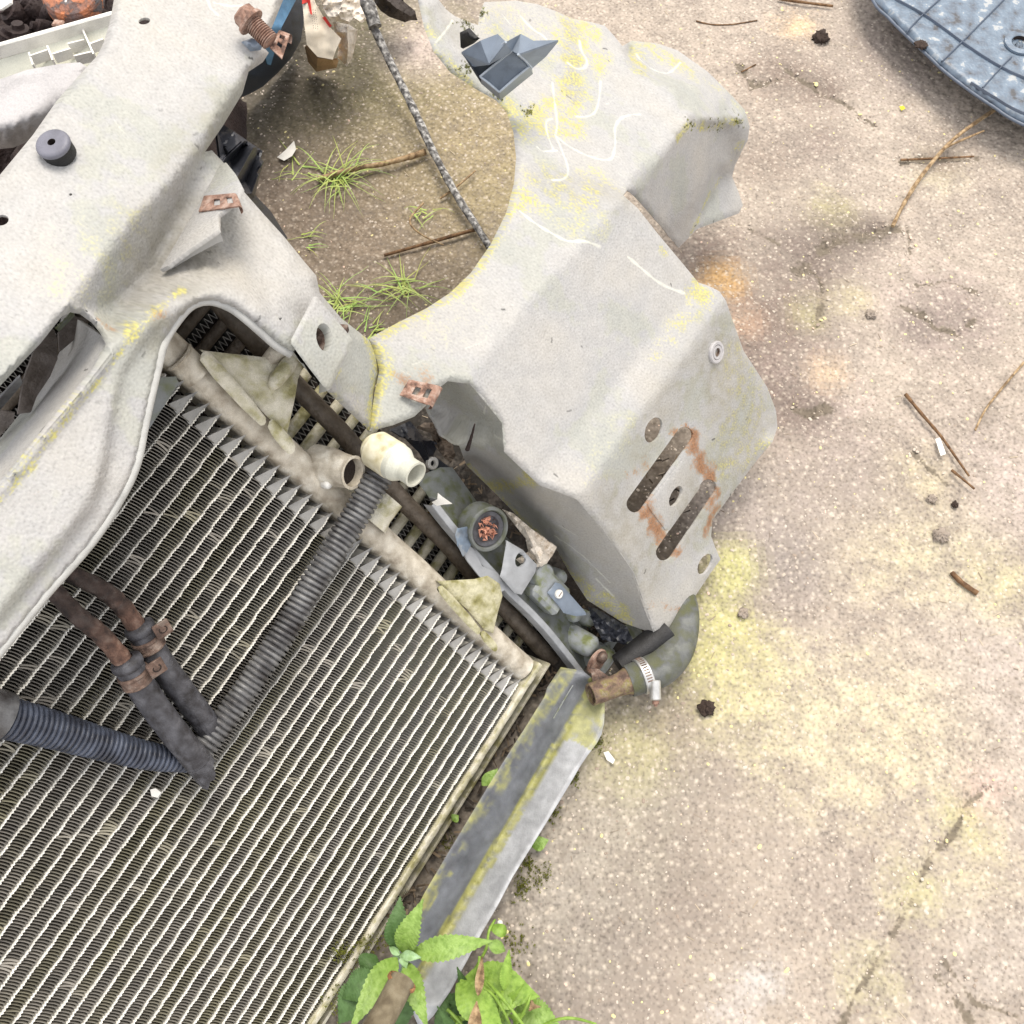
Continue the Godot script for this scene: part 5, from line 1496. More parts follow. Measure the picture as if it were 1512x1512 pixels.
# ---------------------------------------------------------------- support rail, pipe and hose at the lower corner
func build_rail():
	var o := thing("support_rail", "grey plastic support rail with mossy bosses between the cooler and the headlamp housing", "rail", Q(760, 850, 0.0))
	# face of the rail, then its raised edge
	put("rail_face", plate(qcs([[612, 706, -0.02], [650, 690, -0.02], [668, 690, -0.03], [705, 742, -0.03], [745, 790, -0.025], [795, 838, -0.02], [830, 880, -0.02], [872, 925, -0.02], [900, 962, -0.02], [880, 1000, -0.012], [864, 1008, -0.005], [838, 972, -0.003], [810, 936, -0.003], [780, 905, -0.003], [752, 878, -0.003], [718, 838, -0.003], [690, 808, -0.005], [655, 762, -0.008]], 0.0), [V3([])] if false else [], 6.0, {"thick": 0.004, "lip": 0.002, "lipw": 6.0, "wob": 0.002}), M.railface, o)
	var b := MB.new()
	var path := []
	for q in [[640, 742, 0.0], [668, 778, 0.0], [700, 815, 0.001], [730, 848, 0.001], [757, 878, 0.003], [785, 905, 0.003], [812, 934, 0.003], [840, 969, 0.002], [868, 1006, 0.0]]:
		path.append(Q(q[0], q[1], q[2]))
	var rows := []
	for p in spline(path, 4):
		rows.append_array([p - AT * 0.004 - AN * 0.012, p - AT * 0.0035, p - AT * 0.0025 + AN * 0.001, p + AT * 0.0025 + AN * 0.001, p + AT * 0.0035, p + AT * 0.004 - AN * 0.012])
	b.grid(rows, 6, false)
	put("edge", b.mesh(), M.railclean, o)
	# eye with the rubber bush
	var c := Q(718, 780, 0.008)
	var ey := (AN + Vector3(0.15, 0.2, 0.3)).normalized()
	b = MB.new()
	b.lathe(c, ey, [[0.0218, -0.016], [0.0215, 0.004], [0.0206, 0.0055], [0.0186, 0.0055], [0.0176, 0.004], [0.0168, -0.004]], 36)
	var eye := put("eye", b.mesh(), M.railface, o)
	b = MB.new()
	b.lathe(c, ey, [[0.0168, 0.003], [0.013, 0.0025], [0.0118, 0.0], [0.0, -0.001]], 30)
	put("bush", b.mesh(), M.rubber, eye)
	b = MB.new()
	for i in 110:
		var t := rng.randf() * TAU; var r := 0.0105 * sqrt(rng.randf())
		var x := ey.cross(Vector3.UP).normalized(); var y := x.cross(ey)
		var p := c + x * cos(t) * r * 0.8 + y * sin(t) * r * 1.15 + ey * (0.0 + 0.007 * rng.randf() * (1.0 - r / 0.009))
		var d1 := Vector3(rng.randf() - 0.5, rng.randf() - 0.5, rng.randf() - 0.5) * 0.009; var d2 := Vector3(rng.randf() - 0.5, rng.randf() - 0.5, rng.randf() - 0.5) * 0.009
		b.ftri(p, p + d1, p + d2, ey, Color(1, 1, 1) * rng.randf_range(0.6, 1.2))
	put("rust_flakes", b.mesh(), M.fuzz, eye)
	put("wing", plate(qcs([[688, 800], [700, 812], [712, 836], [735, 846], [748, 870], [736, 876], [712, 856], [690, 828], [682, 808]], 0.004), [], 4.0, {"thick": 0.003}), M.railclean, o)
	var chip := put("flaked_paint", plate(qcs([[675, 780], [690, 778], [698, 800], [690, 815], [684, 822], [676, 806], [672, 790]], 0.0075), [], 4.0, {"thick": 0.0008, "wob": 0.003, "wobf": 0.1}), M.disc, o)
	# bracket plate with a keyhole
	put("bracket", plate(qcs([[748, 798], [772, 812], [793, 834], [790, 846], [770, 878], [760, 876], [738, 851], [741, 840]], 0.012), [qcs([[752, 806], [745, 850]], 0.013)], 4.0, {"thick": 0.004, "lip": 0.002, "lipw": 5.0, "holes": [ellipse(769, 826, 8, 12, 20, 14)]}), M.railclean, o)
	# block, bosses and caps
	b = MB.new()
	var bc := Q(790, 880, 0.0)
	b.box(Q(806, 872, -0.004), AU * 0.022, AT * 0.016, AN * 0.012, 0.004)
	put("block", b.mesh(), M.greymoss, o)
	b = MB.new()
	b.lathe(Q(795, 848, -0.004), AN, [[0.0, 0.012], [0.010, 0.0115], [0.0125, 0.009], [0.013, -0.012]], 24, Color.WHITE, Vector3.ZERO, 1.0, false)
	put("boss", b.mesh(), M.greymoss, o)
	b = MB.new()
	b.lathe(Q(848, 942, -0.012), AN + AU * 0.4, [[0.0, 0.026], [0.008, 0.0255], [0.0112, 0.023], [0.0122, 0.018], [0.0135, -0.012]], 26, Color.WHITE, Vector3.ZERO, 1.0, false)
	put("boss", b.mesh(), M.greymoss, o)
	b = MB.new()
	b.lathe(Q(876, 968, -0.012), AN + AU * 0.4, [[0.0, 0.022], [0.012, 0.0215], [0.0155, 0.018], [0.017, -0.012]], 26, Color.WHITE, Vector3.ZERO, 1.0, false)
	put("boss", b.mesh(), M.greymoss, o)
	b = MB.new()
	for s in [[840, 905, 10], [818, 850, 9], [862, 912, 8]]:
		b.lathe(Q(s[0], s[1], -0.02), AN, [[0.0, 0.014], [0.006, 0.0135], [0.008, 0.010], [0.009, -0.006]], 16, Color.WHITE, Vector3.ZERO, 1.0, false)
	put("ridge", b.mesh(), M.greymoss, o)
	var lamp := put("dark_tab", plate(qcs([[820, 860], [828, 862], [842, 878], [864, 903], [866, 908], [850, 910], [832, 905], [826, 896], [808, 875]], 0.012), [], 4.0, {"thick": 0.003, "lip": 0.002, "lipw": 5.0}), M.tape, o)
	b = MB.new()
	var sc := Q(825, 877, 0.013)
	b.lathe(sc, AN, [[0.0045, -0.001], [0.0045, 0.0014], [0.0038, 0.002], [0.0, 0.0022]], 18)
	put("screw", b.mesh(), M.white, lamp)
	b = MB.new()
	b.box(sc + AN * 0.0022, AU * 0.0004, AT * 0.0026, AN * 0.0003)
	put("screw_slot", b.mesh(), M.rustdark, lamp)
	# grey lower lug by the black mesh
	put("lug", plate(qcs([[918, 925], [930, 920], [958, 936], [963, 942], [940, 956], [925, 950]], 0.012), [], 4.0, {"thick": 0.006, "lip": 0.003, "lipw": 6.0}), M.greymoss, o)
	put("lug", plate(qcs([[896, 950], [915, 945], [930, 960], [928, 985], [905, 990], [890, 985]], 0.0), [], 5.0, {"thick": 0.004}), M.greymoss, o)
	# rusty flange with its rivet
	var f := thing("rusty_bracket", "small round rusty bracket with a rivet beside the open rusty pipe", "bracket", Q(883, 975, 0.01))
	var fa := (AN * 0.55 - AU * 0.1 + AT * 0.2 + Vector3(0.25, 0, 0.5)).normalized()
	b = MB.new()
	b.lathe(Q(880, 976, 0.014), fa, [[0.0, 0.003], [0.0135, 0.003], [0.0145, 0.002], [0.0145, 0.0], [0.0, 0.0]], 26, Color.WHITE, AT, 0.8)
	put("disc", b.mesh(), M.rust, f)
	b = MB.new()
	b.lathe(Q(886, 969, 0.017), fa, [[0.0, 0.007], [0.004, 0.0068], [0.0062, 0.005], [0.0066, 0.0]], 18, Color.WHITE, Vector3.ZERO, 1.0, false)
	put("rivet", b.mesh(), M.rustdark, f)
	put("tail", plate([Vector3(872, 985, 0.052), Vector3(884, 988, 0.052), Vector3(900, 1000, 0.05), Vector3(895, 1016, 0.048), Vector3(876, 1012, 0.05)], [], 4.0, {"thick": 0.003}), M.rustdark, f)
	# pipe and hose: open pipe end, flare, black hose bending under the plate
	o = thing("rusty_pipe", "open rusty pipe joined by a steel band clamp to a fat black hose", "pipe", P(900, 1015, 0.03))
	var a := P(872, 1026, 0.050); var z := P(944, 1000, 0.039)
	var ax := (z - a).normalized(); var l := (z - a).length()
	b = MB.new()
	var cols := Color(1, 1, 1)
	b.lathe(a, ax, [[0.0, 0.012], [0.0094, 0.012], [0.0094, 0.0], [0.0112, 0.0], [0.0115, 0.002], [0.0112, l * 0.5], [0.0118, l * 0.62], [0.0145, l * 0.78], [0.0165, l * 0.9], [0.0168, l]], 28)
	put("pipe", b.mesh(), mat(Color(1, 1, 1), 0.9, ramp_tex(18, 0.02, 5, [[0.2, Color(0.30, 0.24, 0.21)], [0.42, Color(0.43, 0.35, 0.30)], [0.54, Color(0.48, 0.40, 0.33)], [0.66, Color(0.50, 0.47, 0.27)], [0.8, Color(0.55, 0.50, 0.43)]], 512, 0.4), 8.0, T.nrough, 1.0), o)
	b = MB.new()
	var hp := []
	for q in [[928, 1006, 0.040], [955, 996, 0.040], [978, 985, 0.037], [997, 962, 0.030], [1006, 930, 0.022], [1005, 895, 0.02], [990, 850, 0.02]]:
		hp.append(P(q[0], q[1], q[2]))
	hp = spline(hp, 6)
	var hr := []
	for i in hp.size(): hr.append(0.0182 if i > 8 else lerpf(0.0160, 0.0182, i / 8.0))
	b.tube(hp, hr, 26)
	put("black_hose", b.mesh(), mat(Color(0.80, 0.80, 0.78), 0.75, ramp_tex(19, 0.016, 5, [[0.2, Color(0.40, 0.41, 0.25)], [0.4, Color(0.40, 0.41, 0.34)], [0.55, Color(0.44, 0.45, 0.46)], [0.8, Color(0.56, 0.57, 0.57)]], 256, 0.2), 9.0, T.nfine, 0.5), o)
	b = MB.new()
	var cc: Vector3 = hp[5]; var ca: Vector3 = (hp[7] - hp[4]).normalized()
	b.lathe(cc, ca, [[0.0166, -0.005], [0.0180, -0.005], [0.0186, -0.0042], [0.0186, 0.0042], [0.0180, 0.005], [0.0166, 0.005]], 36)
	var band := put("band_clamp", b.mesh(), M.steel, o)
	b = MB.new()
	for i in 16:
		var t := deg_to_rad(-10 + i * 9.0)
		var x := ca.cross(Vector3.UP).normalized(); var y := x.cross(ca)
		var d := -x * cos(t) * -1.0 * -1.0 + y * sin(t)
		var e := ca.cross(d)
		b.box(cc + d * 0.0187, ca * 0.0028, e * 0.0006, d * 0.0003)
	put("slots", b.mesh(), M.rustdark, band)
	b = MB.new()
	var s0 := P(967, 1004, 0.052); var s1 := P(968, 1034, 0.046)
	b.lathe(s0, s1 - s0, [[0.0, 0.0], [0.0045, 0.0], [0.0056, 0.001], [0.0056, (s1 - s0).length() - 0.001], [0.0045, (s1 - s0).length()], [0.0, (s1 - s0).length()]], 20)
	put("screw_housing", b.mesh(), M.steel, band)
	b = MB.new()
	b.lathe(s1, s1 - s0, [[0.0036, 0.0], [0.0036, 0.004], [0.0018, 0.004], [0.0018, 0.006], [0.0, 0.006]], 6)
	put("screw_head", b.mesh(), M.rust, band)
	# black mesh sleeve below the housing, and a dark pipe end
	o = thing("black_sleeve", "crumpled black plastic sleeve under the corner of the headlamp housing", "sleeve", P(895, 920, 0.02))
	put("sleeve", plate(V3([[868, 896, 0.045], [880, 898, 0.045], [925, 925, 0.035], [935, 945, 0.03], [920, 950, 0.03], [890, 945, 0.035], [878, 925, 0.045]]), [V3([[875, 900, 0.055], [900, 925, 0.05], [925, 940, 0.035]])], 4.0, {"wob": 0.01, "wobf": 0.08, "thick": 0.002, "smooth": 0, "flat": true}), M.black, o)
	o = thing("dark_pipe", "short dark pipe stub in the gap behind the black hose", "pipe", P(950, 960, 0.02))
	b = MB.new()
	b.tube([P(915, 985, 0.028), P(945, 965, 0.03), P(985, 935, 0.03)], [0.014, 0.016, 0.017], 16)
	put("stub", b.mesh(), M.rubberdark, o)
	# ground trough
	o = thing("lower_valance", "long grey trough shaped plastic valance strip lying beside the cooler", "trim strip", P(760, 1220, 0.02))
	var out := V3([[808, 1015, 0.060], [804, 1028, 0.062], [775, 1075, 0.064], [745, 1122, 0.066], [715, 1170, 0.067], [690, 1212, 0.068], [660, 1262, 0.069], [627, 1318, 0.070], [600, 1370, 0.06], [578, 1420, 0.06], [598, 1470, 0.05], [620, 1520, 0.04], [640, 1500, 0.045], [664, 1465, 0.048], [690, 1418, 0.048], [711, 1378, 0.048], [735, 1337, 0.047], [757, 1295, 0.046], [788, 1245, 0.044], [817, 1198, 0.042], [840, 1160, 0.04], [857, 1131, 0.038], [870, 1112, 0.037], [881, 1098, 0.036], [888, 1085, 0.036], [892, 1068, 0.037], [893, 1045, 0.04], [892, 1015, 0.044], [860, 990, 0.05], [828, 985, 0.052]])
	var cre := [V3([[872, 1020, 0.025], [850, 1055, 0.022], [821, 1097, 0.018], [777, 1175, 0.015], [717, 1277, 0.015], [657, 1380, 0.016], [621, 1440, 0.02]]), V3([[876, 1022, 0.028], [854, 1058, 0.026], [826, 1100, 0.023], [782, 1178, 0.02], [722, 1280, 0.02], [662, 1383, 0.021], [626, 1444, 0.026]]), V3([[845, 1005, 0.046], [815, 1050, 0.046], [780, 1105, 0.046], [740, 1170, 0.047], [690, 1255, 0.048], [640, 1345, 0.05]])]
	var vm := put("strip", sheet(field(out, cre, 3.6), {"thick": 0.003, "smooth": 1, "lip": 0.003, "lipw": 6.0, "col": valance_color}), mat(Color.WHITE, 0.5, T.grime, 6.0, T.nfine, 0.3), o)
	b = MB.new()
	b.tube([P(817, 1061, 0.046), P(832, 1035, 0.046), P(846, 1012, 0.046)], repeat(0.0009, 3), 6)
	put("rib", b.mesh(), M.rail, o)
	b = MB.new()
	b.lathe(P(809, 1042, 0.045), Vector3.UP, [[0.0, 0.002], [0.003, 0.0018], [0.0045, 0.0]], 14)
	put("stud", b.mesh(), M.engine, o)

var vn: FastNoiseLite
var vn2: FastNoiseLite
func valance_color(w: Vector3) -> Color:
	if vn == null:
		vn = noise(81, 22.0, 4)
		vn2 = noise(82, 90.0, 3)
	# moss along the crease and the inner slope; the trough side is painted darker as shade
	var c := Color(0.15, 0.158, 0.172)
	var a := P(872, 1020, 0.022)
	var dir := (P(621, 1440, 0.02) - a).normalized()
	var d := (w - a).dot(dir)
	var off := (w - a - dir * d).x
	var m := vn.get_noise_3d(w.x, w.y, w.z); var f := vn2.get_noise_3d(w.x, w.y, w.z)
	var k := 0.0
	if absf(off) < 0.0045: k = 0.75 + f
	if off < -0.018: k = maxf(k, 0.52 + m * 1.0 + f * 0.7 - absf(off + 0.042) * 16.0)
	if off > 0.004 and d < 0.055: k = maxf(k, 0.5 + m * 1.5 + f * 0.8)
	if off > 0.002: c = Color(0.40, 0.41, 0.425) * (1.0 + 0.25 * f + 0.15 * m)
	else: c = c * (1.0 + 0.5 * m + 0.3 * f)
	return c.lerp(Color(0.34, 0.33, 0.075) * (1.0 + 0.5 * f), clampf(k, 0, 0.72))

# ---------------------------------------------------------------- things lying about
func crumple(c: Array, h: float, r: float, m: Material, called: String, label: String, cat: String, sq := 0.6, sd := 1):
	var o := thing(called, label, cat, P(c[0], c[1], h))
	var nz := noise(sd, 60.0, 3)
	var b := MB.new()
	var pts := []
	var ctr := P(c[0], c[1], h + r * sq * 0.7)
	for i in 13:
		for j in 20:
			var t := PI * i / 12; var f := TAU * j / 20
			var d := Vector3(sin(t) * cos(f), cos(t), sin(t) * sin(f))
			var k := r * (1.0 + nz.get_noise_3d(d.x * 0.03 * sd, d.y * 0.03, d.z * 0.03) * 0.9)
			pts.append(ctr + Vector3(d.x, d.y * sq, d.z) * k)
	b.grid(pts, 20, true)
	put("lump", b.mesh(), m, o)

func stick(called: String, label: String, pts: Array, r0: float, r1: float, m: Material, cat := "twig", parent: Node = null, group := ""):
	var w := []
	for p in pts: w.append(P(p[0], p[1], p[2]))
	w = spline(w, 5)
	var rad := []; var cols := []
	for i in w.size():
		rad.append(lerpf(r0, r1, float(i) / (w.size() - 1)) * (1.0 + rng.randf_range(-0.12, 0.12)))
		cols.append(grey(rng.randf_range(0.8, 1.1)))
	var b := MB.new()
	b.tube(w, rad, 9, true, Color.WHITE, 1.0, cols)
	if parent:
		return put(called, b.mesh(), m, parent)
	var o := thing(called, label, cat, w[0], group)
	put("stick", b.mesh(), m, o)
	return o

func build_clutter():
	# torn black plastic on the top edge
	var o := thing("torn_plastic", "torn piece of shiny dark grey plastic with fold lines on the mossy panel arm", "plastic scrap", P(745, 90, 0.33))
	var tb := MB.new()
	var tv := {"A": [681, 77, 0.358], "M": [697, 97, 0.350], "C": [735, 50, 0.392], "D": [747, 62, 0.394], "B": [709, 60, 0.384], "N": [709, 113, 0.347], "O": [756, 75, 0.380], "Q": [781, 99, 0.360], "J": [737, 136, 0.338], "E": [769, 50, 0.390], "F": [788, 60, 0.384], "R": [765, 80, 0.384], "G": [825, 59, 0.374], "H": [785, 100, 0.352], "S": [806, 82, 0.360], "X": [722, 94, 0.374], "K": [739, 148, 0.320], "L": [711, 124, 0.334], "I": [787, 109, 0.340], "Y": [760, 118, 0.345]}
	for f in ["ABX", "BCX", "AXM", "CDX", "MXON", "XDO", "DEO", "EFRO", "ORQ", "NOQJ", "FGR", "RGS", "RSH", "QRH"]:
		var q := []
		for ch in f: q.append(P(tv[ch][0], tv[ch][1], tv[ch][2]))
		var sh := grey(rng.randf_range(0.9, 1.08))
		for off in [Vector3.ZERO, Vector3(0, -0.0015, 0)]:
			if q.size() == 3: tb.ftri(q[0] + off, q[1] + off, q[2] + off, Vector3.UP, sh)
			else: tb.fquad(q[0] + off, q[1] + off, q[2] + off, q[3] + off, Vector3.UP, sh)
	put("sheet", tb.mesh(), M.tape, o)
	tb = MB.new()
	for f in ["NJKL", "JQIK", "AMNL", "QHI"]:
		var q := []
		for ch in f: q.append(P(tv[ch][0], tv[ch][1], tv[ch][2]))
		if q.size() == 3: tb.ftri(q[0], q[1], q[2], Vector3(0, 0, 1))
		else: tb.fquad(q[0], q[1], q[2], q[3], Vector3(0, 0, 1))
	put("side", tb.mesh(), M.tape, o)
	tb = MB.new()
	for f in [["J", "Q"], ["N", "J"], ["M", "D"], ["N", "O"], ["R", "H"]]:
		var p0: Vector3 = P(tv[f[0]][0], tv[f[0]][1], tv[f[0]][2]); var p1: Vector3 = P(tv[f[1]][0], tv[f[1]][1], tv[f[1]][2])
		tb.tube([p0, (p0 + p1) * 0.5 + Vector3(0, 0.0006, 0), p1], [0.0011, 0.0013, 0.0011], 7)
	put("fold", tb.mesh(), M.tape_edge, o)
	put("stub", plate(V3([[679, 48, 0.36], [693, 41, 0.365], [708, 57, 0.365], [700, 64, 0.355], [684, 72, 0.345], [680, 70, 0.345]]), [V3([[688, 44, 0.372], [702, 62, 0.362]])], 3.0, {"thick": 0.0012, "smooth": 0}), M.rubberdark, o)
	# black finned plastic behind the beam
	o = thing("black_plastic_duct", "broken black ribbed plastic piece sticking out behind the beam", "plastic scrap", P(355, 240, 0.2))
	put("sheet", plate(V3([[318, 178, 0.28], [328, 184, 0.27], [340, 190, 0.25], [363, 206, 0.22], [388, 223, 0.20], [385, 232, 0.20], [390, 240, 0.19], [384, 256, 0.195], [377, 288, 0.19], [400, 312, 0.18], [425, 352, 0.17], [405, 360, 0.2], [370, 320, 0.24], [340, 260, 0.3], [318, 240, 0.32], [325, 233, 0.3]]),
		[V3([[322, 196, 0.26], [334, 228, 0.24]]), V3([[363, 206, 0.26], [334, 232, 0.30]]), V3([[358, 216, 0.21], [340, 238, 0.24]]), V3([[374, 218, 0.25], [350, 262, 0.30]]), V3([[380, 228, 0.20], [362, 268, 0.22]]), V3([[388, 240, 0.22], [372, 285, 0.25]])], 3.5, {"thick": 0.002, "smooth": 0, "flat": true}), M.black, o)
	# blue tub
	o = thing("blue_tub", "dark blue plastic tub edge behind the rusty bolt", "tub", P(410, 60, 0.0))
	put("rim", plate(V3([[352, 146, 0.03], [370, 138, 0.02], [388, 128, 0.012], [410, 108, 0.006], [430, 86, 0.006], [444, 60, 0.01], [449, 30, 0.02], [452, -5, 0.03], [456, -60, 0.03], [380, -60, 0.2], [370, 30, 0.2], [340, 100, 0.18]]), [V3([[436, -20, 0.10], [438, 4, 0.10], [440, 40, 0.085], [439, 66, 0.075], [425, 78, 0.075], [400, 100, 0.08], [380, 112, 0.09]]), V3([[447, -20, 0.06], [448, 20, 0.05], [443, 64, 0.035], [425, 88, 0.03], [400, 112, 0.03], [370, 130, 0.04]])], 5.0, {"thick": 0.003, "smooth": 1}), M.navy, o)
	put("wall_top", plate(V3([[400, 96, 0.105], [416, 40, 0.15], [437, 0, 0.13], [440, -40, 0.13], [400, -50, 0.2], [385, 60, 0.16]].map(func(q): return q) + [[395, 95, 0.11]]), [], 5.0, {"thick": 0.002, "smooth": 0}), M.sky_blue, o)
	# crushed carton with red print
	o = thing("crushed_carton", "crushed cardboard carton with faded red print", "box", P(475, 60, 0.0))
	put("front", plate(V3([[445, -50, 0.16], [446, 0, 0.145], [450, 40, 0.13], [453, 66, 0.11], [469, 84, 0.095], [491, 88, 0.09], [497, 72, 0.10], [504, 57, 0.105], [487, 40, 0.12], [475, 20, 0.135], [463, 0, 0.15], [462, -50, 0.16]]), [V3([[453, 52, 0.122], [470, 44, 0.124], [488, 42, 0.120]])], 4.0, {"thick": 0.002, "smooth": 0, "wob": 0.004}), M.cardwhite, o)
	put("side", plate(V3([[453, 66, 0.109], [469, 85, 0.094], [491, 89, 0.089], [500, 88, 0.07], [497, 100, 0.02], [467, 106, 0.006], [455, 92, 0.02], [450, 70, 0.07]]), [V3([[469, 85, 0.094], [467, 106, 0.006]])], 4.0, {"thick": 0.002, "smooth": 0, "flat": true}), M.card, o)
	var pr := put("print", plate(V3([[446, -30, 0.158], [446, 6, 0.1465], [454, 3, 0.1475], [458, 20, 0.1425], [461, 22, 0.1418], [457, -2, 0.1515], [463, -30, 0.16]]), [], 3.0, {"thick": 0.0006, "smooth": 0}), M.red, o)
	put("print", plate(V3([[476, 26, 0.1335], [480, 24, 0.1335], [490, 38, 0.1235], [487, 41, 0.1225]]), [], 3.0, {"thick": 0.0006, "smooth": 0}), M.red, o)
	for k in 5:
		var lb := MB.new()
		for j in 9:
			lb.box(P(459.0 + k * 1.6 + j * 0.5 , 14.0 + j * 3.4 + k * 0.3, 0.1415 - j * 0.0016 + 0.0022), Vector3(0.0003, 0, 0), Vector3(0, 0.0001, 0), Vector3(0.0001, -0.0001, 0.0008 + 0.0003 * sin(j * 3.0 + k)))
		if k % 2 == 0: put("small_print", lb.mesh(), M.rustdark, o)
	# bark sheet and dead leaves
	o = thing("dead_leaf", "big pale dry curled leaf beside the carton", "leaf", P(515, 60, 0.03), "dead leaves")
	put("blade", plate(V3([[500, 69, 0.06], [498, 84, 0.05], [512, 98, 0.03], [520, 86, 0.035], [526, 60, 0.05], [528, 44, 0.07], [515, 36, 0.09], [492, 32, 0.1], [495, 50, 0.09]]), [V3([[512, 40, 0.11], [514, 70, 0.085], [512, 95, 0.04]])], 4.0, {"thick": 0.0008, "smooth": 0, "flat": true, "wob": 0.012, "wobf": 0.06}), M.dryleaf, o)
	o = thing("bark_sheet", "sheet of pale flaking bark at the top edge", "bark", P(500, 10, 0.1))
	put("sheet", plate(V3([[464, -50, 0.17], [472, 0, 0.15], [480, 18, 0.14], [491, 33, 0.13], [500, 31, 0.13], [513, 36, 0.12], [522, 26, 0.125], [535, 34, 0.11], [541, 28, 0.11], [532, 8, 0.12], [528, -50, 0.13]]), [V3([[500, -40, 0.17], [505, 10, 0.15], [510, 30, 0.135]])], 4.0, {"thick": 0.002, "smooth": 0, "flat": true, "wob": 0.012, "wobf": 0.05}), M.dryleaf, o)
	o = thing("dead_leaf", "dark brown curled dead leaf at the top edge by the branch", "leaf", P(590, 15, 0.05), "dead leaves")
	put("blade", plate(V3([[548, -30, 0.06], [553, 4, 0.05], [562, 16, 0.045], [575, 25, 0.04], [598, 33, 0.03], [606, 30, 0.03], [616, 30, 0.03], [613, 16, 0.045], [596, 2, 0.06], [590, -30, 0.07]]), [V3([[560, -10, 0.08], [585, 12, 0.075], [610, 26, 0.04]])], 4.0, {"thick": 0.0008, "smooth": 0, "flat": true, "wob": 0.01, "wobf": 0.06}), M.darkleaf, o)
	# branch
	o = thing("dead_branch", "long thin mottled grey branch lying on the soil in the gap", "branch", P(620, 180, 0.02))
	stick("thin_end", "", [[549, 34, 0.075], [575, 90, 0.05], [610, 160, 0.032], [640, 225, 0.022], [675, 290, 0.016], [702, 332, 0.013], [735, 385, 0.012]], 0.0058, 0.0046, M.bark, "", o)
	stick("thick_end", "", [[522, -50, 0.10], [535, -10, 0.095], [546, 15, 0.088], [554, 40, 0.078]], 0.0105, 0.0085, M.bark, "", o)
	# paper flakes, stones, twigs
	for s in [
		["paper_flake", "curled white flake of paper on the damp soil", [[409, 232, 0.006], [421, 222, 0.008], [434, 208, 0.010], [437, 220, 0.012], [431, 230, 0.012], [419, 237, 0.010]], "paper", M.white],
		["paper_flake", "small white rectangle of paper beside the thin twig on the right", [[1381, 648, 0.004], [1388, 646, 0.006], [1397, 670, 0.007], [1389, 673, 0.004]], "paper", M.white],
		["paper_flake", "white chip on the ground by the end of the valance", [[891, 1111, 0.004], [898, 1109, 0.006], [908, 1122, 0.005], [905, 1128, 0.003], [896, 1122, 0.003]], "paper", M.white],
		["paper_flake", "white flake lying on the intercooler fins", [[222, 1166, 0], [230, 1164, 0], [238, 1170, 0], [233, 1178, 0], [224, 1176, 0]], "paper", M.white],
		["petal", "tiny yellow petal on the concrete below the plastic cover", [[1328, 157, 0.004], [1334, 156, 0.005], [1337, 160, 0.004], [1331, 163, 0.003]], "petal", M.yellow]]:
		var f := thing(s[0], s[1], s[3], P(s[2][0][0], s[2][0][1], 0.0))
		var pts: Array = V3(s[2])
		if s[1].contains("fins"): pts = qcs(s[2], 0.0035)
		put("flake", plate(pts, [], 3.0, {"thick": 0.0006, "smooth": 0}), s[4], f)
	crumple([1212, 55], 0.0, 0.0105, M.clod, "soil_clod", "dark clod of soil on the concrete near the top", "clod", 0.6, 3)
	crumple([1286, 464], 0.0, 0.0058, M.stone, "stone", "small pale stone in the middle right of the ground", "stone", 0.6, 4)
	crumple([1389, 791], 0.0, 0.0082, M.stone, "stone", "largest pale grey pebble at the right, below the white paper", "stone", 0.65, 5)
	crumple([1044, 1045], 0.0, 0.0078, M.clod, "stone", "dark brown stone near the steel hose clamp", "stone", 0.6, 6)
	crumple([1098, 905], 0.0, 0.0055, M.stone, "stone", "little stone right of the lower plate corner", "stone", 0.6, 7)
	crumple([1376, 737], 0.0, 0.0050, M.stone, "stone", "little pale stone just below the twig end", "stone", 0.6, 8)
	crumple([1410, 745], 0.0, 0.0036, M.clod, "stone", "tiny dark stone right of the little pale stone", "stone", 0.6, 9)
	o = stick("forked_twig", "pale forked twig on the ground under the blue plastic cover", [[1318, 334, 0.003], [1335, 300, 0.006], [1362, 258, 0.010], [1400, 213, 0.012], [1435, 185, 0.014], [1475, 158, 0.014]], 0.0026, 0.0026, M.straw)
	stick("side_shoot", "", [[1395, 218, 0.012], [1420, 207, 0.014], [1453, 193, 0.014]], 0.002, 0.0012, M.straw, "", o)
	stick("twig", "short reddish brown twig lying under the forked twig", [[1330, 236, 0.003], [1380, 234, 0.004], [1438, 231, 0.003]], 0.0018, 0.0012, M.twig)
	o = stick("twig", "straight tapering twig beside the white paper rectangle", [[1337, 582, 0.003], [1360, 610, 0.005], [1390, 645, 0.005], [1412, 676, 0.004], [1431, 703, 0.003]], 0.0022, 0.0012, M.twig)
	stick("twig", "thin broken twig end below the straight twig", [[1405, 694, 0.003], [1420, 706, 0.004], [1439, 722, 0.003]], 0.0017, 0.0012, M.twig)
	stick("twig", "thick short brown twig at the right below the grey pebble", [[1405, 845, 0.003], [1420, 860, 0.004], [1443, 876, 0.003]], 0.0027, 0.0030, M.twig)
	stick("twig", "long faint twig at the right edge of the ground", [[1512, 535, 0.003], [1478, 575, 0.004], [1455, 605, 0.003], [1440, 635, 0.002]], 0.0016, 0.0012, M.straw)
	stick("twig", "dark thin twig at the very top of the ground", [[1150, -2, 0.003], [1190, 4, 0.004], [1230, 9, 0.003]], 0.0022, 0.0018, M.twig)
	stick("twig", "fine curved twig near the top left of the open concrete", [[1028, 31, 0.002], [1050, 36, 0.003], [1080, 36, 0.003], [1118, 30, 0.003]], 0.0012, 0.0008, M.twig)
	stick("twig", "tiny twig right of the rounded hump of the housing", [[1095, 106, 0.003], [1105, 101, 0.003], [1116, 95, 0.003]], 0.0012, 0.0009, M.twig)
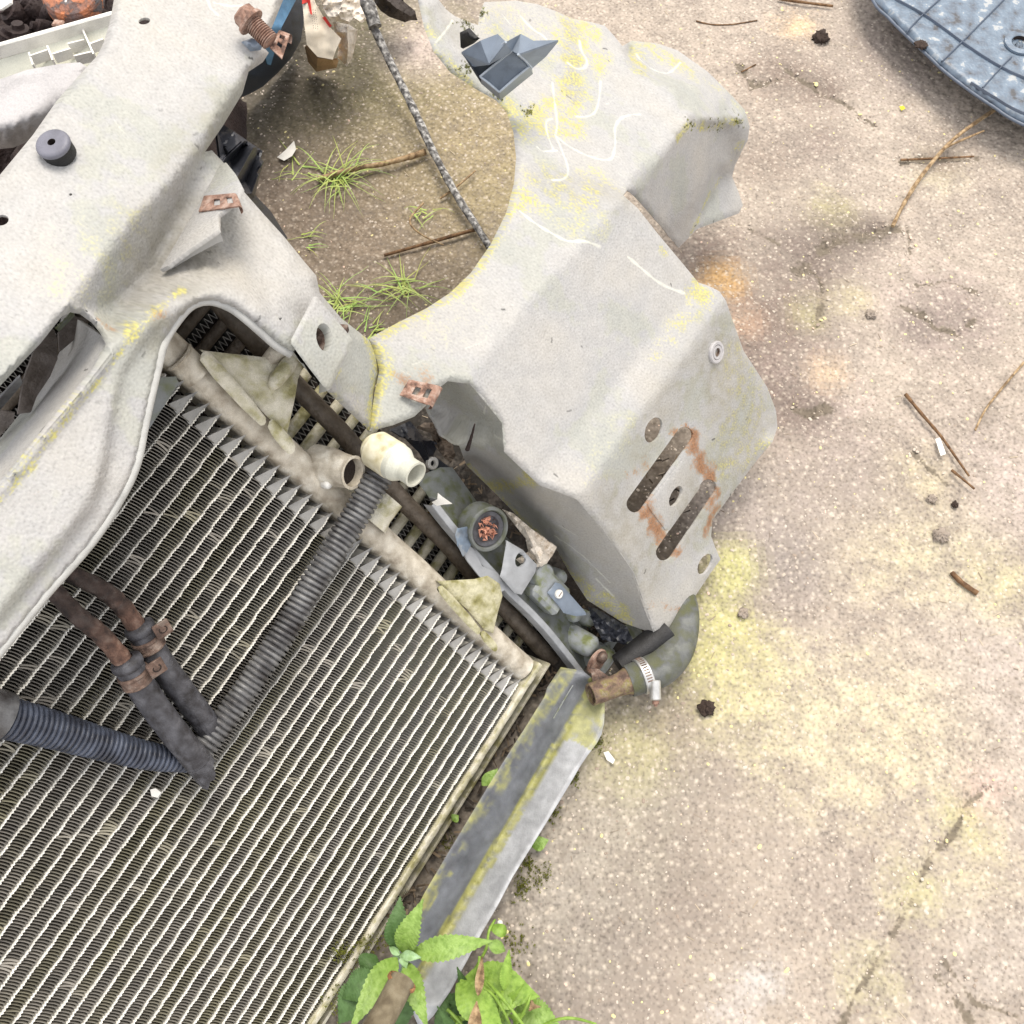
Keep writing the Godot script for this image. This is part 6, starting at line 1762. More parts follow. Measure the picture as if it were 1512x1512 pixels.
	stick("twig", "flat split straw lying in the grass behind the beam", [[470, 264, 0.008], [510, 252, 0.012], [560, 243, 0.012], [600, 233, 0.012], [628, 224, 0.01]], 0.003, 0.0042, M.straw)
	stick("twig", "dark straight twig under the branch in the gap", [[567, 377, 0.004], [610, 365, 0.006], [655, 352, 0.006], [705, 338, 0.006]], 0.0020, 0.0026, M.twig)
	stick("twig", "short pale twig crossing behind the branch", [[650, 293, 0.006], [675, 275, 0.010], [702, 252, 0.01]], 0.0016, 0.0012, M.straw)
	stick("twig", "dry bent grass stalk hanging at the arc of the panel", [[625, 300, 0.02], [605, 325, 0.03], [620, 345, 0.03], [655, 362, 0.02]], 0.0014, 0.001, M.straw)
	# dry leaves and thorn near the connector
	o = thing("dead_leaf", "shrivelled brown leaf in the dark gap above the cream connector", "leaf", P(655, 645, 0.16), "dead leaves")
	put("blade", plate(V3([[615, 632, 0.20], [626, 624, 0.205], [645, 624, 0.205], [655, 632, 0.2], [660, 644, 0.19], [668, 655, 0.185], [672, 672, 0.175], [666, 684, 0.17], [658, 678, 0.175], [648, 666, 0.185], [640, 652, 0.195], [636, 640, 0.2]]), [V3([[620, 630, 0.215], [645, 634, 0.225], [656, 660, 0.2], [662, 680, 0.18]]), V3([[640, 628, 0.20], [650, 650, 0.185]])], 3.0, {"thick": 0.0008, "smooth": 0, "flat": true, "wob": 0.02, "wobf": 0.06}), M.brownleaf, o)
	o = thing("dead_leaf", "folded pale dry leaf lying against the dark side wall", "leaf", P(790, 800, 0.09), "dead leaves")
	put("blade", plate(V3([[742, 752, 0.16], [758, 758, 0.16], [772, 770, 0.155], [790, 785, 0.145], [808, 798, 0.135], [822, 808, 0.125], [814, 822, 0.12], [804, 837, 0.115], [793, 838, 0.118], [788, 826, 0.125], [768, 832, 0.12], [762, 826, 0.12], [780, 815, 0.13], [776, 795, 0.142], [760, 775, 0.152]]), [V3([[745, 754, 0.165], [775, 780, 0.163], [800, 832, 0.128]]), V3([[780, 778, 0.148], [818, 812, 0.118]])], 3.0, {"thick": 0.0008, "smooth": 0, "flat": true, "wob": 0.01, "wobf": 0.06}), M.dryleaf, o)
	o = thing("dead_leaf", "small torn whitish leaf stuck on the rail below the connector", "leaf", P(650, 740, 0.1), "dead leaves")
	put("blade", plate(qcs([[638, 742, 0.006], [646, 738, 0.012], [647, 728, 0.014], [654, 734, 0.012], [668, 744, 0.008], [655, 745, 0.008], [645, 747, 0.006]], 0.006), [], 3.0, {"thick": 0.0006, "smooth": 0}), M.white, o)
	stick("thorn", "thin dark thorn standing against the housing wall", [[690, 664, 0.235], [696, 645, 0.252], [701, 626, 0.268]], 0.0022, 0.0006, M.engine)
	# plastic piece with eyelet under the connector
	o = thing("black_bracket", "folded black plastic bracket with a white eyelet behind the cream connector", "bracket", P(625, 660, 0.14))
	put("plate", plate(V3([[575, 634, 0.21], [606, 622, 0.205], [625, 645, 0.19], [648, 655, 0.185], [640, 672, 0.18], [664, 690, 0.165], [648, 710, 0.165], [632, 690, 0.18], [618, 668, 0.195], [598, 648, 0.205]]), [V3([[590, 646, 0.22], [622, 652, 0.21], [634, 680, 0.19]]), V3([[624, 650, 0.20], [634, 672, 0.185]])], 4.0, {"thick": 0.002, "smooth": 0, "flat": true}), M.black, o)
	var b := MB.new()
	b.lathe(P(639, 684, 0.186), AN, [[0.0062, -0.003], [0.0062, 0.0006], [0.0054, 0.0012], [0.003, 0.001], [0.0026, -0.002]], 20)
	put("eyelet", b.mesh(), M.white, o)
	stick("twig", "thin green stalk bent over the dark side pipe", [[620, 770, 0.16], [628, 762, 0.165], [637, 752, 0.17], [640, 742, 0.17]], 0.0012, 0.001, M.straw)

	# ---------------- top left heap
	o = thing("white_trim", "long white plastic trim with moulded ribs behind the beam", "trim", P(80, 80, 0.33))
	put("face", plate(V3([[-60, 92, 0.40], [0, 75, 0.40], [60, 58, 0.40], [120, 42, 0.40], [168, 28, 0.40], [180, 60, 0.39], [150, 110, 0.38], [90, 130, 0.375], [0, 140, 0.375], [-60, 150, 0.375]]), [], 6.0, {"thick": 0.004}), M.pvc, o)
	b = MB.new()
	var e0 := P(-60, 92, 0.402); var e1 := P(170, 27, 0.402)
	b.box((e0 + e1) * 0.5, (e1 - e0) * 0.5, Vector3(0, 0.007, 0), Vector3(0.0004, 0, 0.0022), 0.0012)
	put("top_rim", b.mesh(), M.white, o)
	for s in [[46, 84, 52, 102], [47, 89, 73, 80], [73, 74, 81, 95], [81, 86, 107, 78], [103, 71, 127, 65], [125, 50, 141, 86], [112, 89, 141, 82], [136, 71, 155, 64]]:
		b = MB.new()
		var p0 := P(s[0], s[1], 0.397); var p1 := P(s[2], s[3], 0.394)
		var d := (p1 - p0)
		b.box((p0 + p1) * 0.5, d * 0.5, Vector3(0, 0.005, 0), d.cross(Vector3.UP).normalized() * 0.0008)
		put("rib", b.mesh(), M.white, o)
	o = thing("grey_cover", "pale grey curved plastic cover under the edge of the beam", "cover", P(50, 160, 0.38))
	put("shell", plate(V3([[-60, 130, 0.43], [0, 117, 0.43], [40, 103, 0.43], [90, 94, 0.43], [118, 92, 0.43], [130, 100, 0.43], [127, 112, 0.425], [150, 120, 0.42], [100, 190, 0.40], [52, 205, 0.385], [20, 218, 0.38], [-60, 226, 0.38]]), [V3([[-60, 200, 0.425], [0, 195, 0.425], [50, 172, 0.425], [110, 130, 0.425]]), V3([[-60, 212, 0.41], [0, 208, 0.41], [60, 185, 0.41]])], 6.0, {"thick": 0.003, "smooth": 2, "lip": 0.004, "lipw": 8.0}), M.fender, o)
	o = thing("engine_heap", "heap of oily dark brown engine parts at the top left corner", "engine parts", P(60, 30, 0.2))
	var hn := noise(91, 26.0, 4)
	b = MB.new()
	var gp := []
	for j in 60:
		for i in 70:
			var px := -200.0 + i * 7.2; var py := -120.0 + j * 8.0
			var w := P(px, py, 0.26)
			var f := smoothstep(0.0, 1.0, minf(1.0, minf(minf(i, 69 - i), minf(j, 59 - j)) / 13.0))
			gp.append(Vector3(w.x, lerpf(-0.01, 0.26 + hn.get_noise_2d(w.x, w.z) * 0.05 + absf(hn.get_noise_2d(w.x * 2.6 + 9, w.z * 2.6)) * 0.05, f), w.z))
	b.grid(gp, 70, false)
	put("heap", b.mesh(), M.engine, o)
	for s in [[20, 20, 0.014], [48, 12, 0.010], [30, 50, 0.012], [62, 40, 0.009], [8, 55, 0.012], [75, 20, 0.010], [140, 20, 0.010]]:
		b = MB.new()
		var cc := P(s[0], s[1], 0.30)
		b.lathe(cc, Vector3(rng.randf_range(-0.9, 0.9), 1, rng.randf_range(-0.2, 0.9)), [[0.0, 0.012], [s[2] * 0.5, 0.012], [s[2] * 0.55, 0.007], [s[2] * 0.9, 0.006], [s[2], 0.0], [s[2] * 0.8, -0.02]], 7 + int(s[2] * 200) % 4, Color.WHITE, Vector3.ZERO, rng.randf_range(0.6, 1.0))
		put("lump", b.mesh(), M.engine, o)
	o = thing("filler_lid", "round grey cap with flaking orange rust and a small tab", "lid", P(105, 0, 0.33))
	var rc := P(104, -10, 0.335)
	b = MB.new()
	b.lathe(rc, Vector3(0.05, 1, 0.25), [[0.0, 0.008], [0.018, 0.008], [0.022, 0.006], [0.027, 0.004], [0.029, 0.0], [0.029, -0.014]], 30)
	put("dome", b.mesh(), mat(Color.WHITE, 0.8, ramp_tex(23, 0.02, 4, [[0.3, Color(0.80, 0.50, 0.34)], [0.46, Color(0.66, 0.42, 0.30)], [0.5, Color(0.32, 0.30, 0.30)], [0.8, Color(0.40, 0.39, 0.40)]], 256, 0.2), 11.0, T.nrough, 1.0), o)
	b = MB.new()
	b.box(P(86, 35, 0.335), Vector3(0.0055, 0, 0.001), Vector3(0, 0.002, 0), Vector3(-0.001, 0, 0.0045), 0.0015)
	put("tab", b.mesh(), M.rust, o)
	for s in [[98, -1, 0.0008, 0.004], [114, -3, 0.0035, 0.001]]:
		b = MB.new()
		b.box(P(s[0], s[1], 0.3465), Vector3(s[2], 0, 0), Vector3(0, 0.0005, 0), Vector3(0, 0, s[3]))
		put("raised_mark", b.mesh(), M.white, o)
	o = thing("white_scrap", "bit of white plastic in the very top left corner", "plastic scrap", P(2, 2, 0.34))
	put("scrap", plate(V3([[-30, -20, 0.36], [18, -10, 0.36], [16, 3, 0.36], [2, 13, 0.355], [-30, 18, 0.35]]), [], 4.0, {"thick": 0.003}), M.white, o)
	# fan seen through the slot
	o = thing("cooling_fan", "dusty fan blades seen through the slot in the beam", "fan", P(40, 560, 0.40))
	for s in [
		[[66, 486, 0.47], [80, 486, 0.465], [84, 500, 0.46], [85, 530, 0.455], [74, 556, 0.45], [54, 586, 0.45], [46, 608, 0.45], [26, 612, 0.455], [36, 560, 0.465], [50, 520, 0.47]],
		[[-20, 608, 0.46], [0, 606, 0.455], [22, 610, 0.45], [20, 622, 0.445], [0, 644, 0.44], [-30, 668, 0.44]],
		[[86, 492, 0.455], [108, 466, 0.455], [130, 472, 0.45], [112, 500, 0.445], [88, 520, 0.445]]]:
		put("blade", plate(V3(s), [], 4.0, {"thick": 0.002, "smooth": 1}), M.fan, o)
	put("ring", plate(V3([[-30, 618, 0.452], [0, 588, 0.462], [30, 556, 0.47], [34, 566, 0.462], [0, 606, 0.45], [-30, 634, 0.445]]), [], 4.0, {"thick": 0.002}), M.conduit, o)
	put("strut", plate(V3([[84, 486, 0.468], [108, 462, 0.47], [111, 466, 0.466], [87, 490, 0.464]]), [], 3.0, {"thick": 0.002}), M.rail, o)
	b = MB.new()
	b.box(P(30, 560, 0.36), Vector3(0.12, 0.0, -0.10), Vector3(0, 0.004, 0), Vector3(0.06, -0.03, 0.09))
	put("shroud", b.mesh(), M.litter, o)

func build_cover():
	# the ribbed plastic cover at the top right
	var o := thing("plastic_cover", "blue grey ribbed plastic cover with flaking white paint and a round hole", "plastic cover", P(1440, 60, 0.03))
	var out := V3([[1270, -60, 0.05], [1290, 0, 0.05], [1312, 24, 0.05], [1338, 50, 0.05], [1364, 74, 0.05], [1388, 97, 0.05], [1407, 113, 0.05], [1427, 128, 0.05], [1448, 143, 0.05], [1468, 156, 0.05], [1493, 173, 0.05], [1530, 190, 0.05], [1600, 215, 0.05], [1680, 225, 0.05], [1680, -80, 0.05]])
	put("face", sheet(field(out, [], 7.0), {"thick": 0.003, "smooth": 0, "lip": 0.006, "lipw": 7.0, "holes": [ellipse(1507, 64, 13, 10, 0, 20)]}), M.disc, o)
	var b := MB.new()
	var rim := []
	for q in spline(out.slice(0, 14), 4):
		var w := P(q.x, q.y, 0.046)
		rim.append(w + Vector3(0, -0.002, 0))
	b.tube(rim, repeat(0.0022, rim.size()), 8)
	put("rim", b.mesh(), M.discrib, o)
	for s in [[[1323, 0], [1363, 22], [1393, 43], [1420, 63], [1448, 82], [1478, 100], [1512, 116], [1600, 150]], [[1400, -14], [1387, 0], [1363, 22], [1338, 48]], [[1500, -20], [1482, 0], [1420, 63], [1390, 92]], [[1493, 85], [1478, 100], [1450, 131]], [[1433, 123], [1470, 146], [1508, 167], [1600, 200]], [[1300, -14], [1323, 0]]]:
		var rows := []
		for q in spline(pl(s), 4):
			rows.append(P(q.x, q.y, 0.0505))
		b = MB.new()
		var gr := []
		for i in rows.size():
			var d: Vector3 = (rows[mini(i + 1, rows.size() - 1)] - rows[maxi(i - 1, 0)]).normalized()
			var x := d.cross(Vector3.UP).normalized() * 0.0011
			gr.append_array([rows[i] - x - Vector3(0, 0.001, 0), rows[i] - x * 0.5 + Vector3(0, 0.003, 0), rows[i] + x * 0.5 + Vector3(0, 0.003, 0), rows[i] + x - Vector3(0, 0.001, 0)])
		b.grid(gr, 4, false)
		put("rib", b.mesh(), M.discrib, o)
	b = MB.new()
	b.lathe(P(1507, 64, 0.051), Vector3.UP, [[0.0225, 0.0], [0.022, 0.0025], [0.014, 0.003], [0.0125, 0.002], [0.0122, -0.012]], 30)
	put("boss", b.mesh(), M.disc, o)
	b = MB.new()
	b.lathe(P(1507, 64, 0.0515), Vector3.UP, [[0.0121, 0.0018], [0.0118, -0.009], [0.0, -0.009]], 20)
	put("hole", b.mesh(), M.litter, o)
	var pn := noise(95, 60.0, 3)
	crumple([1360, 66], 0.049, 0.008, M.clod, "soil_clod", "smear of brown soil on the edge of the blue plastic cover", "clod", 0.25, 12)

# ---------------------------------------------------------------- plants
func leaf_mesh(base: Vector3, tip: Vector3, wid: float, sag: float, cup: float, serr: float, n := 32) -> ArrayMesh:
	var b := MB.new()
	var ax := tip - base
	var side := ax.cross(Vector3.UP).normalized()
	var up := side.cross(ax).normalized()
	var pts := []; var cols := PackedColorArray()
	for i in n + 1:
		var t := float(i) / n
		var w := wid * 0.86 * pow(sin(PI * clampf(pow(t, 0.78), 0.0, 1.0)), 1.15) + 0.0005
		var c := base + ax * t + up * (sin(t * PI) * sag) 
		for s in 7:
			var u := (s - 3) / 3.0
			var k := w * u * (1.0 + (serr * (0.5 if i % 2 else -0.5) if absf(u) > 0.9 else 0.0))
			var vein := 0.0006 * (1.0 if (i + absi(s - 3)) % 2 else -1.0) * absf(u)
			pts.append(c + side * k + up * (absf(u) * w * cup + vein) + ax * (0.04 * (0.5 - absf(u)) * w / wid))
			cols.append(Color(1.15, 1.12, 1.1) if s == 3 else grey(rng.randf_range(0.88, 1.06)))
	b.grid(pts, 7, false, Color.WHITE, false, cols)
	return b.mesh()

func plant_leaf(o: Node, b: Array, t: Array, wid: float, m: Material, sag := 0.008, cup := 0.25, serr := 0.14):
	put("leaf", leaf_mesh(P(b[0], b[1], b[2]), P(t[0], t[1], t[2]), wid, sag, cup, serr), m, o)

func build_plants():
	var o := thing("butterfly_bush", "young leafy shoot with long toothed leaves at the bottom of the trough", "plant", P(590, 1460, 0.0))
	stick("stem", "", [[560, 1500, 0.02], [572, 1440, 0.06], [585, 1412, 0.10], [597, 1418, 0.115], [594, 1440, 0.10]], 0.0026, 0.0022, M.leafpale, "", o)
	plant_leaf(o, [588, 1404, 0.105], [591, 1323, 0.125], 0.0125, M.leafdark)
	plant_leaf(o, [594, 1407, 0.11], [625, 1327, 0.14], 0.0115, M.leaf)
	plant_leaf(o, [606, 1409, 0.115], [728, 1389, 0.115], 0.0112, M.leaf, 0.012)
	plant_leaf(o, [720, 1392, 0.112], [746, 1404, 0.10], 0.006, M.leaf, 0.002)
	plant_leaf(o, [586, 1414, 0.115], [515, 1524, 0.15], 0.0115, M.leaf, 0.012)
	plant_leaf(o, [600, 1420, 0.115], [632, 1520, 0.13], 0.0098, M.leaf, 0.01)
	plant_leaf(o, [598, 1436, 0.09], [590, 1530, 0.09], 0.016, M.leafdark)
	plant_leaf(o, [593, 1410, 0.118], [622, 1414, 0.122], 0.0045, M.leafpale, 0.003)
	plant_leaf(o, [596, 1412, 0.117], [600, 1430, 0.12], 0.0045, M.leafpale, 0.003)
	plant_leaf(o, [590, 1410, 0.115], [575, 1398, 0.11], 0.003, M.leafpale, 0.001)
	plant_leaf(o, [560, 1440, 0.05], [505, 1475, 0.05], 0.016, M.leafdark)
	plant_leaf(o, [545, 1450, 0.04], [500, 1512, 0.04], 0.018, M.leafdark)
	plant_leaf(o, [555, 1410, 0.04], [535, 1440, 0.04], 0.012, M.leafdark)
	# cut woody stem
	var c := thing("cut_stem", "thick pruned woody stem with an orange cut end among the leaves", "stem", P(575, 1480, 0.1))
	var a := P(546, 1532, 0.175); var z := P(594, 1448, 0.150)
	var b := MB.new()
	b.tube(spline([a, a.lerp(z, 0.4) + Vector3(0.001, 0, 0), z], 5), repeat(0.0105, 11), 18, false)
	put("bark", b.mesh(), M.stem, c)
	b = MB.new()
	b.lathe(z, (z - a).normalized() + (Vector3(0, CAM_H, 0) - z).normalized() * 0.75, [[0.0125, -0.0024], [0.0122, 0.0006], [0.0095, 0.0004], [0.0, -0.001]], 18, Color.WHITE, Vector3.ZERO, 1.0, false)
	put("cut_end", b.mesh(), M.cut, c)
	# weed on the right
	o = thing("green_weed", "bright yellow green weed with broad leaves and curling shoots beside the trough", "plant", P(730, 1490, 0.0))
	plant_leaf(o, [684, 1446, 0.05], [797, 1472, 0.05], 0.023, M.leafyellow, 0.008, 0.12, 0.05)
	plant_leaf(o, [674, 1452, 0.06], [745, 1525, 0.06], 0.017, M.leafyellow, 0.008, 0.2, 0.05)
	plant_leaf(o, [690, 1470, 0.03], [640, 1530, 0.03], 0.018, M.leafdark, 0.004)
	plant_leaf(o, [760, 1490, 0.02], [830, 1520, 0.02], 0.018, M.leaf, 0.004)
	plant_leaf(o, [700, 1490, 0.03], [760, 1540, 0.03], 0.018, M.leaf, 0.004)
	plant_leaf(o, [722, 1368, 0.05], [748, 1378, 0.04], 0.006, M.leafyellow, 0.008, 0.3, 0.0)
	plant_leaf(o, [744, 1462, 0.07], [752, 1402, 0.08], 0.0055, M.leafyellow, 0.002, 0.3, 0.0)
	for s in [[[690, 1450, 0.02], [705, 1425, 0.04], [718, 1400, 0.05], [722, 1375, 0.055], [731, 1358, 0.05]], [[700, 1450, 0.05], [706, 1430, 0.06], [708, 1412, 0.06]], [[720, 1450, 0.07], [745, 1478, 0.08], [770, 1510, 0.08], [790, 1540, 0.06]], [[680, 1448, 0.06], [720, 1462, 0.07], [742, 1490, 0.075], [760, 1530, 0.05]], [[742, 1464, 0.07], [735, 1500, 0.06], [730, 1530, 0.04]], [[800, 1515, 0.05], [825, 1505, 0.06], [850, 1504, 0.06], [880, 1512, 0.05]], [[660, 1490, 0.05], [680, 1510, 0.05], [690, 1530, 0.05]], [[770, 1500, 0.05], [780, 1480, 0.06], [783, 1470, 0.06]]]:
		stick("shoot", "", s, 0.0016, 0.0011, M.leafyellow, "", o)
	for k in 16:
		var bx := rng.randf_range(650, 790); var by := rng.randf_range(1470, 1530)
		plant_leaf(o, [bx, by, 0.03], [bx + rng.randf_range(-40, 60), by - rng.randf_range(-10, 50), rng.randf_range(0.04, 0.07)], rng.randf_range(0.003, 0.007), [M.leafyellow, M.leaf, M.leafdark, M.straw][k % 4], 0.006, 0.3, 0.05)
	b = MB.new()
	b.lathe(P(738, 1363, 0.05), Vector3.UP, [[0.0, 0.004], [0.002, 0.003], [0.003, 0.0], [0.0, -0.003]], 10, Color.WHITE, Vector3.ZERO, 1.0, false)
	put("bud", b.mesh(), M.white, o)
	plant_leaf(o, [706, 1470, 0.08], [712, 1412, 0.085], 0.004, M.straw, 0.002, 0.4, 0.0)
	plant_leaf(o, [700, 1530, 0.08], [704, 1478, 0.085], 0.006, M.straw, 0.002, 0.4, 0.0)
	# single small leaves by the trough
	for s in [["small green leaf poking out right of the trough", [785, 1250, 0.01], [810, 1240, 0.012], 0.008], ["narrow green leaf left of the trough", [712, 1160, 0.03], [735, 1135, 0.035], 0.006], ["pale yellow leaf in the soil left of the trough", [668, 1212, 0.02], [677, 1204, 0.02], 0.005]]:
		var l := thing("small_leaf", s[0], "leaf", P(s[1][0], s[1][1], 0.0), "small leaves by the trough")
		put("blade", leaf_mesh(P(s[1][0], s[1][1], s[1][2]), P(s[2][0], s[2][1], s[2][2]), s[3], 0.002, 0.2, 0.0, 8), M.leaf, l)
	# grass tufts in the gap
	var tufts := [
		["bright grass tuft with long blades in the middle of the damp soil", 500, 262, 46, 0.10], ["sparse grass tuft left of the bright one", 440, 255, 7, 0.07], ["thin grass tuft beside the branch", 628, 315, 9, 0.05], ["grass tuft under the middle of the panel arc", 600, 425, 26, 0.08], ["grass tuft in the corner by the bolt tab", 500, 455, 30, 0.085], ["grass tuft where the arc meets the lichen seam", 548, 490, 14, 0.05], ["grass tuft right of the corner tuft", 565, 430, 8, 0.08], ["small grass tuft by the left edge of the gap", 455, 365, 7, 0.05]]
	for s in tufts:
		var t := thing("grass_tuft", s[0], "grass", P(s[1], s[2], 0.0), "grass tufts in the gap")
		b = MB.new()
		var root := P(s[1], s[2], 0.0)
		for k in s[3]:
			var f := rng.randf() * TAU
			var len: float = s[4] * rng.randf_range(0.45, 1.0)
			var dir := Vector3(cos(f), rng.randf_range(0.35, 1.2), sin(f)).normalized()
			var p0 := root + Vector3(rng.randfn() * 0.008, 0, rng.randfn() * 0.008)
			var wv := dir.cross(Vector3.UP).normalized() * rng.randf_range(0.0006, 0.0013)
			var dry := rng.randf() < 0.28
			var col := Color(1.2, 1.0, 1.3) if dry else Color(rng.randf_range(0.7, 1.05), rng.randf_range(0.85, 1.05), 0.8)
			var rows := []
			for i in 7:
				var u := i / 6.0
				var c2 := p0 + dir * len * u + Vector3(0, -len * 0.55 * u * u, 0)
				c2.y = maxf(c2.y, 0.003)
				rows.append(c2 - wv * (1.0 - u * 0.9)); rows.append(c2 + Vector3(0, 0.0005, 0)); rows.append(c2 + wv * (1.0 - u * 0.9))
			b.grid(rows, 3, false, col)
		put("blades", b.mesh(), M.grass, t)
	# moss cushions as one mass
	var mb := MB.new()
	for s in 5:
		var a2 := TAU * s / 5
		mb.ftri(Vector3(cos(a2), 0, sin(a2)) * 0.5, Vector3(cos(a2 + 0.7), 0, sin(a2 + 0.7)) * 0.5, Vector3(cos(a2 * 3.0) * 0.7, 1.0, sin(a2 * 2.0) * 0.7), Vector3(cos(a2), 0.6, sin(a2)))
	var list := []
	for s in [[F2, 690, 34, 14, 60], [F2, 708, 18, 9, 50], [F2, 735, 140, 12, 40], [F2, 660, 105, 9, 40], [F2, 690, 100, 16, 60], [F2, 1020, 186, 10, 25], [F2, 1060, 187, 12, 25], [F2, 1090, 180, 8, 25], [F2, 780, 163, 12, 25]]:
		for i in s[4]:
			var px: float = s[1] + rng.randfn() * s[3] * 0.5; var py: float = s[2] + rng.randfn() * s[3] * 0.4
			if Geometry2D.is_point_in_polygon(Vector2(px, py), flat(s[0].outline)):
				list.append([P(px, py, sample(s[0], px, py)), rng.randf_range(0.001, 0.0026)])
	for s in [[505, 1408, 9, 90], [560, 1390, 8, 50], [500, 1480, 14, 60], [540, 1395, 8, 40]]:
		for i in s[3]:
			list.append([Q(s[0] + rng.randfn() * s[2], s[1] + rng.randfn() * s[2], 0.002), rng.randf_range(0.001, 0.003)])
	for s in [[885, 1095, 8, 60], [770, 1310, 10, 80], [780, 1275, 8, 50], [800, 1290, 12, 60], [690, 1170, 12, 70], [740, 1110, 12, 70], [660, 1240, 12, 80], [760, 1400, 16, 60], [850, 1150, 6, 30], [820, 1200, 6, 30]]:
		for i in s[3]:
			list.append([P(s[0] + rng.randfn() * s[2] * 0.7, s[1] + rng.randfn() * s[2], 0.0), rng.randf_range(0.0015, 0.0035)])
	var mm := MultiMesh.new()
	mm.transform_format = MultiMesh.TRANSFORM_3D
	mm.use_colors = true
	mm.mesh = mb.mesh()
	mm.instance_count = list.size()
	for i in list.size():
		mm.set_instance_transform(i, Transform3D(Basis(Vector3.UP, rng.randf() * TAU) * Basis.from_scale(Vector3.ONE * list[i][1]), list[i][0]))
		mm.set_instance_color(i, Color(1, 1, 1).lerp(Color(0.45, 0.4, 0.5), rng.randf()))
	var mi := MultiMeshInstance3D.new()
	mi.name = "moss"
	mi.multimesh = mm
	mi.material_override = M.moss
	mi.set_meta("kind", "stuff")
	tag(mi, "dark green moss cushions on the panel edges and beside the trough", "moss")
	add_child(mi)
	# dead litter under the parts, colours darkened to deepen the gap shade
	var lm := MultiMesh.new()
	var lb := MB.new()
	lb.fquad(Vector3(-1, 0, -0.4), Vector3(1, 0.2, -0.3), Vector3(1.1, 0.1, 0.4), Vector3(-0.9, 0.3, 0.35), Vector3.UP)
	lm.transform_format = MultiMesh.TRANSFORM_3D
	lm.use_colors = true
	lm.mesh = lb.mesh()
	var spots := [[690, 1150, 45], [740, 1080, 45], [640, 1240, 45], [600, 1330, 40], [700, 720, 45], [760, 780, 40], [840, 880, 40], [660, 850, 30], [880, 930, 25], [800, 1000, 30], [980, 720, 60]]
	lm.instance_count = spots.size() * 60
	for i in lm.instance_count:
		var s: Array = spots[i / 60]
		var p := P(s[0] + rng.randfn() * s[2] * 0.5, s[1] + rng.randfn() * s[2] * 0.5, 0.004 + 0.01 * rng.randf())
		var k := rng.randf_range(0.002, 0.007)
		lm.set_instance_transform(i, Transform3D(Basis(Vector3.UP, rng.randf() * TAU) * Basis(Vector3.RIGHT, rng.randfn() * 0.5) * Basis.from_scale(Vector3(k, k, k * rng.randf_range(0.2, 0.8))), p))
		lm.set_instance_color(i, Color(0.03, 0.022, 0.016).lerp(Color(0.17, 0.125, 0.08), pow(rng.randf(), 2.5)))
	var sm := MultiMesh.new()
	sm.transform_format = MultiMesh.TRANSFORM_3D
	sm.use_colors = true
	sm.mesh = lm.mesh
	sm.instance_count = 900
	for i in 900:
		var gx := rng.randf_range(-0.6, 0.9); var gz := rng.randf_range(-1.5, 0.1)
		var k := rng.randf_range(0.0015, 0.005)
		sm.set_instance_transform(i, Transform3D(Basis(Vector3.UP, rng.randf() * TAU) * Basis.from_scale(Vector3(k, 0.0012, k * rng.randf_range(0.08, 0.3))), Vector3(gx, ground_h(gx, gz) + 0.0006, gz)))
		sm.set_instance_color(i, Color(0.20, 0.15, 0.11).lerp(Color(0.56, 0.47, 0.34), rng.randf()))
	mi = MultiMeshInstance3D.new()
	mi.name = "straw_bits"
	mi.multimesh = sm
	mi.material_override = mat(Color.WHITE, 0.9)
	mi.set_meta("kind", "stuff")
	tag(mi, "tiny bits of straw and dirt strewn over the ground", "debris")
	add_child(mi)
	mi = MultiMeshInstance3D.new()
	mi.name = "leaf_litter"
	mi.multimesh = lm
	mi.material_override = mat(Color.WHITE, 0.9)
	mi.set_meta("kind", "stuff")
	tag(mi, "dark dry leaf litter in the gaps under the car parts", "leaf litter")
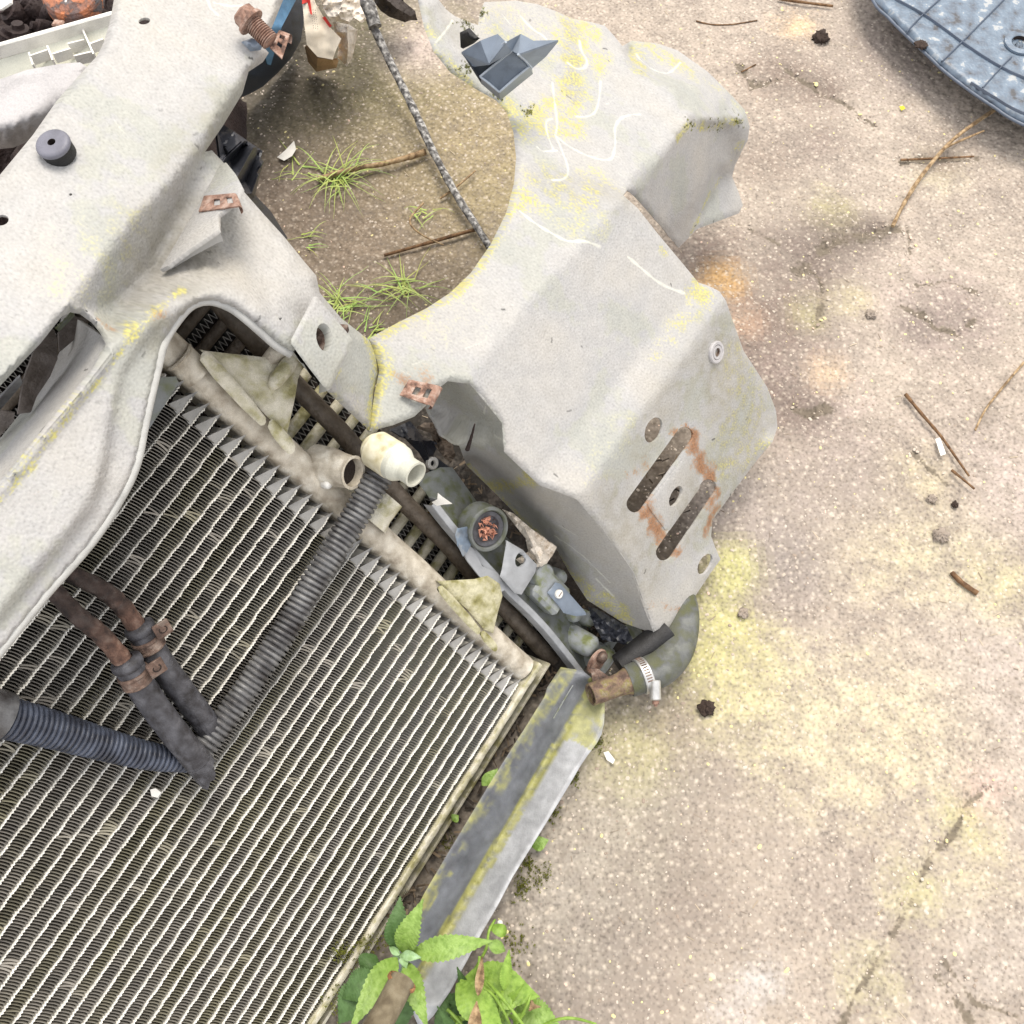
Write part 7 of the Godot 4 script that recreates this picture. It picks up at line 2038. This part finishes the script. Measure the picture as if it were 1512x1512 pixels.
	add_child(mi)
func _ready():
	FL = 756.0 / tan(deg_to_rad(FOV / 2))
	var p := deg_to_rad(PITCH)
	fwd = Vector3(0, -sin(p), -cos(p))
	upv = Vector3(0, cos(p), -sin(p))
	rng.seed = 4711
	R0 = P(265, 570, 0.404)
	AU = (P(765, 1010, 0.06) - R0).normalized()
	AT = Vector3(0.537, 0.072, -0.841)
	AT = (AT - AU * AT.dot(AU)).normalized()
	AN = AT.cross(AU)
	if AN.y < 0: AN = -AN
	# camera, sky, sun, exposure
	var cam := Camera3D.new()
	cam.name = "camera"
	cam.fov = FOV
	cam.near = 0.02
	cam.far = 200.0
	add_child(cam)
	cam.look_at_from_position(Vector3(0, CAM_H, 0), Vector3(0, CAM_H, 0) + fwd, Vector3(0, 1, 0))
	cam.current = true
	var we := WorldEnvironment.new()
	we.name = "environment"
	var env := Environment.new()
	env.background_mode = Environment.BG_SKY
	var sky := Sky.new()
	var sm := ProceduralSkyMaterial.new()
	sm.sky_top_color = Color(0.93, 0.93, 0.95)
	sm.sky_horizon_color = Color(0.84, 0.84, 0.84)
	sm.sky_curve = 0.3
	sm.ground_bottom_color = Color(0.45, 0.42, 0.38)
	sm.ground_horizon_color = Color(0.7, 0.7, 0.7)
	sm.sky_energy_multiplier = 0.82
	sky.sky_material = sm
	env.sky = sky
	env.tonemap_mode = Environment.TONE_MAPPER_LINEAR
	env.tonemap_exposure = 2.98
	env.sdfgi_enabled = true
	env.ssao_enabled = true
	env.ssil_enabled = true
	we.environment = env
	add_child(we)
	var sun := DirectionalLight3D.new()
	sun.name = "sun"
	sun.light_energy = 0.38
	sun.light_angular_distance = 30.0
	sun.light_color = Color(1.0, 0.97, 0.93)
	sun.shadow_enabled = true
	add_child(sun)
	sun.look_at_from_position(Vector3.ZERO, Vector3(-0.14, -1.0, 0.42), Vector3(0, 0, 1))
	make_materials()
	build_ground()
	build_panel()
	build_cooler()
	build_hoses()
	build_rail()
	build_clutter()
	build_cover()
	build_plants()
